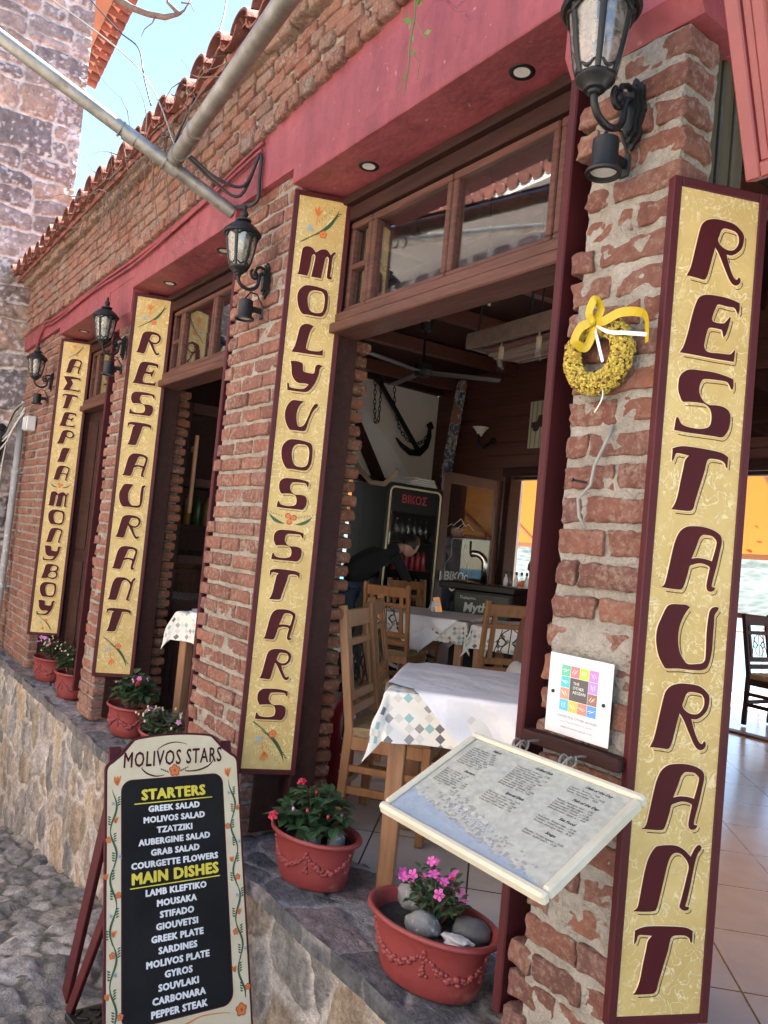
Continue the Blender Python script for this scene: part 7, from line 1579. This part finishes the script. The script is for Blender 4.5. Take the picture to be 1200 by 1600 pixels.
mb = MB(); mb.bx(XD + 0.02, XD + 0.05, 5.70, 5.74, 1.0, 1.12, 0.008); mb.build('handle', M_chrome, gd)
# beer counter
bc = lbl('beer_counter', 'black beer counter with a dark green printed front panel', 'counter', (-5.6, 5.5, 0)); mb = MB(); mb.T = MT((-5.42, 5.40, 0), R_(25))
mb.bx(-0.30, 0.30, -0.24, 0.30, 0.0, 0.985, 0.01); mb.bx(-0.45, 0.32, -0.27, 0.32, 0.986, 1.05, 0.008); mb.T = None; mb.build('body', M_blackplastic, bc)
mb = MB(); mb.T = MT((-5.42, 5.40, 0), R_(25)); mb.bx(-0.27, 0.27, -0.252, -0.241, 0.55, 0.955, 0.003); mb.T = None; mb.build('front_panel', pm('dark_green_panel', (0.02, 0.045, 0.025), rough=0.4), bc)
mb = MB(); Mt = MT((-5.42, 5.40, 0), R_(25)) @ Matrix(((1, 0, 0, 0), (0, 0, -1, -0.256), (0, 1, 0, 0), (0, 0, 0, 1))); text_to(mb, 'Mythos', Mt @ MT((0.0, 0.79, 0), 0.06), 0.12, offset=0.004, shear=0.15); text_to(mb, 'Περιμένει', Mt @ MT((-0.14, 0.90, 0)), 0.035, offset=0.001); text_to(mb, '— —', Mt @ MT((0.0, 0.74, 0)), 0.05); mb.build('print', pm('pale_print', (0.62, 0.62, 0.56), rough=0.5), bc)
tp = lbl('beer_tap', 'curved steel beer tap standing on the counter', 'beer tap', (-5.55, 5.33, 1.05)); mb = MB(); mb.tube([(-5.50, 5.36, 1.05), (-5.50, 5.36, 1.24)] + [(-5.50 - 0.10 + 0.10 * math.cos(a), 5.36 - 0.05 * (1 - math.cos(a)), 1.24 + 0.10 * math.sin(a)) for a in np.linspace(0.1, 2.0, 10)], 0.034, 14); mb.build('tower', M_chrome, tp, smooth=True); mb = MB(); mb.bar((-5.63, 5.27, 1.33), (-5.64, 5.27, 1.46), 0.02, 0.016); mb.build('handle', M_blackplastic, tp)
tray = lbl('drip_tray', 'brass coloured drip tray under the beer tap', 'tray', (-5.66, 5.26, 1.05)); mb = MB(); mb.bx(-5.78, -5.56, 5.20, 5.30, 1.052, 1.068, 0.004); mb.build('tray', pm('brass', (0.5, 0.36, 0.14), metal=0.8, rough=0.35), tray)
for k in range(9):
    x = -5.30 + 0.055 * (k % 5) * 0.9; y = 5.46 + 0.02 * (k % 5) + 0.07 * (k // 5)
    o = lbl('small_bottle', 'small clear condiment bottle with black cap at the counter end', 'bottle', (x, y, 1.05), 'bottles on the beer counter'); b1 = MB(); b1.lathe([(0.02, 0), (0.022, 0.05), (0.018, 0.08), (0.009, 0.10), (0.009, 0.12)], 10, Matrix.Translation((x, y, 1.051))); b1.build('body', M_clear if k % 2 else M_white, o, smooth=True); b1 = MB(); b1.lathe([(0.011, 0.12), (0.011, 0.15)], 10, Matrix.Translation((x, y, 1.051))); b1.build('cap', M_blackplastic, o)
# ceiling fan
fn = lbl('ceiling_fan', 'dark three bladed ceiling fan over the dining room', 'fan', (-5.62, 4.44, 3.0)); mb = MB(); mb.lathe([(0.02, -0.06), (0.07, -0.05), (0.10, 0.0), (0.09, 0.05), (0.03, 0.07), (0.014, 0.09), (0.014, 0.36), (0.05, 0.38), (0.06, 0.45)], 20, Matrix.Translation((-5.62, 4.44, 3.0))); mb.build('motor', M_iron, fn, smooth=True, auto=40)
for ex, ey in ((-5.48, 3.745), (-5.21, 5.05), (-6.33, 4.62)):
    d = (Vector((ex, ey, 3.0)) - Vector((-5.62, 4.44, 3.0))); d.normalize(); m_ = MB(); m_.bar(Vector((-5.62, 4.44, 2.985)) + d * 0.08, Vector((-5.62, 4.44, 2.985)) + d * 0.74, 0.10, 0.010, up=(0.12 * -d.y, 0.12 * d.x, 1), bev=0.002); m_.build('blade', pm('fan_blade', (0.10, 0.09, 0.09), rough=0.3), fn)
# boat shaped pendant of old planks with bulbs
bo = lbl('boat_pendant', 'boat shaped pendant of old painted planks hung on ropes', 'pendant', (-2.9, 2.95, 2.5)); mb = MB(); Mb_ = MT((-2.78, 2.98, 2.50), R_(-4)); 
hull = [(-0.46, -0.13), (0.5, -0.13), (0.5, 0.16), (0.2, 0.24), (-0.1, 0.26), (-0.36, 0.20), (-0.46, 0.10)]
mb.T = Mb_
for k in range(7):
    y0 = -0.125 + 0.055 * k; mb.m = k % 3; zc_ = -0.05 * (1 - ((k - 3) / 3.5) ** 2); mb.bx(-0.44 + 0.02 * abs(k - 3), 0.5, y0, y0 + 0.052, zc_, zc_ + 0.015, 0.003)
mb.T = None; mb.build('hull_planks', [pm('weathered_plank', (0.22, 0.16, 0.11), (0.13, 0.09, 0.065), scale=8, rough=0.8, stretch=(0.6, 5, 5)), pm('faded_maroon_plank', (0.16, 0.06, 0.055), (0.10, 0.045, 0.04), scale=8, rough=0.8, stretch=(0.6, 5, 5)), MATS['weathered_plank'] if 'weathered_plank' in MATS else M_midwood], bo)
mb = MB(); mb.T = Mb_; mb.bx(-0.46, 0.52, -0.15, -0.127, -0.03, 0.06, 0.004); mb.bx(-0.46, 0.52, 0.262, 0.285, -0.02, 0.05, 0.004); mb.bx(-0.48, -0.461, -0.14, 0.27, -0.02, 0.05, 0.004); mb.T = None; mb.build('gunwale', pm('rusty_rail', (0.16, 0.10, 0.075), (0.09, 0.06, 0.05), scale=14, rough=0.8), bo)
for k, (x, y) in enumerate(((-3.15, 2.86), (-2.75, 2.84), (-3.05, 3.22), (-2.6, 3.2))): m_ = MB(); m_.tube([(x, y, 2.55), (x + 0.03, y, 2.9), (x + 0.06 * (k % 2), y, 3.5)], 0.006, 6); m_.build('hanger', M_iron, bo)
for k, (x, y) in enumerate(((-3.03, 2.93), (-2.72, 2.89))):
    t = lbl('light_bulb', ['clear filament bulb under the left end of the boat pendant', 'clear filament bulb under the middle of the boat pendant'][k], 'bulb', (x, y, 2.40), 'bulbs under the boat pendant'); m_ = MB(); m_.lathe([(0.014, 2.40), (0.015, 2.46), (0.006, 2.47), (0.004, 2.49)], 10, Matrix.Translation((x, y, 0))); m_.build('socket', M_rope, t); m_ = MB(); m_.lathe([(0.0005, 2.33), (0.018, 2.338), (0.026, 2.36), (0.020, 2.385), (0.013, 2.40)], 14, Matrix.Translation((x, y, 0)), cap=False); m_.build('bulb', M_clear, t, smooth=True)
for k, (x, y, z) in enumerate(((-3.42, 2.70, 2.62), (-3.12, 2.62, 2.66), (-2.95, 2.72, 2.62), (-2.5, 2.9, 2.44))):
    o = MB(); o.tube([(x - 0.03, y, z + 0.13), (x, y, z + 0.12), (x + 0.02, y, z + 0.06), (x + 0.015, y, z)], 0.0085, 8); tag(o.build('rope_end', M_rope, None, smooth=True), 'short rope end dangling around the boat pendant', 'rope', 'rope ends around the boat pendant')
# anchor with chain on the plaster
an = lbl('ship_anchor', 'old iron ship anchor hung on the pale plaster wall', 'anchor', (-7.92, 6.0, 2.9)); mb = MB(); mb.bar((-7.90, 5.574, 3.40), (-7.90, 6.31, 2.62), 0.045, 0.05, up=(1, 0, 0)); mb.build('shank', M_iron, an)
mb = MB(); mb.tube([(-7.88, 5.90, 2.735), (-7.88, 6.0, 2.655), (-7.88, 6.15, 2.585), (-7.88, 6.30, 2.60), (-7.88, 6.40, 2.70), (-7.88, 6.45, 2.85), (-7.88, 6.44, 3.04)], [0.012, 0.030, 0.042, 0.048, 0.042, 0.030, 0.012], 10); mb.box((-7.88, 6.445, 2.98), (0.03, 0.10, 0.10), Matrix.Rotation(0.6, 4, 'X'), 0.01); mb.build('arms', M_iron, an, smooth=True, auto=50); mb = MB(); mb.tube([(-7.88, 5.57 + 0.05 * math.cos(a), 3.42 + 0.06 * math.sin(a)) for a in np.linspace(0, 2 * PI, 14, endpoint=False)], 0.010, 6, closed=True); mb.build('ring', M_iron, an)
def chain(pts, label):
    P = [np.array(p) for p in pts]; fine = []
    for i in range(len(P) - 1):
        for k in range(24): fine.append(P[i] + (P[i + 1] - P[i]) * k / 24)
    m_ = MB(); last = None; alt = 0
    for p in fine:
        if last is None or np.linalg.norm(p - last) > 0.052:
            if last is not None:
                d = Vector(p - last).normalized(); s_ = d.cross(Vector((1, 0, 0)) if alt else d.orthogonal()).normalized(); c = Vector((p + last) / 2); m_.tube([c + d * 0.036 * math.cos(a) + s_ * 0.018 * math.sin(a) for a in np.linspace(0, 2 * PI, 10, endpoint=False)], 0.006, 5, closed=True); alt = 1 - alt
            last = p
    return tag(m_.build('chain', M_iron, None), label, 'chain')
chain([(-7.86, 5.436, 3.80), (-7.86, 5.50, 3.1), (-7.86, 5.54, 2.82), (-7.86, 5.585, 2.9), (-7.86, 5.572, 3.38)], 'iron chain looped down from the ceiling to the anchor ring'); chain([(-7.86, 5.743, 3.7), (-7.86, 5.79, 3.3), (-7.86, 5.82, 3.1), (-7.86, 5.93, 2.85), (-7.86, 6.05, 2.74), (-7.86, 6.2, 2.70), (-7.86, 6.35, 2.76), (-7.86, 6.43, 2.94)], 'iron chain sagging across the anchor to its fluke')
# painted plank
pk = lbl('painted_plank', 'tall rounded plank with flaking blue and white paint leaning in the corner', 'plank', (-7.4, 6.5, 2.3)); mb = MB(); out = [(-0.09, 0.0), (0.09, 0.0), (0.085, 1.2)] + [(0.085 * math.cos(a), 1.2 + 0.06 * math.sin(a)) for a in np.linspace(0.1, PI - 0.1, 8)] + [(-0.085, 1.2)]
Mk = Matrix(((1, 0.135, 0, -7.56), (0, 0, -1, 6.50), (0, 1, 0, 2.30), (0, 0, 0, 1))); mb.prism([out], Mk, -0.03, 0.0, back=True)
m, nt, b = newmat('flaking_boat_paint'); L = nt.links.new; tcx = N(nt, 'ShaderNodeTexCoord'); n1 = N(nt, 'ShaderNodeTexNoise', i_Scale=9.0, i_Detail=6.0, i_Distortion=0.6); L(tcx.outputs['Object'], n1.inputs[0]); rr_ = ramp(nt, [(0.0, (0.30, 0.16, 0.10)), (0.44, (0.52, 0.52, 0.50)), (0.50, (0.08, 0.17, 0.24)), (0.56, (0.05, 0.06, 0.14)), (0.62, (0.45, 0.30, 0.22))], 'CONSTANT'); L(n1.outputs[0], rr_.inputs[0]); L(rr_.outputs[0], b.inputs['Base Color']); mb.build('plank', m, pk)
# wall sconce and car picture
sk = lbl('wall_sconce', 'small wall sconce with a pale shell shade on the back panelling', 'sconce', (-6.93, 6.55, 2.8)); mb = MB(); mb.lathe([(0.025, 0), (0.05, 0.05), (0.08, 0.09), (0.105, 0.11)], 18, Matrix.Translation((-6.96, 6.50, 2.80)), cap=False); mb.build('shade', M_plaster, sk, smooth=True); mb = MB(); mb.tube([(-6.96, 6.48, 2.84), (-6.96, 6.48, 2.70), (-6.9, 6.53, 2.66), (-6.86, 6.62, 2.74)], 0.02, 8); mb.lathe([(0.05, 0), (0.045, 0.02)], 16, Matrix.Translation((-6.86, 6.635, 2.75)) @ Matrix.Rotation(PI / 2, 4, 'X')); mb.build('bracket', M_iron, sk, smooth=True)
cp = lbl('wall_picture', 'picture of an old black car on pale boards', 'picture', (-6.0, 6.62, 2.9)); mb = MB(); mb.bx(-6.25, -5.80, 6.60, 6.625, 2.63, 3.18); m, nt, b = newmat('pale_board_print'); L = nt.links.new; tcx = N(nt, 'ShaderNodeTexCoord'); wv = N(nt, 'ShaderNodeTexWave', i_Scale=4.5, i_Distortion=1.0); L(tcx.outputs['Object'], wv.inputs[0]); rr_ = ramp(nt, [(0.0, (0.16, 0.14, 0.09)), (0.12, (0.42, 0.38, 0.26)), (1, (0.50, 0.46, 0.33))]); L(wv.outputs[0], rr_.inputs[0]); L(rr_.outputs[0], b.inputs['Base Color']); mb.build('panel', m, cp)
mb = MB(); Mt = Matrix(((1, 0, 0, -6.03), (0, 0, -1, 6.598), (0, 1, 0, 2.84), (0, 0, 0, 1)))
for q in ([(-0.18, 0.03), (0.18, 0.03), (0.18, 0.09), (0.10, 0.10), (0.09, 0.17), (-0.08, 0.17), (-0.10, 0.10), (-0.18, 0.09)],): mb.prism([q], Mt, 0, 0.002)
for cx_ in (-0.11, 0.11): mb.prism([[(cx_ + 0.05 * math.cos(a), 0.03 + 0.05 * math.sin(a)) for a in np.linspace(0, 2 * PI, 16, endpoint=False)]], Mt, 0, 0.003)
mb.build('car_print', pm('faded_black_ink', (0.05, 0.03, 0.03), rough=0.7), cp)
rp_ = lbl('wall_rope', 'thick rope sagging from the brick jamb to the fridge top', 'rope', (-6.4, 4.6, 2.0)); mb = MB(); pts = [(-6.95, 4.60, 2.30), (-6.72, 4.6, 2.11), (-6.5, 4.6, 1.975), (-6.27, 4.6, 1.955), (-6.15, 4.6, 2.02), (-6.08, 4.6, 2.10)]; mb.tube(pts, 0.026, 10); mb.build('rope', M_rope, rp_, smooth=True)
# fire extinguisher
fe = lbl('fire_extinguisher', 'red fire extinguisher behind the brick jamb', 'extinguisher', (-3.40, 2.36, 0)); mb = MB(); mb.lathe([(0.07, 0.0), (0.078, 0.01), (0.078, 0.42), (0.06, 0.47), (0.025, 0.50), (0.022, 0.53)], 22, Matrix.Translation((-3.36, 2.34, 0.0))); mb.build('cylinder', pm('fire_red', (0.33, 0.015, 0.025), rough=0.3), fe, smooth=True, auto=40); mb = MB(); mb.box((-3.36, 2.34, 0.55), (0.03, 0.10, 0.03), None, 0.004); mb.bar((-3.36, 2.30, 0.57), (-3.36, 2.42, 0.61), 0.012, 0.018); mb.build('valve', M_blackplastic, fe); mb = MB(); mb.tube([(-3.33, 2.34, 0.54), (-3.27, 2.30, 0.5), (-3.27, 2.30, 0.25)], 0.010, 8); mb.build('hose', M_blackplastic, fe, smooth=True)
mb = MB()
for k in range(9): mb.add([Vector((-3.36 + 0.0795 * math.cos(a), 2.34 + 0.0795 * math.sin(a), z)) for a, z in ((-1.4 + 0.0, 0.36 - 0.028 * k), (-0.3 - 0.1 * (k % 3), 0.36 - 0.028 * k), (-0.3 - 0.1 * (k % 3), 0.372 - 0.028 * k), (-1.4, 0.372 - 0.028 * k))], [(0, 1, 2, 3)])
mb.build('label_lines', M_white, fe)
# open panelled door leaf in the middle doorway, with its wooden pull
dl = lbl('panelled_door', 'dark wooden glazed door leaf standing open in the middle doorway', 'door', (-5.13, 2.0, 0)); XL = -5.30; mb = MB()
for y0, y1, z0, z1 in ((2.06, 2.11, 0.02, 2.22), (2.40, 2.44, 0.80, 2.22), (2.86, 2.92, 0.02, 2.22), (2.111, 2.859, 0.02, 0.80), (2.111, 2.399, 1.06, 1.12), (2.441, 2.859, 1.06, 1.12), (2.111, 2.399, 1.62, 1.68), (2.441, 2.859, 1.62, 1.68), (2.111, 2.399, 2.14, 2.22), (2.441, 2.859, 2.14, 2.22)): mb.bx(XL - 0.02, XL + 0.02, y0, y1, z0, z1, 0.004)
mb.build('frame', M_redwood if False else M_darkwood, dl); mb = MB(); mb.bx(XL - 0.003, XL + 0.003, 2.11, 2.86, 0.80, 2.14); mb.build('pane', M_clear, dl)
mb = MB(); mb.bx(XL + 0.06, XL + 0.085, 2.13, 2.155, 1.42, 1.98, 0.004); mb.bx(XL + 0.021, XL + 0.06, 2.13, 2.155, 1.48, 1.52); mb.bx(XL + 0.021, XL + 0.06, 2.13, 2.155, 1.86, 1.90); mb.build('handle', M_tleg, dl)
mb = MB(); mb.bx(XL + 0.021, XL + 0.028, 2.16, 2.82, 0.12, 0.42, 0.006); mb.bx(XL + 0.021, XL + 0.028, 2.16, 2.82, 0.46, 0.74, 0.006); mb.build('lower_panel', M_darkwood, dl)
# closed double door in the far doorway
d1 = lbl('panelled_door', 'closed dark wooden door in the farthest doorway', 'door', (-6.3, 1.88, 0)); mb = MB(); mb.bx(-6.97, -5.72, 1.86, 1.90, 0.01, 2.235); 
for k in range(4): mb.bx(-6.93 + 0.31 * k, -6.66 + 0.31 * k, 1.845, 1.859, 0.12, 0.95, 0.008); mb.bx(-6.93 + 0.31 * k, -6.66 + 0.31 * k, 1.845, 1.859, 1.05, 2.15, 0.008)
mb.build('leaf', M_darkwood, d1); mb = MB(); mb.tube([(-6.36, 1.84, 1.0), (-6.36, 1.80, 1.0), (-6.36, 1.80, 1.2), (-6.36, 1.84, 1.2)], 0.009, 8); mb.build('handle', M_iron, d1)
# bar shelves seen through the middle doorway
bs = lbl('bar_shelf', 'dark bar shelving with bottles and glasses behind the open door leaf', 'shelf', (-6.75, 3.2, 0)); mb = MB(); mb.bx(-6.94, -6.90, 2.2, 3.9, 0, 2.4)
mb.build('back_board', M_darkwood, bs)
for z in (1.02, 1.35, 1.72): mb = MB(); mb.bx(-6.90, -6.62, 2.2, 3.9, z - 0.03, z); mb.build('shelf', M_darkwood, bs)
mb = MB(); mb.bx(-6.90, -6.45, 2.2, 3.9, 0.0, 0.95); mb.build('cupboard', M_darkwood, bs)
for k in range(17):
    y = 2.26 + 0.095 * k; can('spirit_bottle', 'yellow capped spirit bottle in the row on the bar shelf', y, 1.35, M_amber if k % 3 else M_greenb, 0.27, 0.034, 'bottle', 'bottles on the bar shelf', x=-6.72)
for k in range(20):
    y = 2.24 + 0.08 * k; o = MB(); o.lathe([(0.022, 0), (0.028, 0.10), (0.027, 0.10), (0.021, 0.004)], 12, Matrix.Translation((-6.70, y, 1.02)), cap=False); tag(o.build('drinking_glass', M_clear, None, smooth=True), 'clear tumbler in the row under the spirit bottles', 'glass', 'tumblers on the bar shelf')

# ------------------------------------------------------------------ people
def body(name, joints, bones, mat, parent, sub=2, root=0):
    me = bpy.data.meshes.new(name); me.from_pydata([j[0] for j in joints], bones, []); me.materials.append(mat); o = obj(name, me, parent)
    sk_ = o.modifiers.new('skin', 'SKIN'); sk_.use_smooth_shade = True; o.modifiers.new('sub', 'SUBSURF').levels = sub; o.modifiers['sub'].render_levels = sub
    if not me.skin_vertices: me.attributes.new('skin', 'FLOAT', 'POINT') if False else None
    bpy.context.view_layer.objects.active = o
    if not me.skin_vertices:
        bm = bmesh.new(); bm.from_mesh(me); bm.verts.layers.skin.verify(); bm.to_mesh(me); bm.free()
    for i, j in enumerate(joints):
        r_ = j[1]; me.skin_vertices[0].data[i].radius = r_ if hasattr(r_, '__len__') else (r_, r_)
        me.skin_vertices[0].data[i].use_root = (i == root)
    return o
def hand(parent, wrist, dirv, palmn, mat, s_=1.0):
    """palm and five bent fingers as one skinned surface"""
    d = Vector(dirv).normalized(); n = Vector(palmn); n = (n - d * n.dot(d)).normalized(); sd = d.cross(n); w = Vector(wrist); J = [(tuple(w), 0.024 * s_), (tuple(w + d * 0.045 * s_), (0.034 * s_, 0.016 * s_)), (tuple(w + d * 0.085 * s_), (0.036 * s_, 0.015 * s_))]; B = [(0, 1), (1, 2)]
    for k, (off, ln) in enumerate(((-0.030, 0.072), (-0.010, 0.082), (0.010, 0.077), (0.029, 0.060))):
        p = w + d * 0.09 * s_ + sd * off * s_; prev = 2
        for q in range(3):
            p = p + (d * (1 - 0.25 * q) + n * (0.22 + 0.25 * q)).normalized() * ln / 3 * s_; J.append((tuple(p), (0.0085 - 0.001 * q) * s_)); B.append((prev, len(J) - 1)); prev = len(J) - 1
    p = w + d * 0.03 * s_; prev = 1
    for q in range(3): p = p + (d * 0.75 - sd * (0.75 - 0.2 * q) + n * 0.3).normalized() * 0.03 * s_; J.append((tuple(p), 0.0105 * s_ - 0.001 * q)); B.append((prev, len(J) - 1)); prev = len(J) - 1
    return body('hand', J, B, mat, parent, 2)
def head(parent, c, face, up, s_, hairlen=0.0, hairmat=None):
    """skull with brow, nose, mouth, chin and ears; face = direction it looks"""
    f = Vector(face).normalized(); u = Vector(up); u = (u - f * u.dot(f)).normalized(); l = u.cross(f); M = Matrix((f, l, u)).transposed().to_4x4(); M.translation = Vector(c); V, F = brick_template((16, 16, 16)); p = V / np.linalg.norm(V, axis=1, keepdims=True); q = p * np.array([0.098, 0.077, 0.115]); X, Y, Z = p.T
    q[:, 0] += 0.012 * np.clip(X, 0, 1) * (Z < 0); q[:, 1] *= np.where(Z < -0.1, 1 + 0.45 * (Z + 0.1), 1.0); q[:, 0] += 0.026 * np.exp(-((Y / 0.16) ** 2 + ((Z + 0.12) / 0.22) ** 2)) * (X > 0.5); q[:, 0] -= 0.010 * np.exp(-(((np.abs(Y) - 0.38) / 0.16) ** 2 + ((Z - 0.10) / 0.13) ** 2)) * (X > 0.3); q[:, 0] += 0.006 * np.exp(-((Y / 0.3) ** 2 + ((Z + 0.52) / 0.10) ** 2)) * (X > 0.3); q[:, 2] -= 0.012 * (Z < -0.6)
    W_ = np.array([list(M @ (Vector(v) * s_)) for v in q]); o = npmesh('head', W_, F, M_skin, parent)
    ft = MB(); 
    for sg in (-1, 1): ft.ball(M @ (Vector((0.084, 0.031 * sg, 0.012)) * s_), 0.010 * s_, 8); 
    ft.m = 1
    for sg in (-1, 1): ft.ball(M @ (Vector((0.0, 0.079 * sg, -0.005)) * s_), 0.026 * s_, 10, (0.7, 0.35, 1.1), M.to_3x3().to_4x4())
    ft.m = 2; ft.ball(M @ (Vector((0.100, 0, -0.062)) * s_), 0.018 * s_, 10, (0.35, 1.0, 0.35), M.to_3x3().to_4x4())
    ft.build('face_details', [M_hair, M_skin, pm('lips', (0.35, 0.13, 0.11), rough=0.5)], o)
    hq = p * np.array([0.108, 0.087, 0.124]); keep = ((Z > 0.30) | ((X < -0.15) & (Z > -0.35 - hairlen)) | ((X < 0.1) & (Z > 0.0))); hq += 0.004 * fbm(p * 6, 4, 3)[:, None] * p; HW = np.array([list(M @ (Vector(v) * s_)) for v in hq]); fk = keep[F].all(axis=1); npmesh('hair', HW, F[fk], hairmat or M_hair, o)
    return o
# person bending in front of the fridge
p1 = lbl('person', 'person in a black top and jeans bending down in front of the drinks fridge', 'person', (-6.4, 4.45, 0))
px, py = -6.55, 4.42
J = [((px, py, 0.93), (0.15, 0.17)), ((px + 0.05, py + 0.16, 1.12), (0.14, 0.16)), ((px + 0.11, py + 0.38, 1.27), (0.15, 0.17)), ((px + 0.15, py + 0.52, 1.32), 0.07), ((px + 0.27, py + 0.42, 1.24), 0.065), ((px + 0.38, py + 0.50, 1.02), 0.050), ((px + 0.36, py + 0.66, 0.86), 0.036), ((px - 0.10, py + 0.48, 1.24), 0.065), ((px - 0.10, py + 0.60, 1.00), 0.05), ((px + 0.0, py + 0.74, 0.88), 0.036)]
body('torso', J, [(0, 1), (1, 2), (2, 3), (2, 4), (4, 5), (5, 6), (2, 7), (7, 8), (8, 9)], M_navy, p1)
J = [((px, py, 0.95), (0.15, 0.16)), ((px + 0.10, py - 0.03, 0.84), 0.095), ((px + 0.13, py + 0.02, 0.48), 0.068), ((px + 0.13, py - 0.03, 0.08), 0.048), ((px - 0.10, py - 0.03, 0.84), 0.095), ((px - 0.12, py + 0.03, 0.48), 0.068), ((px - 0.12, py - 0.02, 0.08), 0.048)]
body('jeans', J, [(0, 1), (1, 2), (2, 3), (0, 4), (4, 5), (5, 6)], M_jeans, p1)
mb = MB()
for sx in (0.13, -0.12): mb.ball((px + sx, py + 0.06, 0.045), 0.05, 12, (0.9, 2.4, 0.9))
mb.build('shoes', M_blackplastic, p1, smooth=True)
head(p1, (px + 0.20, py + 0.66, 1.36), (-0.35, 0.80, -0.45), (0.05, 0.45, 0.9), 1.0); mb = MB(); mb.tube([(px + 0.14, py + 0.50, 1.31), (px + 0.18, py + 0.60, 1.34)], 0.05, 12); mb.build('neck', M_skin, p1, smooth=True)
hand(p1, (px + 0.36, py + 0.67, 0.85), (0.0, 0.7, -0.7), (-1, 0, 0.1), M_skin); hand(p1, (px + 0.0, py + 0.75, 0.87), (0.1, 0.7, -0.7), (1, 0, 0.1), M_skin)
# person in a grey hooded top standing behind the glass door
p2 = lbl('person', 'person in a grey hooded top standing behind the glass door', 'person', (-7.05, 6.1, 0)); px, py = -7.05, 6.34
J = [((px, py, 0.92), (0.13, 0.16)), ((px, py, 1.12), (0.12, 0.15)), ((px, py, 1.36), (0.12, 0.17)), ((px, py, 1.46), 0.065), ((px, py - 0.19, 1.36), 0.062), ((px + 0.02, py - 0.24, 1.10), 0.050), ((px + 0.16, py - 0.14, 0.98), 0.038), ((px, py + 0.19, 1.36), 0.062), ((px + 0.02, py + 0.24, 1.10), 0.050), ((px + 0.16, py + 0.14, 0.98), 0.038)]
body('sweatshirt', J, [(0, 1), (1, 2), (2, 3), (2, 4), (4, 5), (5, 6), (2, 7), (7, 8), (8, 9)], M_hood, p2)
J = [((px, py, 0.95), (0.13, 0.15)), ((px, py - 0.10, 0.84), 0.085), ((px, py - 0.11, 0.48), 0.062), ((px, py - 0.11, 0.08), 0.045), ((px, py + 0.10, 0.84), 0.085), ((px, py + 0.11, 0.48), 0.062), ((px, py + 0.11, 0.08), 0.045)]
body('trousers', J, [(0, 1), (1, 2), (2, 3), (0, 4), (4, 5), (5, 6)], M_jeans, p2); head(p2, (px + 0.02, py, 1.60), (1, -0.15, -0.05), (0, 0, 1), 1.0, 0.4); mb = MB(); mb.tube([(px, py, 1.44), (px + 0.01, py, 1.53)], 0.048, 12); mb.build('neck', M_skin, p2, smooth=True)
hd = MB(); hd.lathe([(0.10, 1.40), (0.135, 1.47), (0.125, 1.53), (0.115, 1.49)], 18, Matrix.Translation((px - 0.02, py, 0)), cap=False); hd.build('hood', M_hood, p2, smooth=True)
hand(p2, (px + 0.17, py - 0.13, 0.975), (0.8, 0.5, -0.1), (0, 0.4, -1), M_skin); hand(p2, (px + 0.17, py + 0.13, 0.975), (0.8, -0.5, -0.1), (0, -0.4, -1), M_skin)
# person in orange seated on the terrace
p3 = lbl('person', 'seated person in an orange T-shirt seen from behind on the terrace', 'person', (-6.68, 7.3, 0)); px, py = -6.68, 7.30
J = [((px, py, 0.52), (0.17, 0.15)), ((px, py - 0.02, 0.72), (0.16, 0.13)), ((px + 0.0, py + 0.01, 0.96), (0.18, 0.13)), ((px, py + 0.04, 1.06), 0.07), ((px - 0.20, py + 0.02, 0.98), 0.075), ((px - 0.25, py + 0.05, 0.86), 0.066), ((px + 0.20, py + 0.02, 0.98), 0.075), ((px + 0.25, py + 0.05, 0.86), 0.066)]
body('shirt', J, [(0, 1), (1, 2), (2, 3), (2, 4), (4, 5), (2, 6), (6, 7)], M_orange, p3)
for sg in (-1, 1): body('forearm', [((px + sg * 0.25, py + 0.05, 0.88), 0.052), ((px + sg * 0.28, py + 0.09, 0.70), 0.045), ((px + sg * 0.24, py + 0.30, 0.70), 0.032)], [(0, 1), (1, 2)], M_skin, p3); hand(p3, (px + sg * 0.24, py + 0.31, 0.70), (-0.2 * sg, 1, -0.1), (0, 0, -1), M_skin)
body('shorts', [((px, py, 0.50), (0.17, 0.13)), ((px - 0.11, py + 0.22, 0.49), 0.085), ((px - 0.12, py + 0.44, 0.48), 0.068), ((px + 0.11, py + 0.22, 0.49), 0.085), ((px + 0.12, py + 0.44, 0.48), 0.068)], [(0, 1), (1, 2), (0, 3), (3, 4)], M_jeans, p3)
body('shins', [((px - 0.12, py + 0.44, 0.48), 0.06), ((px - 0.12, py + 0.46, 0.08), 0.042), ((px - 0.12, py + 0.58, 0.04), 0.035)], [(0, 1), (1, 2)], M_skin, p3); body('shins', [((px + 0.12, py + 0.44, 0.48), 0.06), ((px + 0.12, py + 0.46, 0.08), 0.042), ((px + 0.12, py + 0.58, 0.04), 0.035)], [(0, 1), (1, 2)], M_skin, p3)
head(p3, (px, py + 0.09, 1.24), (0.1, 1, -0.1), (0, 0, 1), 1.0); mb = MB(); mb.tube([(px, py + 0.04, 1.04), (px, py + 0.07, 1.15)], 0.05, 12); mb.build('neck', M_skin, p3, smooth=True)
tb = copy_tree(ch0); put(tb, px, py - 0.02, R_(90), 'wooden chair the person in orange sits on')
